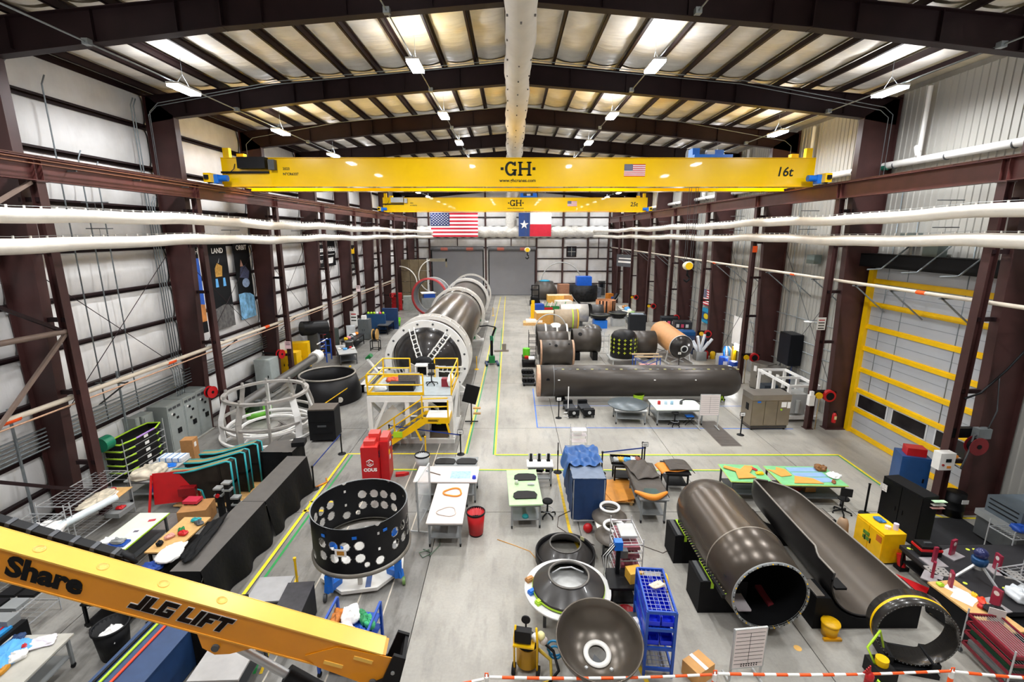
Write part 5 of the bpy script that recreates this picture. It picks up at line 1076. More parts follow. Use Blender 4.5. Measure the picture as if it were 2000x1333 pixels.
binm = MB().b2((-.1, -.19, 0), (.1, .19, .01)).b2((-.1, -.19, 0), (-.09, .19, .16)).b2((.09, -.19, 0), (.1, .19, .16)).b2((-.1, .18, 0), (.1, .19, .16)).b2((-.1, -.19, 0), (.1, -.18, .08)).mesh('parts_bin', BLUEB); bi = 0
for z, ln in ((.8, 'lower'), (1.3, 'upper')):
    for j in range(5):
        for i, sd in ((-.21, 'window side'), (.21, 'aisle side')):
            o = inst(binm, 'parts_bin', None, tuple(br.matrix_basis @ Vector((i*.72, -.54+j*.27, z+.01))), (0, 0, R_(-5)), (1.4, .66, 1.5))
            tag(o, 'blue plastic bin on the %s shelf, %s row, position %s from the camera end' % (ln, {'window side': 'inner', 'aisle side': 'outer'}[sd], ('one', 'two', 'three', 'four', 'five')[j]), 'bin', 'blue parts bins')
bag('glove_pile', 'pale work gloves lying on top of the blue bin rack', tuple(br.matrix_basis @ Vector((.05, .1, 1.72))), (.35, .2, .06), M('#e0cdb8', .7), .4, 'gloves')
t = thing('cable_coil', 'yellow cable coil hanging on the blue bin rack', 'cable', tuple(br.matrix_basis @ Vector((L/2+.06, .55, 1.45))))
MB().tube([(0, .16*cos(a), .22*sin(a)) for a in [2*pi*k/24 for k in range(24)]], .03, 6, True).build('coil', YEL, t)
bin_('red floor bucket behind the blue bin rack', G(1222, 1215), .22, .3, RED, False)
slab_('grey_tote', 'grey open tote with white cloth beside the blue bin rack', 'tote', G(1243, 1240, .45), (.4, .6, .2), GREY, R_(8)); bag('white_cloth', 'white cloth in the grey tote', G(1243, 1228, .65), (.3, .4, .12), PAPER, 0, 'cloth')
tag(MB().b2((-.3, -.25, 0), (.3, .25, .45)).build('tote_stand', DGREY, None, G(1243, 1240, 0)*1), 'dark stand under the grey tote', 'stand')
# yellow vacuum cart
vc = thing('vacuum_cart', 'yellow industrial vacuum cart with hoses and a black gauge', 'vacuum', G(1030, 1300), R_(-10))
MB().cyl((0, 0, .12), (0, 0, .62), .26, n=22).build('tank', M('#b78a1c', .45), vc); MB().cyl((0, 0, .62), (0, 0, .78), .24, .2, n=22).build('motor_head', BLACK, vc)
for x in (-.26, .26): MB().tube([(x, -.3, .1), (x, -.32, 1.0), (x*.9, -.3, 1.35)], .025, 8).build('frame_tube', YEL, vc)
MB().b2((-.25, -.36, .95), (.12, -.2, 1.25)).build('control_box', BLACK, vc); MB().b2((-.28, -.4, .86), (.2, -.1, .9)).build('shelf', YEL, vc); MB().cyl((0, -.3, 1.35), (0, -.3, 1.5), .02).build('mast', BLACK, vc); MB().cyl((0, -.33, 1.55), (0, -.3, 1.55), .1, n=16).build('gauge', BLACK, vc)
for x in (-.28, .28): MB().cyl((x-.04, -.25, .12), (x+.04, -.25, .12), .13, n=16).build('wheel', RUBBER, vc)
MB().tube([(.25, 0, .5), (.55, -.1, .35), (.6, -.4, .12), (.2, -.6, .06), (-.2, -.7, .06)], .04, 8).build('hose', M('#d5b53a', .5), vc); MB().tube([(.24, .1, .7), (.6, 0, .5), (.75, -.3, .3), (.5, -.55, .1)], .035, 8).build('hose', BLACK, vc)
MB().tube([(.62+.17*cos(2*pi*k/20), .1+.05*sin(2*pi*k/40), .45+.2*sin(2*pi*k/20)) for k in range(20)], .025, 6, True).tube([(.64+.14*cos(2*pi*k/20), .05, .42+.17*sin(2*pi*k/20)) for k in range(20)], .025, 6, True).build('blue_hose_coil', M('#1f86b8', .4), vc)
for k, (dx, dz, m) in enumerate(((.2, .95, PAPER), (.32, 1.02, M('#e6dca0', .5)), (.38, .9, M('#d9cfc8', .5)))): MB().sphere((dx, -.15, dz), .1, 10).build('rag', m, vc)
# red chiller machine
rm = thing('machine_cabinet', 'bright red machine cabinet with white hexagon logo and screens', 'machine', (-5.42, 17.65, 0), R_(4))
MB().b2((-.52, -.3, .05), (.14, .85, 1.65)).build('body', RED, rm); MB().b2((.16, .0, .05), (.5, .85, 1.75)).build('side_unit', RED, rm)
REDT = M('#e2453f', .4, 0, .06)
MB().b2((-.5, -.28, 1.65), (.1, .3, 1.66)).b2((-.42, -.15, 1.66), (.02, .2, 1.86)).b2((-.3, .25, 1.66), (.12, .7, 2.0)).b2((.18, .1, 1.75), (.48, .8, 1.9)).build('top_housing', REDT, rm)
hexp = [(.14*cos(R_(90+60*k)), .14*sin(R_(90+60*k))) for k in range(6)]; mb = MB()
mb.tube([(-.18+x, -.305, 1.0+z) for x, z in hexp], .022, 4, True); mb.tube([(-.18+.45*x, -.305, 1.0+.45*z) for x, z in hexp[:5]], .018, 4); mb.build('hexagon_logo', PAPER, rm)
text('OPUS', 'lettering', rm, .2, PAPER, (-.18, -.31, .72), FRONT, .008) if 0 else text('ODUS', 'lettering', rm, .19, PAPER, (-.18, -.306, .7), FRONT, .008)
for z, x in ((1.2, .145), (1.35, .145)): MB().b2((x, -.15, z-.06), (x+.012, .08, z+.06)).build('screen', M('#20303c', .2), rm)
for y, z, m in ((.1, 1.15, YEL), (.35, 1.4, PAPER), (.2, .9, PAPER), (.5, 1.3, M('#24445c', .3))): MB().b2((.5, y, z), (.512, y+.18, z+.16)).build('sticker', m, rm)
tag(MB().prism([(-.25, -.1), (.1, -.1), (.3, 0), (.1, .1), (-.25, .1)], 0, .12).build('floor_jack', RED, None, G(785, 929), .2), 'small red wedge jack on the floor beside the red machine', 'jack')
# tables and boards before the long stage
bt = bench('white table behind the whiteboard with bottles and a hose', [(1275, 801), (1365, 800), (1365, 781), (1273, 781)], .9, M('#dfe6dc', .4), GREY)
for k, (x, m, nm, lb) in enumerate(((1287, RED, 'red_can', 'red can on the long white table'), (1300, M('#bfd7ea', .3), 'clear_jar', 'first clear jar on the long white table'), (1312, M('#9cc0d8', .3), 'clear_jar', 'blue tinted jar on the long white table'), (1330, DGREY, 'tool_case', 'dark small case on the long white table'))): tag(MB().lathe([(0, 0), (.08, 0), (.08, .16), (.05, .2), (0, .2)], 14).build(nm, m, None, G(x, 790, .9)), lb, 'jar')
tag(MB().tube([(0, 0, .03), (.3, .2, .03), (.7, .15, .03), (1.0, -.2, .03), (.95, -.5, .03)], .03, 8).build('black_hose', BLACK, None, G(1330, 784, .9)), 'black hose curved over the long white table', 'hose')
rt = bench('pair of grey tables pushed together under the round panel', [(1200, 803), (1262, 803), (1259, 789), (1197, 786)], .8, LGREY, GREY)
tag(MB().lathe([(0, .05), (1.05, .05), (1.07, .02), (1.05, 0), (0, 0)], 48).build('round_disc', M('#5b6468', .35, .2, .15, 3), None, G(1226, 790, .82)), 'round grey panel lying flat on the grey tables', 'panel')
bin_('blue and lime round tub behind the round panel', G(1246, 787, 0), .32, .5, LIME, False); 
whiteboard('whiteboard on wheels with printed chart before the long stage', G(1382, 838), R_(-2), .95, 1.1, .75)
stool('black stool before the long white table', G(1317, 832), .75)
t = thing('folding_stool', 'small folding stool with blue seat beside the whiteboard', 'stool', G(1345, 829)); MB().b2((-.2, -.15, .45), (.2, .15, .5)).build('seat', BLUEM, t)
for y in (-.14, .14): MB().bar((-.25, y, 0), (.2, y, .45), .025).bar((.25, y, 0), (-.2, y, .45), .025).build('leg', BLACK, t)
t = thing('scale_pole', 'white upright measuring pole on a cross base before the long stage', 'stand', G(1109, 815)); MB().b2((-.025, -.02, .05), (.025, .02, 1.75)).build('pole', PAPER, t); MB().b2((-.25, -.03, .02), (.25, .03, .06)).b2((-.03, -.25, .02), (.03, .25, .06)).b2((-.22, -.03, .25), (.22, .03, .28)).build('base', PAPER, t)
for i, (x, y) in enumerate(((1035, 752), (1033, 735))):
    t = thing('engine_cart', ['black machinery on a wheeled cart beside the long stage', 'black machinery farther back beside the banded end'][i], 'cart', G(x, y)); MB().b2((-.5, -.3, .12), (.4, .3, .2)).build('frame', DGREY, t)
    for k in range(4): MB().cyl((-.4+.2*k, -.2, .35), (-.4+.2*k, .2, .35), .14, n=10).build('roller', BLACK, t)
    for xx in (-.4, .3): MB().cyl((xx, -.32, .07), (xx, -.26, .07), .07, n=10).cyl((xx, .26, .07), (xx, .32, .07), .07, n=10).build('wheel', RUBBER, t)
t = thing('lift_crane', 'small green and black shop crane standing in the aisle', 'crane', G(961, 713), R_(8))
MB().b2((-.5, -.5, .08), (-.35, .5, .2)).b2((.35, -.5, .08), (.5, .5, .2)).b2((-.5, .3, .08), (.5, .5, .2)).build('base_leg', NAVY, t); MB().b2((-.22, -.1, .15), (.22, .45, .7)).build('power_box', GREEN, t); MB().b2((-.1, .1, .6), (.1, .3, 2.1)).build('mast', BLACK, t); MB().bar((0, .2, 2.05), (.3, .2, 2.9), .14).build('boom', BLACK, t); MB().cyl((0, .2, 1.9), (.0, .2, 2.25), .13).build('joint', M('#2a7f5a', .4), t); MB().tube([(.3, .2, 2.9), (-.3, .2, 3.05), (-.9, .2, 3.0)], .05, 8).build('jib', BLACK, t)
MB().b2((.2, .0, 1.0), (1.3, .3, 1.12)).b2((.8, .05, 1.12), (1.1, .2, 1.6)).build('side_arm', M('#8a8178', .5), t)
for x in (-.45, .45): MB().cyl((x, -.45, .06), (x, -.39, .06), .08, n=10).cyl((x, .42, .06), (x, .48, .06), .08, n=10).build('wheel', RUBBER, t)
t = thing('display_board', 'black tilted display board on a wheeled stand beside the platform', 'board', G(921, 826)); MB().box((0, 0, 1.6), (.75, .04, 1.0), 0, Matrix.Rotation(R_(15), 4, 'Y')).build('board', BLACK, t); MB().b2((-.03, .02, .1), (.03, .08, 1.6)).build('mast', BLACK, t); MB().b2((-.35, -.03, .05), (.35, .03, .1)).b2((-.03, -.35, .05), (.03, .35, .1)).build('base', BLACK, t); MB().b2((.1, -.1, .5), (.5, .1, .55)).b2((.1, -.1, .8), (.5, .1, .85)).build('shelf', M('#b78a3c', .5), t)
# ================================================================== LEFT SIDE
pipe_m = M('#d8cbb8', .5, 0, .1, 2)
t = thing('wall_pipe', 'long white pipe with orange bands along the insulated wall columns', 'pipe', (-15.0, 0, 4.25))
MB().tube([(0, -4, .35), (0, 16, .15), (0, 30, 0), (0, 62, -.2)], .085, 12).build('pipe', pipe_m, t); MB().tube([(.12, -4, .15), (.12, 16, -.05), (.12, 62, -.42)], .03, 8).build('pipe', COPPER, t)
for y in (13.2, 20.1, 28.5): MB().tube([(0, y, .17-.008*(y-10)), (0, y+.5, .165-.008*(y-10))], .092, 12).build('orange_band', ORANGET, t)
for b_ in BAYS[2:9]: MB().bar((0, b_+2.4, -.05), (-1.3, b_+2.4, -1.0), .05).bar((0, b_+2.4, -.1), (-1.4, b_+2.4, -.1), .05).build('bracket', DGREY, t)
# conduits on the insulated wall
def conduit(name, lb, pts, r=.025, m=GALV): 
    t = thing(name, lb, 'conduit', pts[0]); p0 = Vector(pts[0]); MB().tube([tuple(Vector(p)-p0) for p in pts], r, 6).build('conduit', m, t); return t
WX = WL+.3
for k, (y, z0, z1, lb) in enumerate(((18.0, 2.6, 15.2, 'first thin vertical conduit on the insulated wall nearest the brace'), (18.9, 4.1, 12.9, 'second thin vertical conduit on the insulated wall'), (19.6, 2.5, 12.6, 'third thin vertical conduit on the insulated wall'), (22.0, 3.9, 15.5, 'vertical conduit beside the wide wall column'), (22.15, 3.9, 15.5, 'vertical conduit next to the one beside the wide wall column'), (22.3, 3.9, 11.5, 'third vertical conduit beside the wide wall column'), (22.45, 3.9, 11.5, 'fourth vertical conduit beside the wide wall column'))):
    conduit('wall_conduit', lb, [(WX, y, z0), (WX, y, z1-.3), (WX+.1, y+.05, z1)])
for k in range(6): conduit('wall_conduit', '%s horizontal conduit of the low bundle along the insulated wall' % ('lowest', 'second', 'third', 'fourth', 'fifth', 'topmost')[k], [(WX, 8, 2.6+.14*k), (WX, 34, 2.55+.14*k)], .028)
for k, y in enumerate((12.2, 13.3, 14.4, 16.9, 18.7)):
    t = thing('strut_channel', '%s tall grey strut channel on the insulated wall' % ('nearest', 'second', 'third', 'fourth', 'fifth')[k], 'strut', (WX+.08, y, 0)); MB().b2((-.03, -.03, 0), (.03, .03, 4.4)).build('channel', GALV, t)
for k in range(4):
    conduit('bent_conduit', '%s bent conduit dropping into the grey switchgear' % ('first', 'second', 'third', 'fourth')[k], [(WX+.1, 21.6+.16*k, 3.8), (WX+.25, 21.6+.16*k, 3.5), (WX+.35, 21.5+.16*k, 2.9), (WX+.35, 21.5+.16*k, 2.34)], .04, M('#aab0b3', .3, .7))
# bracing
for a, b, lb in (((CXL, 15.4, 6.72), (CXL, 7.9, 6.95), 'round brown brace tube running level between crane columns'), ((CXL, 15.4, 6.7), (CXL, 7.9, 11.2), 'dark angle brace rising away from the crane column joint'), ((CXL, 15.4, 6.65), (CXL, 7.9, .3), 'grey brown diagonal brace falling from the crane column joint'), ((CXL, 15.3, 11.4), (CXL, 10, 8.3), 'short knee brace under the crane beam'), ((CXL, 15.4, .9), (CXL, 10, 4.6), 'dark low diagonal brace behind the wire racks')):
    t = thing('column_brace', lb, 'brace', (0, 0, 0)); (MB().cyl(a, b, .09, n=12) if 'round' in lb else MB().bar(a, b, .1, .1)).build('brace', M('#7d6a5f', .5) if 'low' not in lb and 'dark' not in lb else MAROON_D, t)
for k in range(1, 7):
    y = BAYS[k+2]
    for s_, (za, zb) in enumerate(((8.9, 3.2), (3.2, 8.9))):
        conduit('rod_brace', 'thin tie rod %s on the insulated wall in bay %s from the switchgear' % (('falling', 'rising')[s_], ('one', 'two', 'three', 'four', 'five', 'six')[k-1]), [(WL+.35, y+.4, za), (WL+.35, y+7.2, zb)], .014, MAROON_D)
# posters
def poster(label, y0, y1, z0, z1, paint, x=WL+.18):
    t = thing('banner', label, 'banner', (x, y0, z0)); W_, H_ = y1-y0, z1-z0
    MB().b2((-.015, 0, 0), (0, W_, H_)).build('cloth', BLACKM, t); paint(t, W_, H_); return t
def pr(t, name, poly, W_, H_, m, d=.003): MB()._add([(d, u*W_, v*H_) for u, v in poly], [tuple(range(len(poly)))]).build(name, m, t)
ROT = (pi/2, 0, pi/2)
def launch(t, W_, H_):
    pr(t, 'sky_print', [(0, .13), (1, .13), (1, .85), (0, .85)], W_, H_, M('#1d55b5', .6, 0, .3, 1)); pr(t, 'dawn_print', [(0, .13), (1, .13), (1, .32), (0, .38)], W_, H_, M('#c9803e', .6, 0, .4, 2), .004); pr(t, 'tower_print', [(.12, .2), (.4, .2), (.32, .55), (.24, .72), (.18, .6)], W_, H_, M('#d9b27a', .6, 0, .5, 6), .005)
    text('LAUNCH', 'lettering', t, .36, PAPER, (.006, W_/2, H_*.92), ROT, .004)
def land(t, W_, H_):
    pr(t, 'moon_print', [(0, 0), (1, 0), (1, .26), (.5, .285), (0, .25)], W_, H_, M('#5d5a58', .7, 0, .5, 5)); pr(t, 'lander_body_print', [(.25, .62), (.6, .62), (.66, .74), (.4, .78), (.26, .72)], W_, H_, M('#b98a3c', .5, 0, .4, 9), .004)
    for a in (.2, .6): pr(t, 'thruster_print', [(a, .5), (a+.16, .5), (a+.14, .6), (a+.03, .6)], W_, H_, M('#5aa0d6', .5), .004)
    pr(t, 'antenna_print', [(.45, .78), (.5, .78), (.56, .84)], W_, H_, M('#9a9690', .5), .004); text('LAND', 'lettering', t, .4, PAPER, (.006, W_/2, H_*.92), ROT, .006)
def orbit(t, W_, H_):
    pr(t, 'earth_print', [(0, 0), (1, 0), (1, .28), (.75, .325), (.4, .345), (0, .34)], W_, H_, M('#7fb6dd', .6, 0, .55, 3)); pr(t, 'craft_print', [(.2, .55), (.75, .52), (.85, .62), (.6, .7), (.3, .68)], W_, H_, M('#4a4e6a', .5, 0, .5, 9), .004)
    pr(t, 'dish_print', [(.55+.24*cos(2*pi*k/16), .47+.06*sin(2*pi*k/16)) for k in range(16)], W_, H_, M('#93a6c4', .5, 0, .3, 6), .005); pr(t, 'panel_print', [(.3, .69), (.5, .69), (.38, .78)], W_, H_, M('#b98a78', .5), .004); text('ORBIT', 'lettering', t, .4, PAPER, (.006, W_/2, H_*.93), ROT, .006)
poster('tall dark banner reading LAUNCH partly behind the crane column', 23.75, 25.2, 4.7, 9.3, launch); poster('tall black banner reading LAND with a moon lander', 26.0, 27.75, 4.6, 9.3, land); poster('tall black banner reading ORBIT above the blue planet', 28.45, 30.15, 4.75, 9.35, orbit)
def lv(t, W_, H_):
    text('Alpha Launch Vehicle' if 0 else 'Home of', 'lettering', t, .38, PAPER, (.006, W_*.3, H_*.85), ROT, .004); text('n Launch Vehicle', 'lettering', t, .62, PAPER, (.006, W_*.55, H_*.62), ROT, .008); pr(t, 'rule_print', [(.05, .42), (.95, .42), (.95, .44), (.05, .44)], W_, H_, PAPER); text('SUPPLY', 'lettering', t, .36, PAPER, (.006, W_*.25, H_*.2), ROT, .004); pr(t, 'badge_print', [(.55, .1), (.85, .1), (.88, .32), (.55, .3)], W_, H_, PAPER)
poster('wide dark banner with white launch vehicle lettering', 40.0, 44.9, 7.0, 9.4, lv)
def yel_(t, W_, H_): pr(t, 'yellow_print', [(0, .72), (1, .72), (1, .98), (.6, .85), (0, .98)], W_, H_, YEL); pr(t, 'smoke_print', [(.2, .25), (.7, .25), (.5, .7), (.3, .7)], W_, H_, M('#6a6c66', .6, 0, .4, 3)); text('ONE TEAM' if 0 else 'I M G', 'lettering', t, .4, PAPER, (.006, W_*.5, H_*.12), ROT, .006)
poster('small black and yellow banner beyond the launch vehicle banner', 48.6, 50.8, 5.6, 8.7, yel_)
# switchgear
sg = thing('switchgear', 'grey three section electrical switchgear against the insulated wall', 'switchgear', (-15.4, 20.15, 0))
SGM = M('#9aa09d', .5, 0, .08)
for k, (y0, y1) in enumerate(((0, 1.05), (1.07, 2.0), (2.02, 2.9))):
    s_ = MB().b2((-.9, y0, .08), (0, y1, 2.28+.02*k)).build('section', SGM, sg); MB().b2((0, y0+.05, .2), (.02, y1-.05, 1.95)).build('door', SGM, s_)
    for j in range(3): MB().b2((.0, y0+.1+j*.28, 2.05), (.015, y0+.3+j*.28, 2.16)).build('vent', DGREY, s_)
    for j, z in enumerate((1.75, 1.55, 1.2, .95)[:2+k]): MB().b2((.02, y0+.3+.2*(j % 2), z), (.05, y0+.42+.2*(j % 2), z+.1)).build('meter', BLACK, s_)
    MB().b2((.02, y0+.45, .85), (.06, y0+.68, 1.08)).build('breaker', BLACK, s_); MB().b2((.02, y0+.2, 1.82), (.03, y0+.3, 1.9)).build('name_plate', PAPER, s_)
MB().b2((-.95, -.05, 0), (.1, 2.95, .08)).build('plinth', CONC, sg)
for k, (y, z, w_, h, lb) in enumerate(((17.2, .3, .5, 1.4, 'grey wall panel box behind the crane column with rows of breakers'), (19.35, 1.35, .65, .8, 'grey wall junction box beside the switchgear'), (18.5, .7, .5, .9, 'smaller grey wall box by the tray stack'), (19.0, 1.2, .22, 1.0, 'narrow grey wall box above the tray stack'))):
    t = thing('electrical_box', lb, 'electrical box', (WL+.3, y, z)); MB().b2((-.3, 0, 0), (.22, w_, h)).build('box', SGM, t); MB().b2((.22, .03, .03), (.235, w_-.03, h-.03)).build('cover', SGM, t)
    if k == 0:
        for i in range(7):
            for j in range(2): MB().b2((.235, .1+j*.16, .3+i*.13), (.245, .2+j*.16, .36+i*.13)).build('breaker', DGREY, t)
tag(MB().cyl((0, -.2, 0), (0, .2, 0), .28, n=20).cyl((0, .2, 0), (0, .28, 0), .2, n=16).build('green_drum', M('#0f7a58', .4), None, (-15.5, 16.9, 2.05)), 'dark green round canister on the wall behind the nearest crane column', 'canister')
# tray stack
rk = wire_rack('chrome wire rack holding the lime edged trays', ((-15.5, 18.35), .75, 2.2, 0), 2.05, (.35, .65, .95, 1.25, 1.55)); rk.location.x = -15.5
boat = [(-.38, -1.1), (.3, -1.15), (.42, -.6), (.42, .6), (.2, 1.15), (-.3, 1.1), (-.42, .4), (-.42, -.5)]
for k in range(5):
    tr = thing('edged_tray', '%s black tray with lime foam edging in the stack' % ('lowest', 'second lowest', 'middle', 'second highest', 'topmost')[k], 'tray', (-15.5, 18.35, .42+k*.3), 0, 'lime edged trays')
    MB().prism([(x*.95, y*.95) for x, y in boat], 0, .02).build('tray_floor', CARBON_K, tr); mb = MB()
    for i in range(8): a, b = boat[i], boat[(i+1) % 8]; mb.bar((a[0], a[1], .1), (b[0], b[1], .1), .02, .2)
    mb.build('tray_wall', CARBON_K, tr)
    if k == 4: MB().tube([(x, y, .21) for x, y in boat], .035, 6, True).build('edge_foam', LIME, tr); MB().cyl((.43, -.5, .215), (.43, .5, .215), .038, n=8).build('edge_foam', M('#b48ad8', .5), tr)
    else: MB().tube([(x, y, .21) for x, y in (boat[7], boat[0], boat[1], boat[2])], .035, 6).build('edge_foam', LIME, tr); MB().tube([(x, y, .21) for x, y in (boat[3], ((boat[3][0]+boat[4][0])/2, .9))], .035, 6).build('edge_foam', LIME, tr)
    MB().b2((.43, -.1, .05), (.44, .12, .17)).build('label_card', PAPER, tr)
# racks, tables
wr1 = wire_rack('chrome wire rack with foam rolls nearest the crane column', ((-14.2, 14.45), 1.05, 2.3, 0), 1.75, (.35, .95, 1.6), wires=14)
wr2 = wire_rack('chrome wire rack with blue and lime parts before the foam rolls', ((-14.25, 12.0), 1.05, 2.3, 0), 1.75, (.35, .95, 1.45), wires=14)
t = thing('foam_roll', 'long white foam roll across the chrome racks', 'roll', (-13.6, 13.6, 1.1), R_(-15)); MB().cyl((-.1, -.9, 0), (.1, .95, .12), .12, n=18).build('roll', M('#dfe9ec', .6), t)
bag('plastic_wrap', 'crumpled white plastic wrap on the rack below the foam roll', (-13.9, 12.7, 1.0), (.8, .9, .3), PAPER, .4, 'wrap'); bag('plastic_wrap', 'crumpled brown and white paper on the far chrome rack', (-14.0, 14.6, 1.0), (.7, 1.2, .15), M('#d9cdb6', .7, 0, .3, 6), .1, 'wrap')
slab_('cardboard_sheet', 'tan board with papers on the far chrome rack shelf', 'board', (-13.9, 15.1, .97), (.7, .9, .02), WOOD, .1); slab_('paper_stack', 'white papers on the tan board', 'paper', (-13.9, 15.0, .995), (.3, .5, .012), PAPER, .3); bag('red_part', 'small red part on the tan board', (-14.1, 15.35, .995), (.16, .14, .08), RED, 0, 'part')
slab_('grey_tote', 'grey tote with red parts on the chrome rack lower shelf', 'tote', (-13.6, 14.9, .39), (.5, .7, .16), GREY, 0); bag('red_part', 'red parts inside the grey tote on the rack', (-13.55, 14.9, .55), (.25, .25, .08), RED, 0, 'part'); 
for k, (x, y, s, m, lb) in enumerate(((-14.5, 11.6, (.5, .6, .12), BLUEB, 'blue plastic sheet on the nearer chrome rack'), (-14.2, 11.8, (.5, .7, .12), M('#d4ee1c', .5), 'bright lime gloves on the nearer chrome rack'), (-13.95, 11.4, (.25, .8, .1), M('#2f66c8', .4), 'blue and white packet on the nearer chrome rack'), (-14.1, 12.3, (.4, .3, .1), RED, 'dark red pouch on the nearer chrome rack'), (-13.85, 11.1, (.2, .4, .18), ORANGET, 'orange strap bundle on the nearer chrome rack'))): bag('supply_pack', lb, (x, y, 1.46), s, m, .3*k, 'supplies')
for k in range(5): bag('supply_pack', ['clear bag heap on the near rack middle shelf', 'grey bag on the near rack middle shelf', 'white bag by the near rack post', 'grey tangled cords on the near rack lower shelf', 'lime tipped bag on the near rack lower shelf'][k], (-13.9-.1*(k % 2), 11.1+k*.4, .97 if k < 3 else .37), (.6, .5, .2), (PLAST, LGREY, PAPER, GREY, M('#cdd8a0', .5))[k], k, 'supplies')
sc_ = wire_rack('tall chrome wire rack at the far corner by the low brace', ((-12.6, 10.2), 1.0, 1.5, 0), 1.4, (.3, .8), wires=10)
for k in range(6): slab_('small_tray', '%s black small tray on the corner chrome rack' % ('first', 'second', 'third', 'fourth', 'fifth', 'sixth')[k], 'tray', (-12.85+.5*(k % 2), 9.7+.45*(k//2), .82), (.42, .36, .08), BLACK if k % 3 else GREY)
gt = bench('grey table with crumpled brown wrap behind the red board', None, .9, LGREY, GREY, pose=(Vector((-13.75, 17.1, 0)), 1.2, 2.0, 0))
bag('brown_wrap', 'crumpled tan plastic wrap with twine on the grey table', (-13.75, 16.6, .9), (1.1, 1.2, .28), M('#d8cdb8', .5, 0, .35, 5), .2, 'wrap'); bag('blue_rag', 'bright blue rag on the grey table', (-13.5, 17.3, .9), (.5, .4, .06), BLUEM, .4, 'rag')
t = thing('check_roll', 'white and blue checked roll lying behind the tan wrap', 'roll', (-13.7, 17.85, 1.0)); MB().b2((-.5, -.25, -.08), (.5, .25, .08)).build('roll', M('#e4e9ee', .6), t)
for k in range(4): MB().b2((-.4+.25*k, -.255, -.085), (-.36+.25*k, .255, .085)).build('blue_stripe', M('#3f86c8', .6), t)
slab_('blue_tote', 'royal blue tote on the floor under the grey table', 'tote', (-13.3, 16.6, .34), (.6, .5, .28), BLUE)
slab_('tall_carton', 'tall brown cardboard carton standing beside the teal edged panels', 'box', (-14.05, 19.35, 0), (.5, .45, 1.15), CARD, R_(8), None, (('label', (.26, -.05, .9), (.012, .16, .2), PAPER),))
rb_ = thing('red_board', 'big red sheet metal board on splayed red legs', 'board', (-12.3, 15.85, 0), R_(14))
MB().box((0, 0, .82), (1.35, .03, 1.15), 0, Matrix.Rotation(R_(-10), 4, 'X')).build('board', RED, rb_); 
for x, y in ((-.72, -.1), (.72, .1)): MB().bar((x, y*3-.2, 0), (x*.95, .05, 1.35), .06).build('leg', M('#d01f1f', .4), rb_)
MB().b2((.2, -.3, .55), (.75, -.02, .85)).build('bracket', M('#8d0f16', .4), rb_)
slab_('cardboard_box', 'open cardboard box before the red board', 'box', (-11.0, 15.0, 0), (.9, .8, .6), CARD, R_(12)); t = thing('red_block', 'pink red plastic block with feet on the open cardboard box', 'part', (-11.2, 15.15, .6)); MB().b2((-.25, -.18, .06), (.25, .18, .16)).build('body', M('#d02f4a', .5), t); MB().b2((-.22, -.15, 0), (-.12, .15, .06)).b2((.12, -.15, 0), (.22, .15, .06)).build('foot', BLACK, t)
# teal edged panels
for k, (y, xr, lb) in enumerate(((16.1, -10.2, 'nearest tall black panel with teal foam edges'), (16.85, -10.1, 'middle tall black panel with teal foam edges'), (17.6, -10.0, 'farthest tall black panel with teal foam edges'))):
    t = thing('edged_screen', lb, 'panel', (xr, y, .12)); pf = [(0, 0), (0, 1.62), (-.15, 1.66), (-1.35, 1.3), (-1.75, 1.22), (-2.35, 1.2), (-2.3, 1.05), (-2.1, .62), (-1.5, .6), (-1.2, .5), (-1.1, 0)]
    MB().prism(pf, -.14, .14, Matrix(((1, 0, 0, 0), (0, 0, 1, 0), (0, 1, 0, 0), (0, 0, 0, 1)))).build('panel_body', M('#2a2620', .6, 0, .5, 2.5), t)
    for yy in (-.15, .15):
        MB().tube([(x, yy, z) for x, z in pf[1:7]], .035, 6).build('edge_foam', TEAL, t); MB().tube([(x, yy, z) for x, z in pf[:2]], .035, 6).build('edge_foam', TEAL, t)
    MB().tube([(x, -.15, z) for x, z in pf[7:]], .035, 6).build('edge_foam', TEAL, t); MB().b2((-1.6, -.13, 1.285), (-.1, .13, 1.29)).build('top_face', M('#8a7a52', .6), t) if 0 else None
    MB().prism([(-.15, 1.665), (-1.35, 1.305), (-1.75, 1.225), (-2.33, 1.205), (-2.33, 1.21), (-1.75, 1.235), (-1.35, 1.315), (-.15, 1.675)], -.12, .12, Matrix(((1, 0, 0, 0), (0, 0, 1, 0), (0, 1, 0, 0), (0, 0, 0, 1)))).build('top_strip', M('#9c8a5c', .6), t)
    MB().b2((-.5, -.16, .2), (-.42, .16, 1.5)).b2((-.9, -.16, .75), (0, .16, .85)).build('frame_rib', M('#1c1a17', .5), t)
t = thing('plank_skid', 'low plywood skid under the teal edged panels', 'skid', (-11.15, 16.85, 0))
for k in range(5): MB().b2((-1.25, -1.1+k*.45, .08), (1.3, -.68+k*.45, .12)).build('plank', WOOD, t)
for x in (-1, 0, 1.1): MB().b2((x-.06, -1.05, 0), (x+.06, 1.1, .08)).build('runner', WOOD, t)
tag(MB().prism([(-.7, 0), (.6, 0), (.5, .35), (-.65, .75)], -.01, .01, Matrix(((1, 0, 0, 0), (0, 0, 1, 0), (0, 1, 0, 0), (0, 0, 0, 1)))).build('blue_screen', BLUE, None, (-12.3, 18.9, .0)), 'bright blue flat panel standing behind the teal edged panels', 'panel')
t = thing('clamp_stand', 'black rail stand with silver clamps before the teal edged panels', 'stand', (-9.85, 14.9, 0))
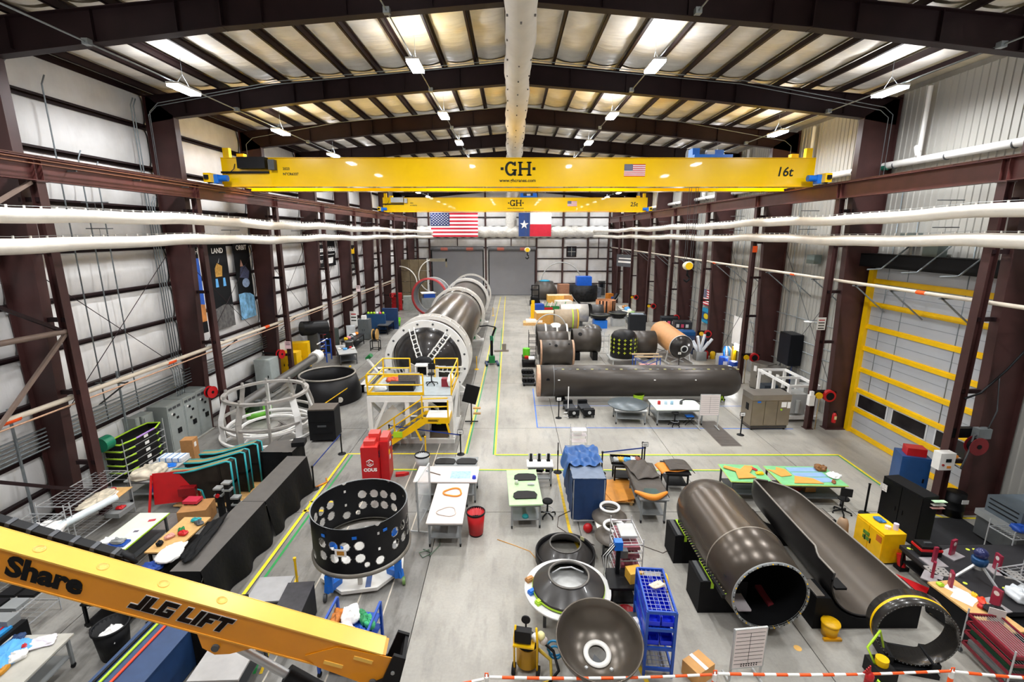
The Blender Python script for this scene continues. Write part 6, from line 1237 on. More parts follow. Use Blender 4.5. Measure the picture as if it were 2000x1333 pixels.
for x, h in ((-.2, 1.35), (.1, 1.55), (.35, 1.0)): MB().b2((x-.08, -.08, 0), (x+.08, .08, h)).build('rail', BLACK, t); [MB().b2((x-.14, -.12, h+q_), (x+.14, .12, h+q_+.06)).build('clamp', STEEL, t) for q_ in (-.3, -.05)]
MB().cyl((-.2, -.1, 1.1), (-.2, -.16, 1.1), .07, n=10).build('knob', RED, t); MB().b2((-.4, -.3, 0), (.5, .3, .06)).build('base', BLACK, t)
wt = bench('long white table with lime edge and a blue clipboard', None, .9, M('#dfe5d6', .4, 0, .05), DGREY, pose=(Vector((-11.72, 13.15, 0)), .95, 1.85, 0), edge=LIME)
slab_('clipboard', 'white framed card on the lime edged table', 'clipboard', (-11.55, 13.0, .9), (.35, .42, .01), PAPER, .1, None, (('print', (0, .06, .012), (.14, .1, .004), M('#6a6472', .5)),)); slab_('blue_tray', 'blue tray with grey tools at the near end of the lime edged table', 'tray', (-11.6, 12.45, .9), (.5, .3, .06), BLUE); bag('grey_tools', 'grey tools in the blue tray', (-11.6, 12.45, .96), (.4, .25, .1), GREY, 0, 'tools'); bag('paper_wad', 'white paper wad beside the blue tray', (-11.95, 12.5, .9), (.4, .3, .12), PAPER, .3, 'paper'); slab_('red_card', 'small red card on the lime edged table', 'card', (-11.5, 13.65, .9), (.2, .12, .008), M('#c8434f', .5), .3)
wd_ = bench('plywood topped table crowded with small tools beside the draped bench', None, .9, WOOD, BLACK, pose=(Vector((-10.15, 12.95, 0)), .85, 1.75, 0))
for k, (dx, dy, s, m, nm, lb) in enumerate(((.1, .65, (.3, .18, .1), TEAL, 'teal_drill', 'teal power drill at the far end of the plywood table'), (.28, .5, (.2, .3, .1), DGREY, 'black_drill', 'dark power drill on the plywood table'), (0, .1, (.2, .18, .12), GREEN, 'green_box', 'small green box on the plywood table'), (.15, -.05, (.28, .2, .1), RED, 'red_tool', 'red and black tool on the plywood table'), (-.15, -.2, (.25, .2, .1), M('#d99a8c', .6), 'pink_cloth', 'pink cloth on the plywood table'), (-.2, -.55, (.2, .16, .12), BLACK, 'mouse_tool', 'black rounded tool at the near end of the plywood table'))): bag(nm, lb, (-10.15+dx, 12.95+dy, .9), s, m, k, 'tool')
bag('white_bag', 'white bag with blue trim hanging over the plywood table end', (-9.75, 12.0, .85), (.6, .8, .16), PAPER, .2, 'bag'); bag('blue_mesh_bag', 'dark blue mesh bag below the white bag', (-10.0, 11.6, .75), (.6, .4, .12), M('#20479a', .6, 0, .4, 14), .1, 'bag')
slab_('tool_stool', 'black stand under the white bag', 'stand', (-9.9, 11.7, 0), (.5, .8, .75), BLACK); bag('red_gloves', 'red and black gloves at the end of the cable carrier', (-9.75, 11.05, .78), (.3, .35, .1), RED, .5, 'gloves'); 
# draped benches
DR = M('#0b0b0d', .7, 0, .25, 3, .4, 6); DRT = M('#5b5753', .6, 0, .1, 4)
def drape(label, x0, x1, y0, y1, H, fl=.35):
    t = thing('draped_bench', label, 'draped bench', (0, 0, 0)); n_ = 40
    MB().b2((x0, y0, H-.02), (x1, y1, H)).build('cloth_top', DRT, t)
    ring = [(x0, y0), (x1, y0), (x1, y1), (x0, y1)]
    for i in range(4):
        a, b = Vector(ring[i]), Vector(ring[(i+1) % 4]); d = (b-a); nn = Vector((d.y, -d.x)).normalized()
        MB().grid(lambda u, v: (a.x+d.x*u+nn.x*(1-v)*(fl*.6+.1*sin(u*d.length*5))+(0), a.y+d.y*u+nn.y*(1-v)*(fl*.6+.1*sin(u*d.length*5)), .02+(H-.02)*v), max(8, int(d.length*8)), 6).build('cloth_skirt', DR, t)
    return t
drape('long black draped bench nearest the boom', -8.85, -8.05, 10.75, 14.05, 1.32); drape('black draped bench joined behind the nearest one', -8.82, -8.05, 14.1, 17.35, 1.3); drape('short black draped bench behind the teal edged panels', -10.0, -8.75, 17.6, 18.7, 1.35, .15)
bag('black_jacket', 'black jacket lying along the near draped bench', (-8.75, 12.0, 1.33), (.4, 2.0, .16), BLACKM, .1, 'jacket')
slab_('black_device', 'black boxy device on the short draped bench', 'device', (-8.75, 18.3, 1.36), (.5, .5, .18), BLACK, .2)
tag(MB().tube([(0, 0, 0), (.3, .4, 0), (.15, .7, 0)], .03, 6).build('orange_strap', ORANGE, None, (-7.75, 17.2, .04)), 'orange strap on the floor by the draped bench post', 'strap')
# black road case
t = thing('road_case', 'tall black wheeled road case beside the white ring frame', 'case', (-9.1, 21.9, 0), R_(4))
MB().b2((-.62, -.48, .12), (.62, .48, 1.62)).build('body', BLACK, t); MB().b2((-.6, -.46, 1.62), (.6, .46, 1.68)).build('lid', M('#5a5148', .6, 0, .2, 6), t)
for z in (.45, 1.05): MB().b2((-.5, -.51, z), (.5, -.48, z+.05)).build('rib', BLACKM, t)
MB().b2((-.2, -.52, .8), (.2, -.48, .88)).build('handle', DGREY, t)
for x in (-.5, .5):
    for y in (-.38, .38): MB().cyl((x-.03, y, .07), (x+.03, y, .07), .07, n=10).build('caster', DGREY, t)
# white ring frame
SIL = M('#b5b0aa', .42, .35, .14, 3)
t = thing('ring_cage', 'silver and white ribbed ring frame of curved posts on the floor', 'frame', (-12.25, 22.75, 0)); Rt, Rm, Rbm, Zt = 1.88, 2.15, 2.1, 2.18
MB().lathe([(Rt-.1, Zt-.12), (Rt+.1, Zt-.12), (Rt+.1, Zt), (Rt-.1, Zt), (Rt-.1, Zt-.12)], 64, smooth=False).build('top_ring', SIL, t)
for z, r_, m in ((.12, Rbm+.12, WHITE_P), (.5, Rm-.25, WHITE_P), (.9, Rm, SIL), (.35, 1.35, WHITE_P)): MB().lathe([(r_-.06, z-.05), (r_+.06, z-.05), (r_+.06, z+.05), (r_-.06, z+.05), (r_-.06, z-.05)], 56, smooth=False).build('hoop', m, t)
for k in range(10):
    a = 2*pi*k/10+.15; ca, sa = cos(a), sin(a); pr_ = [(Rbm, .1), (Rm, .9), (Rm-.02, 1.2), (Rt, Zt-.1)]; mb = MB()
    for (r0, z0), (r1, z1) in zip(pr_, pr_[1:]): mb.bar((r0*ca, r0*sa, z0), (r1*ca, r1*sa, z1), .3 if k % 2 else .22, .06, a)
    mb.build('curved_post', SIL if k % 3 else WHITE_P, t)
    MB().bar((1.35*ca, 1.35*sa, .35), (Rbm*ca, Rbm*sa, .14), .09).build('spoke', WHITE_P, t); MB().b2((-.05, -.05, 0), (.05, .05, .14)).build('lug', SIL, t, (Rt*ca, Rt*sa, Zt))
for k in range(5): MB().b2((-.5, -.05, .1+.03*k), (.5, .05, .14+.03*k)).build('loose_bar', M('#6a6560', .5), t, (.1*k, -.3+.2*k, 0), .6*k)
tag(MB().lathe([(0, .1), (.75, .1), (.8, .3), (.86, .5), (.8, .52), (.7, .2), (0, .18)], 36).build('green_tub', M('#69b53a', .5), None, (-14.0, 24.6, 0)), 'lime green round tub behind the silver ring frame', 'tub')
t = thing('cone_ring', 'large dark open cone ring standing on the floor beside the road case', 'ring', (-11.15, 27.85, 0))
MB().lathe([(1.9, 0), (1.92, .5), (1.62, 1.55), (1.58, 1.55), (1.86, .5), (1.84, 0)], 64).build('shell', CARBON_K, t); MB().lathe([(1.56, 1.53), (1.66, 1.53), (1.66, 1.6), (1.56, 1.6), (1.56, 1.53)], 64).build('rim', M('#9a948a', .4, .4), t); MB().cyl((1.2, -1.48, .4), (1.21, -1.53, .4), .16, n=16).build('port', M('#cfc8bb', .5), t); MB().b2((.9, 1.25, 1.58), (1.0, 1.4, 1.66)).build('yellow_clip', YEL, t)
t = thing('long_tube', 'long grey tube with white end sleeve resting behind the ring frame', 'tube', (-14.35, 29, 1.05)); MB().cyl((-.1, -4.9, -.25), (.25, 4.0, .1), .3, n=20).build('tube', M('#55524e', .4, .1), t); MB().cyl((.25, 4.0, .1), (.28, 4.8, .13), .42, n=20).build('sleeve', PAPER, t)
for y in (-4, 2.8): MB().b2((-.5, y-.15, -1.05), (.5, y+.15, -.2)).build('trestle', DGREY, t)
t = thing('green_roll', 'pale green roll lying beside the white ended tube', 'roll', (-12.8, 31.2, .15)); MB().cyl((-.7, 0, 0), (.7, .1, 0), .15, n=14).build('roll', M('#a5e3b4', .5), t)
# cabinets farther along
cabinet('grey steel cabinet standing before the yellow ones', None, 0, 2.15, M('#a9b0ad', .5), doors=1, pose=((-15.55, 29.3), 1.0, 1.1, 0)); slab_('black_box', 'black box on a stand beside the grey steel cabinet', 'box', (-16.0, 27.6, 0), (.8, .7, 1.0), BLACK)
cabinet('yellow safety cabinet behind the crane column', None, 0, 1.75, YEL, doors=2, pose=((-15.7, 32.6), 1.5, .8, 0)); cabinet('taller yellow safety cabinet farther along the wall', None, 0, 2.0, YEL, doors=2, pose=((-15.65, 34.5), 1.2, .8, R_(12))); cabinet('dark green steel cabinet beside the taller yellow one', None, 0, 1.95, M('#3b4440', .5), doors=2, pose=((-15.4, 39.8), .9, 1.2, R_(-10)))
for lb, x, y in (('red hose reel before the first yellow cabinet', 548, 692), ('red hose reel hung near the dark drum', 632, 647), ('red hose reel far along the insulated wall', 765, 577), ('red hose reel behind the switchgear end', 412, 766)): hose_reel(lb, GX(x, y, -15.0), R_(75), arm=1.35)
t = thing('duct_drum', 'dark horizontal drum raised on a stand by the wall', 'drum', GX(610, 640, -15.2)); MB().cyl((-.6, -.5, 0), (.7, .9, -.15), .55, n=22).build('drum', CARBON_K, t); MB().b2((-.4, -.1, -2), (.4, .3, -.4)).build('stand', DGREY, t)
b1 = bench('grey table covered in small parts beyond the cone ring', [(648, 692), (684, 692), (702, 670), (668, 676)], .9, LGREY, DGREY)
for k in range(6): bag('small_parts', ['white', 'grey', 'blue', 'black', 'red', 'cream'][k]+' small part on the grey table beyond the cone ring', tuple(b1.matrix_basis @ Vector((-.5+.2*k, .3*sin(k*2.1), .9))), (.22, .3, .14), (PAPER, GREY, SKYB, BLACK, RED, CREAM)[k], k, 'part')
t = thing('dark_drum', 'dark ribbed drum on the grey table beyond the cone ring', 'drum', tuple(b1.matrix_basis @ Vector((.3, .5, .9)))); MB().cyl((0, 0, 0), (0, 0, .5), .3, n=18).build('drum', M('#3a3836', .4, .3), t); MB().lathe([(.28, .48), (.33, .48), (.33, .55), (.28, .55)], 18).build('rim', GREY, t)
t = thing('blue_trestle', 'tall blue tube trestle holding rods by the green cabinet', 'trestle', (-15.0, 36.6, 0))
for x in (-.6, .6):
    for y in (-.5, .5): MB().b2((x-.04, y-.04, 0), (x+.04, y+.04, 1.7)).build('post', BLUE, t)
for z in (.5, 1.1, 1.6): MB().b2((-.6, -.54, z), (.6, -.46, z+.06)).b2((-.6, .46, z), (.6, .54, z+.06)).build('rail', BLUE, t)
for k in range(3): MB().cyl((-.2+.2*k, -1.1, .6+.5*k), (-.2+.2*k, .9, .6+.5*k), .05, n=8).build('rod', (M('#d9c07a', .5), LGREY, PAPER)[k], t)
bench('black counter against the wall beyond the blue trestle', None, .95, M('#232427', .4), BLACK, pose=(Vector((-13.9, 41.0, 0)), 1.1, 3.2, 0), caster=False)
for k in range(6): bag('counter_item', ['yellow', 'pink', 'grey', 'black', 'white', 'orange'][k]+' item on the black counter', (-14.1+.1*(k % 3), 39.8+.45*k, .95), (.3, .3, .22), (YEL, M('#d98a90', .5), GREY, BLACK, PAPER, ORANGE)[k], k, 'item')
cabinet('tall dark grey tool cabinet with papers on top', None, 0, 1.95, M('#5c6163', .5), doors=2, pose=((-13.9, 44.6), 1.0, 1.0, 0)); slab_('paper_stack', 'white paper stack on the dark grey tool cabinet', 'paper', (-13.9, 44.5, 1.95), (.4, .4, .35), PAPER)
t = thing('cable_spool', 'tan cable spool standing beside the dark grey cabinet', 'spool', (-12.95, 44.0, .55)); MB().cyl((-.06, 0, 0), (.0, 0, 0), .55, n=24).cyl((.3, 0, 0), (.36, 0, 0), .55, n=24).build('flange', M('#c79a52', .6), t); MB().cyl((0, 0, 0), (.3, 0, 0), .42, n=20).build('cable', BLACK, t)
t = thing('frame_stand', 'small open black frame stand in the aisle', 'stand', G(734, 684)); 
for x in (-.35, .35):
    for y in (-.3, .3): MB().b2((x-.03, y-.03, 0), (x+.03, y+.03, .85)).build('leg', BLACK, t)
for z in (.12, .82): MB().b2((-.38, -.33, z), (.38, -.27, z+.05)).b2((-.38, .27, z), (.38, .33, z+.05)).b2((-.38, -.3, z), (-.32, .3, z+.05)).b2((.32, -.3, z), (.38, .3, z+.05)).build('rail', BLACK, t)
for k, (x, y, w_, h, lb) in enumerate(((-13.65, 47.6, 1.9, 1.9, 'navy blue partition panel with lime balls on top'), (-12.7, 49.6, 1.6, 2.2, 'taller navy blue partition panel behind'))): slab_('partition_screen', lb, 'partition', (x, y, 0), (w_, .35, h), NAVY if k else M('#1c4670', .55))
for k in range(6): tag(MB().sphere((0, 0, .12), .13, 12).build('foam_ball', (LIME, LIME, LIME, PAPER, M('#e8577a', .5), LIME)[k], None, (-14.4+.3*k, 47.6, 1.9)), ('first lime', 'second lime', 'third lime', 'white', 'pink', 'last lime')[k]+' foam ball on the navy partition', 'ball')
bin_('lime green round bin beside the navy partitions', G(776, 637), .4, .85, M('#7be01e', .4), False); stool('black chair in the aisle before the navy partitions', G(737, 662), .6, 0, True)
bench('dark cart with small red and blue tools before the navy partitions', [(742, 636), (764, 636), (764, 627), (744, 627)], .95, DGREY, BLACK, name='tool_cart', cat='cart'); 
for k, (x, y, d, m, lb) in enumerate(((712, 620, (1.4, 1.0, 1.3), BLUE, 'blue cooler stack beside the navy partitions'), (738, 606, (1.2, 1.0, 2.2), RED, 'red tool chest far along the insulated wall'), (762, 604, (1.8, 1.2, 1.8), M('#9aa19a', .5), 'grey green crate with wood inside farther along'), (790, 603, (1.8, 1.8, 1.4), GREY, 'wrapped grey pallet load with blue top'), (705, 640, (.8, .8, 1.2), M('#d9dde0', .4), 'white wrapped stack by the dark grey cabinet'))):
    p = G(x, y); p = Vector(((p.x, p.y), (-15.0, 62.6), (-13.3, 62.8), (-11.3, 64.6), (-15.4, 45.0))[k]+(0,)); t = slab_('pallet_load', lb, 'crate', p, d, m, .1*k)
    if k == 3: MB().b2((-.6, -.8, 1.4), (.9, .8, 1.95)).build('blue_top', BLUE, t); MB().b2((-.9, -.85, 1.95), (.9, .85, 2.05)).build('cover', PAPER, t)
    if k == 0: MB().b2((-.7, -.5, 1.3), (.7, .5, 1.5)).build('white_top', PAPER, t)
    if k == 1: [MB().b2((-.68, -.62, .2+.4*j), (.68, -.6, .55+.4*j)).build('drawer', RED, t) for j in range(5)]
# rings near the back wall
t = thing('red_rimmed_hoop', 'big grey hoop with red rim standing on edge beyond the stage', 'ring', (-9.6, 57.5, 0), R_(-12)); Tq = Matrix(((1, 0, 0, 0), (0, 0, 1, -.7), (0, -1, 0, 2.45), (0, 0, 0, 1)))
MB().lathe([(2.1, 0), (2.2, 0), (2.2, 1.5), (2.1, 1.5), (2.1, 0)], 56, Tq).build('hoop', M('#77787a', .4, .2), t); MB().lathe([(2.05, -.05), (2.28, -.05), (2.28, .12), (2.05, .12), (2.05, -.05)], 56, Tq).build('red_rim', M('#b3383a', .5), t); MB().lathe([(2.05, 1.4), (2.26, 1.4), (2.26, 1.55), (2.05, 1.55)], 56, Tq).build('grey_rim', LGREY, t); MB().b2((-1.4, -.8, 0), (1.4, .9, .35)).build('cradle', WHITE, t)
t = thing('mold_fixture', 'tall brown panel fixture with big white ring arcs in the back corner', 'fixture', (-13.6, 68, 0))
for i in range(3):
    for j in range(4): MB().b2((-1.9+i*1.25, 0, .1+j*1.55), (-.7+i*1.25, .3, 1.6+j*1.55)).build('panel', M('#6b5d45', .6, 0, .2, 2), t)
MB().lathe([(2.3, 0), (2.42, 0), (2.42, .15), (2.3, .15), (2.3, 0)], 40, Matrix(((1, 0, 0, -2.0), (0, 0, 1, -.6), (0, -1, 0, 3.0), (0, 0, 0, 1))), -pi/2, pi/2).build('ring_arc', WHITE, t); MB().lathe([(2.3, 0), (2.42, 0), (2.42, .15), (2.3, .15), (2.3, 0)], 40, Matrix(((1, 0, 0, 3.0), (0, 0, 1, -.6), (0, -1, 0, 4.0), (0, 0, 0, 1))), pi*.5, pi*1.4).build('ring_arc', WHITE, t)
MB().b2((1.8, -.1, 6.0), (4.6, .2, 6.4)).b2((4.4, -.1, 5.2), (4.6, .2, 6.4)).build('top_beam', M('#77705f', .6), t); MB().b2((1.75, -.15, 0), (1.95, .2, 6.4)).build('mast', LGREY, t)
# ---- bottom left corner
bl1 = bench('grey table with blue drapes and bottles in the bottom corner', None, .85, M('#b9b6ac', .5), GREY, pose=(Vector((-10.75, 8.6, 0)), 1.35, 1.3, R_(3)))
for k, (dx, dy, s, m, nm, lb) in enumerate(((-.25, -.05, (.7, .9, .1), SKYB, 'blue_drape', 'light blue drape on the corner grey table'), (.2, .3, (.5, .35, .08), M('#e9e2ea', .5), 'zip_bag', 'clear bag with pink edge on the corner grey table'), (.05, -.1, (.3, .28, .14), PAPER, 'white_rags', 'white rags on the corner grey table'), (-.2, -.4, (.16, .16, .16), M('#e0a51c', .5), 'tape_roll', 'yellow tape roll on the corner grey table'), (.05, -.45, (.28, .14, .1), M('#c98a1c', .5), 'orange_clamp', 'orange clamp on the corner grey table'), (-.45, .4, (.3, .25, .1), NAVY, 'navy_tool', 'navy tool at the back of the corner grey table'), (-.05, .15, (.1, .1, .12), RED, 'red_stopper', 'small red cap on the corner grey table'))): bag(nm, lb, (-10.75+dx, 8.7+dy, .85), s, m, k*.4, 'supplies')
bin_('black round bin full of white rags near the corner table', (-9.5, 9.55, 0), .36, .8, BLACK, True); bag('white_rags', 'white rags inside the black round bin', (-9.5, 9.55, .36), (.5, .5, .3), PAPER, 0, 'rags')
t = thing('blue_covered_bench', 'navy cloth covered bench carrying long green and red rods', 'covered bench', (-7.95, 8.6, 0), R_(-3)); MB().b2((-.55, -1.3, .02), (.55, 1.0, 1.0)).build('cloth_skirt', NAVY, t); MB().b2((-.57, -1.32, 1.0), (.57, 1.02, 1.02)).build('cloth_top', M('#33496e', .55, 0, .12, 5), t)
for k, (x, m, lb) in enumerate(((-.32, LIME, 'lime green rod lying on the navy covered bench'), (-.1, M('#f0441e', .4), 'red orange rod lying on the navy covered bench'), (-.45, BLACK, 'black rod lying on the navy covered bench'))): tag(MB().cyl((x+.02, -1.0, 1.05), (x+.05, .85, 1.05), .03, n=8).cyl((x+.02, -1.0, 1.05), (x+.02, -.8, 1.05), .04, n=8).build('rod', m, None, t.location, t.rotation_euler.z), lb, 'rod')
tag(MB().b2((-.4, -.5, 0), (.4, .6, .95)).build('black_crate', DR, None, (-7.0, 9.75, 0), R_(5)), 'black cloth wrapped crate beside the navy covered bench', 'crate')
bench('plain grey table beside the black wrapped crate', None, .85, M('#a9a6a3', .4), DGREY, pose=(Vector((-6.2, 8.75, 0)), 1.05, 1.35, R_(2))); bench('low grey table behind the boom arm', None, .8, M('#a6a5a5', .4), DGREY, pose=(Vector((-6.3, 10.75, 0)), .9, .9, R_(4)))
t = thing('black_box_bench', 'black wooden box bench behind the boom arm', 'box', (-5.45, 10.2, 0), R_(5)); MB().b2((-.32, -.62, 0), (.32, .62, .9)).build('body', M('#232326', .6, 0, .3, 5), t); MB().b2((-.34, -.64, .9), (.34, .64, .93)).build('lid', M('#343236', .6, 0, .3, 7), t)
bc2 = thing('blue_cart', 'blue perforated cart stacked with gloves and white bags', 'cart', (-3.75, 9.35, 0), R_(-8))
for x in (-.55, .55):
    for y in (-.5, .5): MB().b2((x-.03, y-.03, .1), (x+.03, y+.03, 1.25 if y > 0 else 1.05)).build('post', BLUE, bc2); MB().cyl((x-.03, y, .06), (x+.03, y, .06), .06, n=10).build('caster', RUBBER, bc2)
    MB().bar((x, -.5, 1.05), (x, .5, 1.25), .05).build('side_rail', BLUE, bc2)
for z in (.25, .6, .9): MB().b2((-.55, -.5, z), (.55, .5, z+.03)).build('shelf', BLUE, bc2)
for k, (dx, dy, s, m, nm, lb) in enumerate(((-.38, .1, (.25, .6, .2), M('#c9741c', .5, 0, .5, 8), 'glove_box', 'orange and black glove boxes on the blue cart'), (-.05, .2, (.4, .4, .25), PAPER, 'white_bag', 'white bag on the blue cart'), (-.05, -.25, (.5, .35, .25), M('#e6d3d6', .5), 'white_bag', 'pinkish bag on the blue cart'), (.25, .2, (.2, .4, .22), M('#2f9a5c', .5, 0, .4, 8), 'green_box', 'green boxes on the blue cart'), (.42, .1, (.2, .4, .2), M('#3fb57a', .5, 0, .4, 8), 'green_box', 'pale green box at the edge of the blue cart'), (.4, -.25, (.2, .3, .25), BLUE, 'blue_box', 'blue packet at the edge of the blue cart'), (.2, -.3, (.12, .12, .25), LGREY, 'grey_bottle', 'grey bottle on the blue cart'))): bag(nm, lb, tuple(bc2.matrix_basis @ Vector((dx, dy, .93))), s, m, k*.2, 'supplies')
t = thing('hand_cart', 'black flat cart behind the boom near the corner racks', 'cart', (-10.3, 10.9, 0)); MB().b2((-.5, -.7, .15), (.5, .7, .22)).b2((-.5, -.7, .75), (.5, .7, .8)).build('deck', BLACK, t)
for x in (-.45, .45):
    for y in (-.65, .65): MB().b2((x-.03, y-.03, .1), (x+.03, y+.03, .8)).build('leg', BLACK, t)
stool('black swivel chair base beside the flat cart', (-9.2, 10.6, 0), .5); slab_('tool_chest', 'black and blue tool chest in the bottom corner', 'chest', (-12.0, 9.3, 0), (.7, .9, .8), BLACK, 0, None, (('blue_lid', (.1, -.1, .83), (.3, .6, .06), M('#2f8fd0', .4)), ('red_stripe', (.1, -.1, .865), (.05, .5, .01), RED), ('case', (-.05, .3, .9), (.5, .3, .2), GREY)))
# ================================================================== RIGHT SIDE
t = thing('wall_pipe', 'long white pipe with orange bands along the ribbed wall columns', 'pipe', (15.75, 0, 7.62))
MB().tube([(0, -4, 0), (0, 76, .12)], .07, 12).build('pipe', pipe_m, t); 
for y in (18, 26.5, 37): MB().cyl((0, y, .03), (0, y+.4, .03), .078, n=12).build('orange_band', ORANGET, t)
for b_ in BAYS[2:10]:
    for d_ in (1.8, 4.2, 6.3): MB().bar((0, b_+d_, -.06), (1.55, b_+d_, -1.3), .05).bar((-.1, b_+d_, -.08), (1.6, b_+d_, -.08), .05).build('bracket', GALV, t)
t = thing('sprinkler_main', 'fat white insulated pipe high on the ribbed wall with green labels', 'pipe', (17.15, 0, 12.85))
MB().cyl((0, -4, 0), (0, 76, .1), .15, n=16).build('pipe', WHITE_P, t)
for k in range(16): MB().cyl((0, 12+k*2.6, 0), (0, 12.05+k*2.6, 0), .158, n=16).build('strap', DGREY, t)
for y in (15.6, 22.8, 30.5): MB().cyl((0, y, 0), (0, y+.9, 0), .156, n=16).build('green_label', M('#17705a', .5), t)
for b_ in BAYS[3:8]: MB().cyl((0, b_-1.9, .1), (0, b_-1.9, 2.9), .09, n=12).build('riser', WHITE_P, t); MB().tube([(0, b_-1.9, .1), (-.05, b_-1.9, .35), (.0, b_-1.75, .6)], .12, 10).build('elbow', WHITE_P, t)
WQ = WR-.12
for k in range(5):
    y0 = BAYS[3+k]
    for j, (dy, za, zb) in enumerate(((.9, .3, 11), (1.15, .3, 11), (2.6, 2.2, 9.8), (5.4, 1.2, 10.6), (6.5, 1.2, 12.4))):
        conduit('wall_conduit', '%s vertical conduit on the ribbed wall in bay %s counted from the big door' % (('first', 'second', 'third', 'fourth', 'fifth')[j], ('one', 'two', 'three', 'four', 'five')[k]), [(WQ, y0+dy, za), (WQ, y0+dy, zb)], .024, GALV)
for k, z in enumerate((1.9, 3.0, 3.6, 4.9)): conduit('wall_conduit', '%s level conduit along the ribbed wall' % ('lowest', 'second lowest', 'second highest', 'highest')[k], [(WQ, 23.6, z), (WQ, 60, z)], .024, GALV)
for k in range(4):
    y0 = BAYS[4+k]
    conduit('rod_brace', 'thin crossing tie rod on the ribbed wall in bay %s' % ('one', 'two', 'three', 'four')[k], [(WQ-.15, y0+.4, .6), (WQ-.15, y0+7.2, 8.9)], .016, DGREY); conduit('rod_brace', 'thin opposite tie rod on the ribbed wall in bay %s' % ('one', 'two', 'three', 'four')[k], [(WQ-.15, y0+.4, 8.9), (WQ-.15, y0+7.2, .6)], .016, DGREY)
for k, y in enumerate((17.3, 19.1, 21.0)): conduit('strut_bracket', '%s strut arm above the big door hood' % ('nearest', 'middle', 'farthest')[k], [(15.9, y+.4, 8.3), (16.2, y, 8.35), (17.3, y-.2, 9.5)], .035, GALV)
for k, (x, y, z) in enumerate(((17.1, 19.5, 8.9), (17.1, 20.8, 9.4), (17.1, 27.2, 8.2))): t = slab_('wall_transformer', ['grey electrical box above the hood', 'second grey electrical box above the hood', 'grey electrical box on the ribbed wall beyond the door'][k], 'electrical box', (x, y, z), (.4, .7, .5), M('#6d7a76', .5))
# stainless chamber and machines
t = thing('steel_chamber', 'wide stainless steel test chamber with three doors beside the floor grate', 'chamber', (13.22, 23.35, 0), R_(2)); SS = M('#9a8f7e', .28, .7, .1, 2)
MB().b2((-1.0, -.5, .25), (1.0, .5, 1.62)).build('body', SS, t); MB().b2((-1.0, -.52, 1.62), (1.0, .5, 1.9)).build('top_hood', M('#a8a197', .28, .7, .1, 2), t); MB().b2((-.95, -.45, .08), (.95, .45, .25)).build('plinth', M('#6d6258', .4, .4), t)
for k in range(3): MB().b2((-.98+k*.66, -.53, .3), (-.36+k*.66, -.5, 1.58)).build('door', SS, t)
for z in (.12, .17, .22): MB().b2((-.95, -.47, z), (.95, -.45, z+.02)).build('grille_slat', DGREY, t)
MB().b2((-.75, -.55, 1.5), (-.58, -.53, 1.58)).build('screen', BLUEM, t); MB().b2((.5, -.55, 1.25), (.75, -.53, 1.52)).b2((.8, -.55, 1.2), (.96, -.53, 1.52)).build('notice', PAPER, t); MB().cyl((.52, -.55, 1.12), (.52, -.53, 1.12), .05, n=12).build('sticker', LIME, t); MB().b2((-1.02, -.2, 1.0), (-1.0, .05, 1.35)).build('side_panel', BLACK, t)
for x in (-.85, .85): MB().cyl((x, -.4, 0), (x, -.4, .08), .05, n=8).cyl((x, .4, 0), (x, .4, .08), .05, n=8).build('foot', BLACK, t)
t = thing('winding_machine', 'white framed wheeled machine between the steel chamber and column', 'machine', (15.4, 25.6, 0))
MB().b2((-.7, -1.7, .15), (1.0, 1.7, .32)).build('base', WHITE_P, t)
for x, y in ((-.6, -1.5), (.9, -1.5), (-.6, 1.6), (.9, 1.6), (-.6, 0), (.9, .3)): MB().b2((x-.07, y-.07, .32), (x+.07, y+.07, 1.95)).build('post', WHITE_P, t)
for z in (1.9,): MB().b2((-.68, -1.6, z), (-.54, 1.7, z+.12)).b2((.84, -1.6, z), (.98, 1.7, z+.12)).b2((-.6, -1.58, z), (.9, -1.45, z+.12)).b2((-.6, 1.55, z), (.9, 1.68, z+.12)).b2((-.6, -.06, z), (.9, .06, z+.12)).build('top_rail', WHITE_P, t)
MB().b2((-.4, -1.5, .4), (.4, -.6, 1.5)).build('housing', LGREY, t); MB().cyl((-.66, -.9, 1.3), (-.5, -.9, 1.3), .35, n=20).build('spool', BLACK, t); MB().cyl((-.68, -.9, 1.3), (-.66, -.9, 1.3), .2, n=16).build('spool_face', PAPER, t); MB().cyl((-.1, -1.6, .5), (-.1, -1.6, 1.2), .12, n=12).build('cylinder', LGREY, t)
for x in (-.55, .85):
    for y in (-1.5, 1.5): MB().cyl((x-.04, y, .08), (x+.04, y, .08), .08, n=12).build('caster', DGREY, t)
for k, (x, y, lb) in enumerate(((16.3, 29.55, 'stainless cabinet with notices beyond the white machine'), (16.6, 28.35, 'second stainless cabinet nearer the white machine'))):
    t = cabinet(lb, None, 0, 1.75, M('#8f8a83', .3, .7), doors=2, pose=((x, y), 1.1, .9, R_(-60)), name='steel_cabinet'); MB().b2((-.35, -.49, 1.2), (-.15, -.47, 1.55)).b2((.15, -.49, 1.1), (.35, -.47, 1.45)).build('notice', PAPER, t)
slab_('control_cabinet', 'grey control box behind the stainless cabinets', 'cabinet', (17.0, 26.9, 0), (.6, .6, 1.6), GREY); slab_('control_cabinet', 'small cream control box behind the white machine', 'cabinet', (16.95, 26.1, 0), (.5, .5, 1.45), LGREY)
slab_('low_rack', 'low dark blue rack before the stainless cabinets', 'rack', (15.9, 28.0, 0), (.8, .6, .8), M('#27323f', .5))
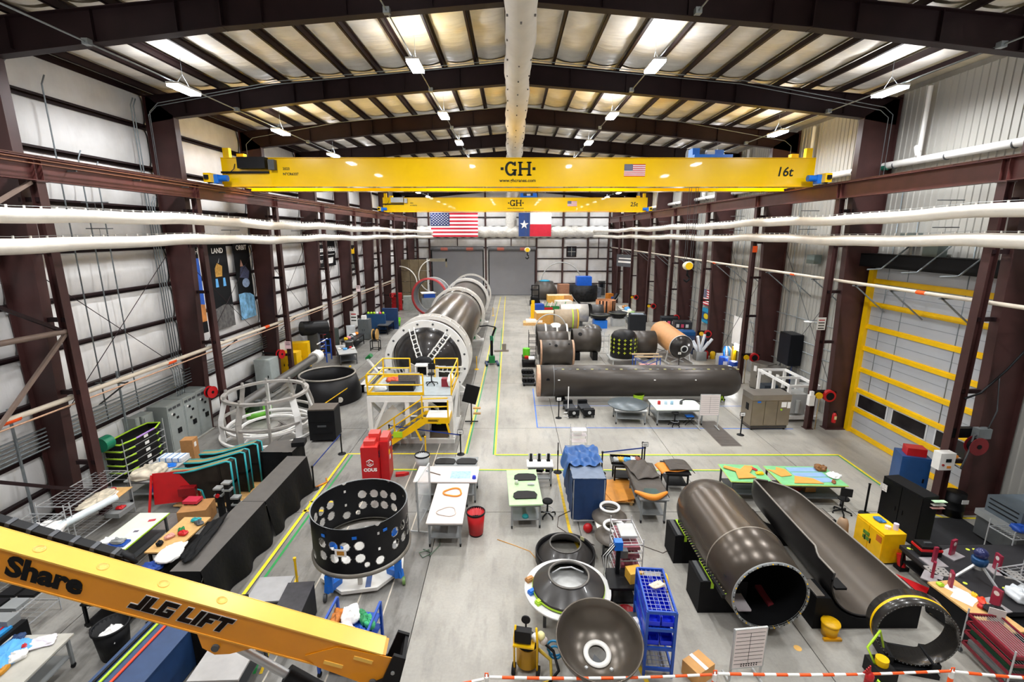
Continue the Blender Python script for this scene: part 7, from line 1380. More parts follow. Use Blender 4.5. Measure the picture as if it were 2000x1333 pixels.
t = thing('wall_cabinet', 'black cabinet hung on the ribbed wall trailing blue cables', 'cabinet', (17.1, 28.1, 2.1), 0); MB().b2((-.5, -.6, 0), (.25, .6, 1.9)).build('body', M('#0d0f16', .4), t); MB().b2((-.52, -.58, .03), (-.5, .58, 1.87)).build('door', M('#12141c', .35), t); MB().tube([(0, -.2, 0), (-.05, -.2, -.8), (.1, -.15, -1.3)], .03, 6).tube([(.05, -.1, 0), (0, -.1, -.9), (.1, -.05, -1.4)], .03, 6).build('cable', M('#4a63b5', .5), t)
t = thing('access_point', 'white round dome fixture under a bracket on the ribbed wall', 'fixture', (16.7, 26.2, 5.0)); MB().lathe([(0, 0), (.25, .02), (.28, .06), (0, .1)], 20).build('dome', PAPER, t); MB().b2((-.02, -.02, .1), (.8, .02, .14)).build('arm', GALV, t)
def sign_(lb, p, w_, h, m=PAPER, rx=-pi/2, lines=3, red=False):
    t = thing('wall_sign', lb, 'sign', p, rx); MB().b2((-w_/2, -.01, -h/2), (w_/2, 0, h/2)).build('plate', m, t)
    for k in range(lines): MB().b2((-w_*.35, -.014, h*(.25-.22*k)), (w_*.35, -.01, h*(.33-.22*k))).build('print', RED if (red and k == 0) else INK, t)
sign_('white sign with red heading on the crane column beside the big door', (15.22, 22.93, 5.55), .42, .62, rx=0, red=True, lines=4); sign_('white and orange tag on a crane column by the fat pipe', (15.4, 30.55, 8.9), .3, .4, ORANGET, 0, 0)
sign_('pink tag on the insulated wall crane column', (-14.66, 30.55, 2.7), .4, .5, M('#f2c9cc', .5), 0, 2); sign_('pink tag on the farther crane column', (-14.66, 45.78, 4.7), .4, .6, M('#f2d9dc', .5), 0, 2); sign_('notice board with blue print on a far column', (-15.3, 45.78, 1.8), .7, 1.4, PAPER, 0, 3, True)
sign_('white board on the ribbed wall beside the bright work lamp', (17.25, 35.6, 2.6), 1.3, 2.2, PAPER, -pi/2, 0)
t = thing('dark_banner', 'grey lettered banner hung between far crane columns', 'banner', (15.3, 64.6, 6.3), R_(-60)); MB().b2((-1.6, -.01, -.8), (1.6, .01, .8)).build('cloth', M('#55575c', .6, 0, .2), t); MB().b2((-1.2, -.02, .2), (1.2, -.011, .35)).b2((-1.3, -.02, -.3), (1.3, -.011, -.05)).build('lettering', PAPER, t)
for k, (b_, lb) in enumerate(((23.12, 'red and yellow hose reel pair by the fire extinguisher'), (30.74, 'red and yellow hose reel pair above the stainless cabinets'), (38.36, 'red and yellow hose reel pair near the tan tank'), (45.98, 'red and yellow hose reel pair with tan hose'), (53.6, 'red and yellow hose reel pair farthest but one'), (61.22, 'red and yellow hose reel pair farthest along the ribbed wall'))):
    t = thing('hose_reel_pair', lb, 'hose reel', (15.9, b_+.0, 1.85)); MB().cyl((-.3, -.3, 0), (-.3, -.2, 0), .17, n=18).build('yellow_reel', YEL, t); MB().cyl((.2, -.35, 0), (.2, -.15, 0), .3, n=20).build('red_reel', RED, t); MB().cyl((.2, -.37, 0), (.2, -.35, 0), .2, n=16).build('hub', BLACK, t); MB().b2((-.5, -.2, .1), (.6, -.1, .2)).build('bracket', BLACK, t); MB().tube([(-.3, -.3, -.1), (-.35, -.35, -1), (-.3, -.3, -1.8)], .02, 6).build('hose', M('#b79a5c', .5), t)
t = thing('fire_extinguisher', 'red fire extinguisher on the column beside the big door', 'extinguisher', (16.45, 22.75, .45)); MB().lathe([(0, 0), (.09, 0), (.1, .05), (.1, .42), (.05, .52), (0, .54)], 16).build('cylinder', RED, t); MB().b2((-.05, -.02, .54), (.07, .02, .62)).build('valve', BLACK, t); MB().b2((-.06, -.105, .2), (.06, -.1, .38)).build('label', M('#e6d9a0', .5), t); MB().tube([(.03, 0, .58), (.13, -.02, .45), (.12, -.02, .15)], .014, 6).build('hose', BLACK, t)
slab_('column_box', 'white dispenser box on the crane column behind the steel chamber', 'box', (15.2, 22.85, 1.35), (.28, .2, .55), PAPER, 0, None, (('top', (0, 0, .65), (.16, .14, .2), PAPER),))
# ---- column by the big door, controls
t = thing('control_box', 'white control box with orange button on the nearest crane column', 'control box', (15.05, 15.2, 1.9)); MB().b2((-.32, -.2, 0), (.2, .1, .62)).build('box', WHITE_P, t); MB().b2((-.12, -.215, .3), (.06, -.2, .42)).build('screen', BLACK, t); MB().cyl((-.2, -.23, .2), (-.2, -.2, .2), .04, n=10).build('button', M('#a82a2a', .5), t); MB().b2((-.05, -.22, .08), (.08, -.2, .16)).build('button', ORANGE, t); MB().cyl((.2, -.15, .45), (.3, -.15, .5), .05, n=8).build('gland', ORANGE, t)
conduit('power_cable', 'grey cable looping from the control box up the column', [(15.3, 15.2, 2.1), (15.6, 15.1, 1.9), (15.75, 15.1, 2.6), (15.9, 15.2, 3.1), (16.3, 15.2, 3.2)], .035, DGREY); conduit('power_cable', 'black cable strung between the near columns', [(15.4, 15.3, 4.4), (15.9, 15.3, 4.6), (16.6, 15.3, 5.4), (17.3, 15.0, 7.0)], .035, BLACK); conduit('power_cable', 'thin cable dropping behind the near columns', [(16.4, 15.3, 5.2), (16.5, 15.2, 4.0), (16.3, 15.2, 3.2)], .025, DGREY)
slab_('switch_box', 'grey switch box on the wide column by the black drum', 'box', (16.2, 15.25, 3.0), (.45, .25, .35), M('#6e7374', .5)); hose_reel('dark red hose reel on the wide column by the black drum', (16.0, 15.15, 2.75), 0, M('#7d1a22', .4), .32); slab_('tool_ledge', 'black ledge with yellow ring on the wide column', 'ledge', (15.9, 15.55, 2.9), (1.0, .2, .35), BLACK)
t = cabinet('blue steel cabinet behind the nearest crane column', None, 0, 1.75, M('#1d4a82', .45), doors=1, pose=((15.2, 16.6), .9, .8, R_(-20))); slab_('red_case', 'bright red case on top of the blue steel cabinet', 'case', (15.2, 16.55, 1.75), (.6, .45, .3), RED, R_(-20))
t = thing('steel_drum', 'black steel drum beside the nearest crane column', 'drum', (15.85, 15.25+.05, 0)); MB().lathe([(0, 0), (.3, 0), (.3, .28), (.315, .3), (.3, .32), (.3, .58), (.315, .6), (.3, .62), (.3, .9), (0, .88)], 28).build('drum', BLACK, t); MB().b2((-.05, -.32, .6), (.18, -.3, .75)).build('label', PAPER, t)
tag(MB().b2((-1.1, -.75, 0), (1.1, .75, .012)).build('floor_mat', M('#2a2a2c', .8), None, (14.9, 14.35, 0)), 'black rubber mat on the floor beside the tall black cabinet', 'mat')
bk = cabinet('tall black steel cabinet with a round sticker and paper holder', None, 0, 1.78, BLACKM, doors=2, pose=((13.15, 14.2), 1.4, .55, R_(-80)), dm=M('#0f0f11', .35)); bk.rotation_euler.z = R_(-82)
MB().b2((-.7, -.36, 1.3), (-.45, -.355, 1.55)).build('tmp', M('#d9d4d0', .5, 0, .6, 12), bk).name = 'sticker'
t = thing('paper_holder', 'stacked paper holder on the tall black cabinet', 'paper holder', (13.42, 13.5, 1.35))
for k, m in enumerate((M('#e2b0a8', .5), M('#d8d4cc', .5), M('#bfe0b8', .5))): MB().b2((-.2, -.12-.02*k, .08+.12*k), (.2, -.02, .1+.12*k)).build('tray', m, t)
yc = cabinet('yellow flammable storage cabinet with labels and a red latch', None, 0, 1.04, M('#f4bd00', .4), name='safety_cabinet', doors=2, pose=((11.55, 13.2), 1.1, .68, R_(-88)))
MB().b2((-.2, -.37, .62), (.05, -.36, .74)).b2((-.2, -.37, .46), (.05, -.36, .58)).build('label', M('#5d8a2e', .5, 0, .5, 12), yc); MB().b2((.3, -.37, .7), (.5, -.36, .9)).build('warning_print', M('#c9681c', .5), yc)
bag('blue_mitt', 'blue mitt lying on the yellow storage cabinet', (11.6, 13.35, 1.04), (.25, .3, .08), M('#2f6fa8', .6), 0, 'mitt'); tag(MB().cyl((0, 0, 0), (0, 0, .2), .07, n=14).build('spray_can', M('#d9cfe6', .4), None, (11.75, 12.9, 1.04)), 'lilac can at the corner of the yellow storage cabinet', 'can'); tag(MB().cyl((0, 0, 0), (0, 0, .09), .08, n=14).build('small_jar', M('#e6d9c9', .4), None, (11.55, 12.95, 1.04)), 'short pale jar on the yellow storage cabinet', 'jar')
tag(MB().lathe([(0, .1), (.035, .1), (.035, 1.15), (.05, 1.2), (0, 1.22)], 12).lathe([(0, .08), (.18, .04), (.2, 0), (0, 0)], 18).build('pole_stand', BLACK, None, (12.75, 15.35, 0)), 'short black post behind the tall black cabinet', 'post')
t = thing('paper_cone_bag', 'tall brown paper bag standing beside the open fairing half', 'bag', (11.05, 14.1, 0)); MB().lathe([(0, 0), (.2, 0), (.17, .45), (.12, .62), (.04, .66)], 14).build('bag', M('#a5886c', .8), t)
# green cutting tables
GM_ = M('#7fc98a', .5, 0, .12, 4)
g1 = bench('green cutting table carrying an orange foam cutout', None, .9, GM_, DGREY, pose=(Vector((8.98, 16.7, 0)), 1.5, 1.35, R_(-4)), edge=M('#d9ef7a', .5)); g2 = bench('wider green cutting table with blue patterns and orange foam', None, .9, GM_, DGREY, pose=(Vector((11.15, 16.5, 0)), 2.35, 1.45, R_(-2)), edge=M('#d9ef7a', .5))
OF = M('#f0a24a', .6, 0, .08, 4)
sheet('foam_cutout', 'orange foam cutout with a green window on the first cutting table', [(-.5, -.5), (.2, -.45), (.1, -.1), (.35, .2), (.5, .45), (.2, .5), (-.1, .2), (-.35, .35), (-.6, .5), (-.7, .35), (-.35, .05)], (9.0, 16.7, .93), OF, 0, .03); sheet('foam_cutout', 'orange foam strip on the wider cutting table', [(-.3, -.3), (.15, -.35), (.3, .1), (.1, .35), (-.1, .15), (-.35, .3)], (10.4, 16.75, .91), OF, .3, .02); sheet('foam_cutout', 'orange triangular foam piece at the front of the wider cutting table', [(-.55, -.25), (.5, -.2), (.3, .15), (-.3, .3)], (11.0, 16.1, .91), OF, -.1, .02)
for k in range(3): sheet('pattern_strip', ['nearest', 'middle', 'farthest'][k]+' blue pattern strip on the wider cutting table', [(-.6, -.17), (.6, -.17), (.6, .17), (-.6, .17)], (11.35, 16.15+.4*k, .905), M('#8fb0d8', .5, 0, .1, 4), 0, .004)
for k, (x, y, s, m, nm, lb) in enumerate(((12.0, 16.9, (.4, .35, .2), M('#8a5a2a', .5, 0, .7, 10), 'tool_heap', 'heap of orange and teal tools on the wider cutting table'), (12.2, 16.4, (.5, .4, .12), PAPER, 'white_cloth', 'white cloth on the wider cutting table'), (11.9, 15.95, (.25, .14, .08), M('#8a4a1c', .5), 'brown_tool', 'brown tool at the front edge of the wider cutting table'), (9.5, 16.6, (.2, .3, .08), YEL, 'yellow_tool', 'yellow tool on the first cutting table'), (9.45, 16.95, (.3, .12, .06), RED, 'red_screwdriver', 'red handled tool on the first cutting table'))): bag(nm, lb, (x, y, .9), s, m, k*.5, 'tool')
bag('red_cloth', 'dark red cloth on the lower shelf of the wider cutting table', (10.6, 16.5, .34), (.8, .6, .2), M('#8a2a22', .6), 0, 'cloth'); slab_('cardboard_box', 'small brown box on the lower shelf of the wider cutting table', 'box', (11.3, 16.4, .34), (.4, .3, .2), CARD)
stool('black stool with backrest beside the wider cutting table', G(1643, 1003), .62, R_(160), True)
# optical table cluster
OB = M('#2c2b2d', .5, 0, .15, 3)
ot = bench('wide black optical bench with maroon posts on it', None, .8, OB, BLACK, pose=(Vector((13.6, 11.2, 0)), 4.0, 2.6, 0), caster=False, th=.12)
MRN = M('#8f1f3a', .45, 0, .1)
for k, (px, py, lb) in enumerate(((1823, 1100, 'maroon post beside the red toolbox'), (1858, 1085, 'tall maroon plate with a round cutout behind the toolbox'), (1820, 1130, 'maroon post on a clear triangular base'), (1854, 1150, 'wide maroon plate nearest the plywood table'), (1945, 1115, 'maroon plate with a round cutout beside the clear rack'), (1942, 1185, 'maroon post at the near edge of the black bench'))):
    p = G(px, py, .8); t = thing('maroon_fixture', lb, 'fixture', p, R_(20*k)); w_ = .1 if k in (0, 2) else .2
    MB().b2((-.25, -.2, 0), (.25, .2, .03)).build('base_plate', M('#a9a3a5', .35, .2), t); MB().b2((-w_/2, -.03, .03), (w_/2, .03, .5)).build('plate', MRN, t)
    if w_ > .15: MB().cyl((0, -.035, .38), (0, .035, .38), .06, n=14).build('window_disc', M('#d9cfc9', .4), t)
t = thing('red_toolbox', 'red and black plastic toolbox on the black optical bench', 'toolbox', G(1808, 1080, .8), R_(-5)); MB().b2((-.28, -.2, 0), (.28, .2, .2)).build('body', BLACK, t); MB().b2((-.29, -.21, .16), (.29, .21, .22)).build('red_band', RED, t); MB().b2((-.26, -.18, .22), (.26, .18, .3)).build('lid', BLACK, t); MB().b2((-.1, -.03, .3), (.1, .03, .34)).build('handle', DGREY, t)
t = thing('scanner_tripod', 'blue domed scanner on a silver tripod among the maroon posts', 'scanner', G(1905, 1130, .8)); MB().sphere((0, 0, .75), .16, 14).build('dome', M('#2a2f5c', .25, .2), t); MB().lathe([(.1, .4), (.16, .45), (.18, .6), (.14, .66), (.1, .62)], 20).build('collar', M('#1f4a78', .3, .3), t); MB().cyl((0, 0, .3), (0, 0, .6), .1, n=14).build('neck', STEEL, t)
for k in range(3):
    a = 2*pi*k/3+.9
    for s_ in (-.07, .07): MB().bar((.08*cos(a+s_*3), .08*sin(a+s_*3), .42), (.48*cos(a+s_*.4), .48*sin(a+s_*.4), 0), .035).build('tripod_leg', CHROME, t)
for k in range(7): p = G((1775, 1785, 1890, 1903, 1928, 1885, 1962)[k], (1072, 1074, 1074, 1074, 1105, 1140, 1150)[k], .8); tag(MB().cyl((0, 0, 0), (0, 0, .006), .05, n=12).build('lime_dot', M('#d8e64a', .5), None, p), 'small lime dot target on the black bench, %s of seven' % ('first', 'second', 'third', 'fourth', 'fifth', 'sixth', 'last')[k], 'target')
for k, (px, py) in enumerate(((1832, 1118), (1975, 1125))): t = slab_('perforated_plate', ['silver perforated plate beside the maroon post', 'silver perforated plate at the far edge of the bench'][k], 'plate', G(px, py, .8), (.5, .38, .03), M('#b5b0ac', .35, .4), R_(-12)); [MB().cyl((-.18+.12*i, -.1+.1*j, .03), (-.18+.12*i, -.1+.1*j, .034), .02, n=8).build('hole', BLACK, t) for i in range(4) for j in range(3)]
pt = bench('plywood topped black bench with papers beside the standing hoop', None, .88, WOOD, BLACK, pose=(Vector((11.5, 10.05, 0)), .8, 1.7, R_(6)), name='bench_cabinet'); MB().b2((-.37, -.8, .1), (.37, .8, .8)).build('cabinet_body', BLACK, pt)
for k, (dx, dy, rz) in enumerate(((.05, .5, .5), (-.1, .2, .6), (.1, .28, .45))): slab_('paper_sheet', ['white paper at the far end of the plywood bench', 'white paper nearest the hoop on the plywood bench', 'white paper in the middle of the plywood bench'][k], 'paper', tuple(pt.matrix_basis @ Vector((dx, dy, .88+.005*k))), (.3, .42, .004), PAPER, rz)
for k, (dx, dy, s, m, nm, lb) in enumerate(((-.2, .7, (.16, .14, .08), LIME, 'tape_measure', 'lime tape measure at the far end of the plywood bench'), (.25, .05, (.3, .14, .1), M('#f0441e', .4), 'orange_cloth', 'red orange cloth on the plywood bench'), (.05, -.1, (.14, .14, .1), RED, 'tape_roll', 'red tape roll on the plywood bench'), (.2, -.25, (.4, .3, .14), BLACK, 'black_bag', 'black bag on the plywood bench'), (.0, -.5, (.16, .16, .06), SKYB, 'bottle_stopper', 'small blue cap on the plywood bench'), (.27, .25, (.12, .1, .1), YEL, 'yellow_clip', 'yellow clip on the plywood bench'))): bag(nm, lb, tuple(pt.matrix_basis @ Vector((dx, dy, .88))), s, m, k, 'tool')
mc = thing('maroon_cart', 'maroon wire shelf cart piled with trays in the bottom corner', 'cart', (11.15, 9.0, 0), R_(-6)); MRC = M('#7a1626', .4)
for x in (-.35, .35):
    for y in (-.65, .55): MB().cyl((x, y, .1), (x, y, 1.2), .018, n=8).build('post', CHROME, mc); MB().cyl((x-.03, y, .06), (x+.03, y, .06), .06, n=10).build('caster', DGREY, mc)
for z in (.25, .55, .8, 1.02): mb = MB().b2((-.36, -.66, z), (.36, -.62, z+.06)).b2((-.36, .52, z), (.36, .56, z+.06)).b2((-.36, -.66, z), (-.32, .56, z+.06)).b2((.32, -.66, z), (.36, .56, z+.06)); mb.build('shelf_frame', MRC, mc); mb = MB(); [mb.bar((-.3+.06*k, -.64, z+.03), (-.3+.06*k, .54, z+.03), .01) for k in range(11)]; mb.build('shelf_wire', GREY, mc)
for k, (z, m, lb) in enumerate(((.6, M('#14492e', .5), 'dark green tray in the maroon cart'), (.31, GREY, 'grey tray in the maroon cart'), (.86, M('#8a1a2c', .5), 'dark red tray in the maroon cart'))): slab_('parts_tray', lb, 'tray', (11.15, 8.98, z), (.55, 1.0, .1), m, R_(-6))
slab_('grey_card', 'pale grey card standing on the plywood bench beside the maroon cart', 'card', (11.45, 9.5, .9), (.3, .02, .35), M('#cfc8c2', .5), R_(-30)); slab_('black_crate', 'black plastic crate in the corner beyond the maroon cart', 'crate', (12.5, 9.3, 0), (.9, 1.3, .6), BLACK); bag('clear_bag', 'crumpled clear bag on the black bench corner', (12.9, 10.3, .8), (.5, .5, .3), PLAST, 0, 'bag'); bag('orange_pouch', 'orange and yellow pouch on the black bench corner', (14.0, 10.6, .8), (.4, .3, .2), M('#d98a1c', .5, 0, .5, 8), 0, 'pouch'); tag(MB().cyl((-.2, 0, .09), (.2, 0, .09), .09, n=14).build('paper_roll', M('#cfd0ea', .5), None, (14.0, 10.95, .8), .4), 'pale lilac paper roll on the black bench corner', 'roll')
wr3 = wire_rack('chrome wire stand overlapping the near edge of the black bench', ((13.4, 10.6), .9, .9, R_(10)), 1.35, (1.2,))
t = thing('creeper_board', 'red and black mechanic creeper on the floor below the black bench', 'creeper', (11.35, 11.55, 0), R_(-50)); MB().b2((-.6, -.25, .1), (.3, .25, .16)).b2((.34, -.25, .1), (.62, .25, .18)).build('pad', RED, t); MB().b2((-.6, -.27, .06), (.62, .27, .1)).build('frame', BLACK, t)
for x in (-.5, 0, .5): MB().cyl((x, -.28, .04), (x, -.23, .04), .04, n=8).cyl((x, .23, .04), (x, .28, .04), .04, n=8).build('wheel', CHROME, t)
t = thing('power_tool', 'red and black power tool on the floor by the yellow cabinet', 'tool', (11.75, 12.45, 0)); MB().cyl((0, 0, .08), (0, .1, .45), .11, n=12).build('body', RED, t); MB().b2((-.14, -.12, 0), (.14, .14, .12)).build('base', BLACK, t)
t = slab_('frame_sheet', 'orange framed clear panel leaning on the floor by the open fairing half', 'frame', (10.45, 11.65, 0), (.25, 1.2, .02), M('#e8d9c8', .5), R_(28), None, (('edge', (.13, 0, .02), (.04, 1.2, .03), ORANGE), ('edge', (0, -.6, .02), (.26, .04, .03), ORANGE))); t = slab_('framed_card', 'small blue framed card on the floor by the creeper', 'frame', (10.95, 11.95, 0), (.42, .36, .01), M('#2457a8', .5), R_(10), None, (('card', (0, 0, .012), (.26, .2, .006), M('#cfcabf', .5)),))
t = thing('grey_machine', 'dark grey stacked machine at the picture edge by the ribbed wall', 'machine', (16.0, 13.55, 0)); MB().b2((-.5, -.7, .1), (.9, .6, .8)).build('lower_box', DGREY, t); MB().b2((-.4, -.6, 1.0), (.9, .5, 1.55)).build('upper_box', M('#566068', .5), t); MB().b2((-.6, -.7, .8), (.9, .6, 1.0)).build('tray', GREY, t)
for z in (1.15, 1.3, 1.45): MB().b2((-.42, -.5, z), (-.4, .4, z+.03)).build('vent_slat', BLACK, t)
bag('blue_hose_pile', 'blue hose pile on the wheeled rack by the grey machine', (15.6, 12.85, 1.0), (.6, .4, .2), BLUE, 0, 'hose')
wr4 = wire_rack('wheeled chrome rack before the grey machine', ((15.5, 12.85), 1.2, .7, R_(4)), 1.25, (.2, .98)); 
# ---- near edge: whiteboard, bucket, barrier
wb = whiteboard('large ruled whiteboard on a frame before the closed fairing', (5.25, 8.75, 0), R_(6), .72, 1.0, .45); mb = MB(); [mb.cyl((-.15+.06*(k % 7), -.03, .5+.05*(k//7)), (-.15+.06*(k % 7), -.02, .5+.05*(k//7)), .015, n=6) for k in range(14)]; mb.build('magnet', BLACK, wb)
t = thing('yellow_bucket', 'yellow lidded bucket on the floor before the open fairing half', 'bucket', (8.0, 10.05, 0)); MB().lathe([(0, .02), (.17, .02), (.2, .36), (0, .36)], 24).build('body', M('#e0a600', .4), t); MB().lathe([(.0, .4), (.21, .4), (.22, .36), (.2, .34)], 24).build('lid', M('#f2b90a', .4), t); MB().b2((-.24, -.2, 0), (.2, -.12, .06)).build('foot_pedal', M('#d99a00', .4), t)
tag(MB().cyl((0, 0, 0), (0, 0, .006), .09, n=18).build('round_disc_cover', M('#e6b25c', .6), None, G(1558, 1267)), 'tan round lid lying on the concrete', 'lid')
slab_('cardboard_box', 'tan cardboard box with white tape at the barrier', 'box', G(1362, 1318), (.55, .45, .35), M('#d9a05c', .6), R_(30), None, (('tape', (0, 0, .355), (.1, .46, .006), PAPER),))
def delineator(lb, x, y):
    t = thing('delineator_post', lb, 'barrier post', (x, y, 0)); MB().lathe([(0, .06), (.1, .06), (.22, .03), (.23, 0), (0, 0)], 20).build('base', RUBBER, t)
    for k in range(6): MB().cyl((0, 0, .06+.16*k), (0, 0, .22+.16*k), .055-.002*k, .053-.002*k, n=14).build('band', PAPER if k % 2 else ORANGET, t)
    MB().tube([(-.03, 0, 1.02), (-.03, 0, 1.1), (.03, 0, 1.1), (.03, 0, 1.02)], .014, 6).build('loop', ORANGET, t)
dp_ = [(-.5, 8.0), (4.2, 8.05), (9.15, 8.1), (12.4, 7.9)]
for k, (x, y) in enumerate(dp_): delineator(['orange and white barrier post nearest the vacuum cart', 'orange and white barrier post beside the ruled whiteboard', 'orange and white barrier post before the standing hoop', 'orange and white barrier post at the picture corner'][k], x, y)
def barbar(lb, a, b, z=1.0, n_=16):
    t = thing('barrier_bar', lb, 'barrier bar', (a[0], a[1], z)); d = Vector((b[0]-a[0], b[1]-a[1], 0))
    for k in range(n_):
        f0, f1 = k/n_, (k+1)/n_; zz = lambda f: -.06*sin(pi*f); MB().cyl((d.x*f0, d.y*f0, zz(f0)), (d.x*f1, d.y*f1, zz(f1)), .026 if f0 > .5 else .03, n=8).build('segment', ORANGET if k % 2 else PAPER, t)
barbar('striped bar from the vacuum cart to the whiteboard', (-.44, 8.0), (4.14, 8.05), 1.0, 18); barbar('striped bar from the whiteboard to the standing hoop', (4.26, 8.05), (9.1, 8.1), 1.02, 20); barbar('striped bar running out of the corner', (9.2, 8.1), (12.35, 7.9), 1.0, 12); barbar('striped bar from the vacuum cart toward the boom', (-.56, 8.0), (-3.0, 7.6), .95, 10)
t = thing('red_glove', 'red glove tied on the striped bar', 'glove', (7.4, 8.05, .95)); MB().sphere((0, 0, 0), .09, 10, (1, 1, 1.2)).build('palm', RED, t)
for k in range(5): MB().cyl((0, 0, .05), (-.16+.03*k, -.02, .12+.04*k), .025, .015, n=6).build('finger', RED, t)
MB().cyl((0, 0, 0), (.03, 0, -.35), .07, .1, n=8).build('cuff', M('#a5121a', .6), t)
t = thing('compressor_unit', 'black and lime small compressor below the standing hoop', 'compressor', (8.35, 8.85, 0)); MB().b2((-.2, -.25, .05), (.2, .25, .4)).build('body', BLACK, t); MB().cyl((.0, 0, .4), (.0, 0, .55), .13, n=14).build('cap', YEL, t); MB().tube([(-.15, 0, .4), (-.3, .1, .75), (.1, .3, 1.0), (.3, .35, .5)], .025, 6).tube([(-.2, -.2, .1), (-.3, -.3, .3), (-.1, -.35, .08), (.2, -.4, .03)], .025, 6).build('hose', LIME, t)
conduit('floor_cable', 'orange thin cord on the floor beside the red bin', [(-.45, 13.9, .01), (.1, 13.6, .01), (.6, 13.3, .01), (.85, 12.8, .01)], .012, M('#d99a3c', .5)); conduit('floor_cable', 'dark cord curling past the navy cover', [(2.2, 15.6, .01), (1.7, 15.2, .01), (1.6, 14.6, .01), (2.1, 14.0, .01), (2.7, 13.6, .01)], .012, M('#4a3a34', .5)); conduit('floor_cable', 'dark cord running to the closed fairing', [(3.4, 13.3, .01), (4.2, 13.6, .01), (4.8, 13.2, .01), (5.3, 13.5, .01)], .012, M('#4a3a34', .5)); conduit('floor_cable', 'grey green cable heap between the ported ring and pink table', [(-2.8, 13.4, .02), (-2.5, 13.2, .02), (-2.75, 13.0, .02), (-2.9, 13.2, .04), (-2.6, 13.35, .04), (-2.55, 13.05, .03), (-2.3, 13.6, .02), (-2.4, 14.2, .02)], .018, M('#6a7a68', .5))
tag(MB().sphere((0, 0, .16), .17, 10, (1, .8, 1)).build('red_cord_reel', RED, None, G(1148, 1040)), 'red cord reel at the foot of the navy cover', 'reel')
wbx = whiteboard('clear glass board on wheels beside the ported ring', (-3.0, 14.9, 0), R_(82), 1.3, 1.55, .35, False, m=M('#e8eef0', .2, 0, 0, alpha=.35))
# ---- far right by the wall
for k, (x, y) in enumerate(((1411, 722), (1430, 732))): t = thing('blue_drum', ['blue drum nearer the tan tank', 'blue drum nearer the crane column'][k], 'drum', G(x, y)); MB().lathe([(0, 0), (.32, 0), (.32, .95), (.28, .98), (0, .96)], 24).build('drum', M('#1546b0', .4), t); MB().b2((-.15, -.34, .45), (.15, -.32, .7)).build('label', PAPER, t)
for k, (x, y, m) in enumerate(((1378, 700, RED), (1391, 701, YEL))): tag(MB().lathe([(0, 0), (.2, 0), (.2, .5), (.12, .6), (0, .6)], 18).build('fuel_can', m, None, G(x, y)), ['red can on the floor by the far wall', 'yellow can on the floor by the far wall'][k], 'can')
t = thing('fume_extractor', 'cluster of splayed white fume extractor arms behind the yellow can', 'extractor', (15.1, 36.9, 0)); MB().b2((-.4, -.4, 0), (.4, .4, .7)).build('base', GREY, t)
for k in range(6): a = 2*pi*k/6; MB().cyl((.1*cos(a), .1*sin(a), .6), (.9*cos(a), .5*sin(a), 1.7+.3*sin(k*2)), .11, n=10).build('arm', M('#d5dbe2', .4), t)
t = thing('work_lamp', 'glaring white work lamp by the far ribbed wall', 'lamp', GX(1440, 678, 16.6)); MB().b2((-.05, -.35, -.25), (.05, .35, .25)).build('housing', WHITE_P, t); MB().b2((-.09, -.3, -.2), (-.05, .3, .2)).build('lamp_face', M('#ffffff', .5, 0, 0, emit=25), t); MB().cyl((0, 0, -.25), (0, 0, -1.6), .03, n=8).build('pole', BLACK, t)
ld = bpy.data.lights.new('work_glow', 'AREA'); ld.size = .5; ld.energy = 60; lo = bpy.data.objects.new('work_glow', ld); C.objects.link(lo); lo.parent = t; lo.location = (-.12, 0, 0); lo.rotation_euler = (0, pi/2, 0)
t = thing('blue_fixture', 'blue pipe fixture with white lines behind the blue drums', 'fixture', (16.3, 34.9, 0)); MB().b2((-.5, -.6, 0), (.5, .6, .9)).build('bench', LGREY, t)
for k in range(4): MB().tube([(-.3+.2*k, -.3, .9), (-.3+.2*k, -.2, 1.3), (-.1+.1*k, .1, 1.5), (.1, .3, 1.2)], .07, 8).build('pipe', (BLUEM, PAPER, SKYB, PAPER)[k], t)
MB().b2((.1, -.9, .7), (.4, -.6, 1.7)).build('yellow_arm', YEL, t)
for k, (x, y, h, m, lb) in enumerate(((14.9, 44.2, 2.2, M('#26282c', .5), 'dark shelf cabinet with white labels near the tan tank'), (15.6, 42.6, 2.1, M('#34363a', .5), 'dark tool cabinet beside the shelf cabinet'), (15.2, 40.6, 1.6, M('#1d5fa0', .5), 'blue barrel cabinet before the hose reels'))):
    t = slab_('wall_cabinet', lb, 'cabinet', (x, y, 0), (1.5, 1.2, h), m, R_(-10))
    if k < 2: [MB().b2((-.6+.4*i, -.62, .7+.45*j), (-.35+.4*i, -.6, 1.0+.45*j)).build('label', PAPER if (i+j) % 3 else M('#e8577a', .5), t) for i in range(3) for j in range(3)]
slab_('navy_drape', 'navy draped bench below the hose reels near the tan tank', 'draped bench', (15.8, 39.3, 0), (1.4, 1.6, 1.3), M('#1a2f55', .6))
t = thing('counter_sign', 'turquoise wall sign with a yellow oval', 'sign', (17.4, 41.6, 2.75), -pi/2); MB().b2((-.9, -.12, -.65), (.9, 0, .65)).build('panel', M('#1f8fb8', .4), t); MB().b2((-.9, -.125, -.4), (.9, -.12, .3)).build('band', M('#14507d', .4), t); MB().lathe([(0, 0), (.5, 0)], 24, Matrix(((1, 0, 0, 0), (0, 0, 1, -.13), (0, .5, 0, -.05), (0, 0, 0, 1)))).build('oval', M('#d9c21e', .4), t)
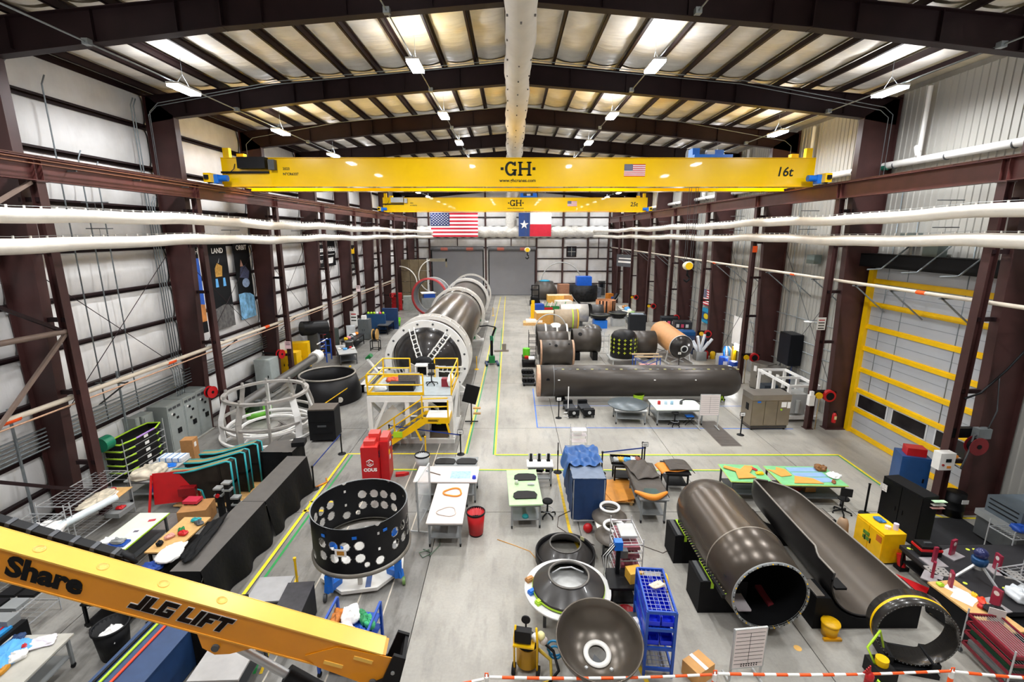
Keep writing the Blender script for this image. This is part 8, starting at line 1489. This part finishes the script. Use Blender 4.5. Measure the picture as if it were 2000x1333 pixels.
# ---- back rows
def ccyl(name, lb, p, r, L, m, z, rz=0, n=36, cat='cylinder'): 
    t = thing(name, lb, cat, p, rz); MB().lathe([(r-.04, -L/2), (r, -L/2), (r, L/2), (r-.04, L/2), (r-.04, -L/2)], n, TX(0, z)).build('shell', m, t); MB().b2((-L*.3, -r*.6, 0), (L*.3, r*.6, z-r*.9)).build('support', DGREY, t); return t
t = ccyl('fairing_barrel', 'tan lined barrel with lime strap behind the row of grey barrels', (5.75, 48.8, 0), 1.0, 2.5, M('#a8957c', .5), 1.2); MB().lathe([(1.01, .55), (1.03, .56), (1.03, .66), (1.01, .67)], 36, TX(0, 1.2)).build('strap', LIME, t); MB().lathe([(1.01, 1.08), (1.04, 1.08), (1.04, 1.18), (1.01, 1.18)], 36, TX(0, 1.2)).build('strap', YEL, t)
ccyl('fairing_barrel', 'white topped silver barrel just behind the tan one', (6.9, 51.6, 0), 1.0, 3.0, M('#d5d0c8', .35, .3), 1.35); ccyl('fairing_barrel', 'dark short barrel with a yellow cross strap', (9.8, 53.6, 0), .8, 1.3, M('#3d3b3a', .45), 1.2)
t = thing('striped_ring', 'upright copper and black striped ring by the far tables', 'ring', (11.6, 57.8, 0)); MB().lathe([(1.15, .3), (1.2, .3), (1.2, 1.95), (1.15, 1.95), (1.15, .3)], 44).build('ring', M('#b5764a', .5, .1, .2, 2), t)
for a in (3.9, 4.25, 4.6, 5.3, 5.6): MB().b2((-.09, -.01, .3), (.09, .01, 1.95)).build('stripe', BLACK, t, (1.21*cos(a), 1.21*sin(a), 0), a+pi/2)
MB().b2((-.9, -.9, 0), (.9, .9, .3)).build('plinth', DGREY, t)
for k, (x, y) in enumerate(((1171, 640), (1206, 636))): t = thing('bulkhead_bowl', ['dark bowl bulkhead on the blue stand', 'dark bowl bulkhead beside the black covered box'][k], 'bowl', G(x, y)); MB().lathe([(0, .75), (.4, .8), (.8, 1.05), (.98, 1.3), (1.0, 1.45), (.96, 1.45), (.75, 1.15), (0, .9)], 36).build('bowl', CARBON_K, t); MB().lathe([(1.0, 1.38), (1.04, 1.4), (1.04, 1.46), (1.0, 1.48)], 36).build('rim', M('#5a5c50', .4), t); MB().b2((-.7, -.6, 0), (.7, .6, .85)).build('stand', BLUEM if k == 0 else LGREY, t)
t = thing('dome_cover', 'grey shiny dome bulkhead lying dome up beside the bowls', 'dome', (7.6, 43.8, 0)); MB().lathe([(.95, .9), (.9, 1.15), (.7, 1.4), (.4, 1.55), (0, 1.6)], 36).build('dome', M('#5e5c5a', .25, .3), t); MB().b2((-.7, -.7, 0), (.7, .7, .9)).build('stand', M('#b58a5c', .6), t)
slab_('black_cover_box', 'tall black covered box beside the far bowl', 'box', (12.75, 47.4, 0), (1.6, 1.5, 1.95), M('#202226', .6), R_(-8), None, (('top_sheet', (0, 0, 1.97), (1.2, .9, .03), M('#8f9aa5', .4)),))
t = thing('cone_tank', 'dark cone shaped tank with blue top near the back wall', 'tank', (5.2, 73.3, 0)); MB().lathe([(1.6, .3), (2.0, .9), (1.9, 1.5), (1.25, 2.7), (.0, 2.75)], 36).build('shell', M('#45403b', .4), t); MB().lathe([(0, 2.95), (.5, 2.9), (.9, 2.75), (0, 2.74)], 20).build('bottle_stopper', M('#2f9ec0', .5), t); MB().b2((-1.2, -1.2, 0), (1.2, 1.2, .35)).build('stand', DGREY, t)
t = thing('engine_drum', 'black speckled drum with a bright blue cube on top', 'drum', (10.9, 71.6, 0)); MB().lathe([(0, .1), (2.1, .1), (2.1, 2.3), (0, 2.3)], 36).build('drum', M('#1c1c1e', .5, 0, .9, 3), t); MB().b2((-1.1, -.9, 2.3), (1.1, .9, 3.6)).build('blue_cube', M('#1560d0', .4), t)
t = thing('arc_segment', 'big black half ring segment lying open side up', 'ring segment', (10.7, 60.5, 0)); MB().lathe([(3.1, -.5), (3.3, -.5), (3.3, .5), (3.1, .5), (3.1, -.5)], 40, Matrix(((1, 0, 0, 0), (0, 0, 1, 0), (0, 1, 0, 3.75), (0, 0, 0, 1))), R_(205), R_(335)).build('segment', CARBON_K, t); MB().lathe([(3.31, -.52), (3.38, -.52), (3.38, -.4), (3.31, -.4)], 40, Matrix(((1, 0, 0, 0), (0, 0, 1, 0), (0, 1, 0, 3.75), (0, 0, 0, 1))), R_(205), R_(335)).build('edge', LGREY, t); MB().b2((-1.2, -.6, 0), (1.2, .6, .42)).build('cradle', BLACK, t)
t = thing('forklift', 'black forklift parked at the end of the aisle', 'forklift', (3.4, 66.6, 0)); MB().b2((-.6, -.6, .2), (.6, 1.2, 1.1)).build('body', BLACK, t); MB().b2((-.55, -.7, .1), (-.4, -.6, 2.9)).b2((.4, -.7, .1), (.55, -.6, 2.9)).b2((-.55, -.7, 1.4), (.55, -.62, 1.5)).b2((-.55, -.7, 2.8), (.55, -.62, 2.9)).build('mast', BLACKM, t); MB().b2((-.6, -.2, 2.1), (.6, .9, 2.2)).build('roof_guard', BLACK, t)
for x in (-.6, .6):
    for y in (-.4, .9): MB().cyl((x-.12, y, .3), (x+.12, y, .3), .3, n=14).build('wheel', RUBBER, t)
    MB().b2((x*.55-.06, -1.7, .08), (x*.55+.06, -.7, .13)).build('fork', DGREY, t)
for k, (x, y, d, m, lb) in enumerate(((1084, 590, (2.4, 1.8, 1.0), M('#d9a64a', .6), 'orange wooden crate behind the green frame'), (1103, 588, (2.2, 1.8, .9), M('#d99a5a', .6), 'second orange crate beside the black drum'), (1066, 632, (2.4, 2.0, 1.3), M('#d09a4c', .6), 'open orange carton before the tan barrel'), (1101, 562, (1.8, 1.4, 2.0), M('#b58062', .7), 'brown carton by the back wall'), (1050, 613, (1.4, 1.2, 1.2), BLUE, 'blue crate before the white barrel'), (1100, 593, (2.2, 1.6, .4), CREAM, 'low cream pallet in the back rows'), (1158, 575, (2.2, 1.4, 1.5), M('#6a6f78', .5, 0, .4, 2), 'grey shelf of mixed boxes by the back wall'), (1190, 584, (.9, .9, .8), ORANGE, 'small orange crate near the back door'), (1200, 590, (.7, .7, .7), BLUE, 'small blue crate near the back door'), (1141, 618, (1.2, 1.0, 1.5), BLACK, 'black equipment between barrel and arc segment'))): slab_('storage_crate', lb, 'crate', (G(x, y).x*min(1, 75.5/G(x, y).y), min(75.5, G(x, y).y), 0), d, m, .05*k, None, (('lid', (0, 0, d[2]+.02), (d[0]*.96, d[1]*.96, .05), M('#e6cfa8', .6) if k in (0, 1, 2) else m),))
t = thing('truss_cart', 'green and red low truss frame on the far floor', 'frame', (5.8, 62.5, 0)); MB().b2((-2, -.3, 0), (2, -.2, .45)).b2((-2, .2, 0), (2, .3, .45)).build('rail', GREEN, t); MB().b2((-2.6, -.7, .1), (-.3, -.6, .4)).build('red_rail', RED, t); [MB().bar((-1.8+.6*k, -.25, .4), (-1.5+.6*k, .25, 1.0), .08).build('strut', GREEN if k % 2 else WHITE, t) for k in range(6)]
t = thing('yellow_equipment', 'yellow wheeled equipment at the end of the aisle', 'equipment', (2.7, 55.5, 0)); MB().b2((-.35, -.3, .1), (.1, .3, 1.7)).build('tank', YEL, t); MB().b2((.2, -.4, .1), (1.3, .5, .8)).build('block', M('#d8b40a', .5, 0, .3, 4), t); MB().b2((-.5, -.5, 0), (1.5, .7, .1)).build('skid', WOOD, t); MB().cyl((-.1, 0, 1.7), (-.1, 0, 2.2), .2, n=12).build('cap', YEL, t)
slab_('wood_pallet_load', 'white sacks on a wood pallet before the orange carton', 'pallet', G(1043, 634), (2.4, 1.4, .3), WOOD, 0, None, (('sacks', (0, 0, .4), (1.8, 1.0, .3), PAPER),))
t = thing('hoop_arch', 'thin silver hoop arch standing before the back wall', 'hoop', (8.0, 76.0, 0)); MB().tube([(3.2*cos(R_(a)), 0, 2.2+3.2*sin(R_(a))) for a in range(0, 181, 9)], .09, 8).build('hoop', LGREY, t); MB().b2((-3.3, -.2, 0), (-3.1, .2, 2.2)).b2((3.1, -.2, 0), (3.3, .2, 2.2)).build('upright', LGREY, t)
t = thing('wire_hoop', 'thin hoop leaning on the open grey barrel', 'hoop', (3.6, 42.2, 0)); MB().tube([(1.4*cos(R_(a)), 0, 1.4+1.4*sin(R_(a))) for a in range(0, 360, 12)], .05, 8, True).build('hoop', LGREY, t)
t = thing('tool_cart', 'black cart with a lime bin and papers at the end of the barrels', 'cart', (1.35, 35.4, 0)); MB().b2((-.5, -.8, .5), (.5, .8, .56)).b2((-.5, -.8, .12), (.5, .8, .18)).build('shelf', BLACK, t); MB().cyl((-.15, .4, .56), (-.15, .4, 1.2), .28, n=16).build('lime_bin', M('#5fc81e', .4), t); MB().b2((0, -.7, .56), (.45, .1, .66)).build('papers', PAPER, t); MB().b2((-.3, -.3, .56), (.0, .1, .7)).build('red_box', RED, t)
for x in (-.45, .45):
    for y in (-.75, .75): MB().b2((x-.03, y-.03, 0), (x+.03, y+.03, .6)).build('leg', BLACK, t)
t = wire_rack('narrow black ladder rack beside the barrels', ((1.75, 37.6), .6, .9, 0), 2.2, (.3, .8, 1.3, 1.8), m=BLACK)
wire_rack('chrome wire rack filled with tubes between the barrels and the crossed tank', ((7.45, 38.4), .9, 2.0, 0), 2.0, (.4, .9, 1.4, 1.8))
for k in range(3): bench(['long pale table along the far ribbed wall', 'second pale table along the far ribbed wall', 'third pale table along the far ribbed wall'][k], None, .95, M('#d9d5c8', .5), GREY, pose=(Vector((13.4+.3*k, 50.5+4.0*k, 0)), 1.2, 3.4, R_(-4)), caster=False)
for k in range(6): bag('bench_item', ['white', 'grey', 'green', 'cream', 'blue', 'brown'][k]+' item on the pale tables by the far ribbed wall', (13.4+.1*k, 49.6+1.6*k, .95), (.5, .6, .35), (PAPER, GREY, M('#8fae6a', .6), CREAM, SKYB, CARD)[k], k, 'item')
# clutter on the work platform
zp = 2.42
bag('red_hose_coil', 'tangled red hose on the platform deck', (-6.0, 23.5, zp), (.8, .5, .2), M('#c9502e', .6, 0, .4, 9), 0, 'hose'); slab_('metal_case', 'perforated grey case on the platform deck', 'case', (-5.1, 22.9, zp), (1.0, .35, .62), M('#7d7570', .5, .2, .3, 20)); stool('black stool with a white back on the platform', (-4.0, 23.0, zp), .6, 0, True); slab_('red_cooler', 'small dark red cooler on the platform', 'cooler', (-3.25, 22.8, zp), (.4, .35, .4), M('#8a1c2c', .4)); bag('white_sheets', 'white plastic sheets by the platform rail', (-3.0, 22.9, zp), (.3, .9, .5), PAPER, 0, 'sheets'); bag('blue_gloves', 'teal gloves at the platform edge', (-5.3, 24.0, zp), (.4, .3, .15), TEAL, 0, 'gloves'); slab_('platform_cart', 'low black cart on the platform deck', 'cart', (-5.3, 22.2, zp), (1.2, .5, .35), BLACK); bag('clear_wrap', 'clear plastic wrap heap on the platform corner', (-6.3, 22.1, zp), (.7, .5, .25), PLAST, 0, 'wrap')
tag(MB().prism([(-.1, 0), (.12, .0), (.08, .7), (-.12, .75)], -.02, .02, Matrix(((1, 0, 0, 0), (0, 0, 1, 0), (0, 1, 0, 0), (0, 0, 0, 1)))).build('lime_vest', M('#d6f024', .5), None, (-3.65, 22.6, .45)), 'lime safety vest hanging under the platform', 'vest'); slab_('black_locker', 'black locker under the platform landing', 'locker', (-3.6, 23.0, 0), (.9, .5, 1.6), BLACKM); tag(MB().b2((-.55, -.4, 0), (.55, .4, .01)).b2((-.6, -.4, 0), (-.52, .4, .012)).build('anti_slip_mat', M('#5a4a3a', .7), None, (-3.6, 21.85, .225)), 'dark mat with yellow edges under the platform landing', 'mat')
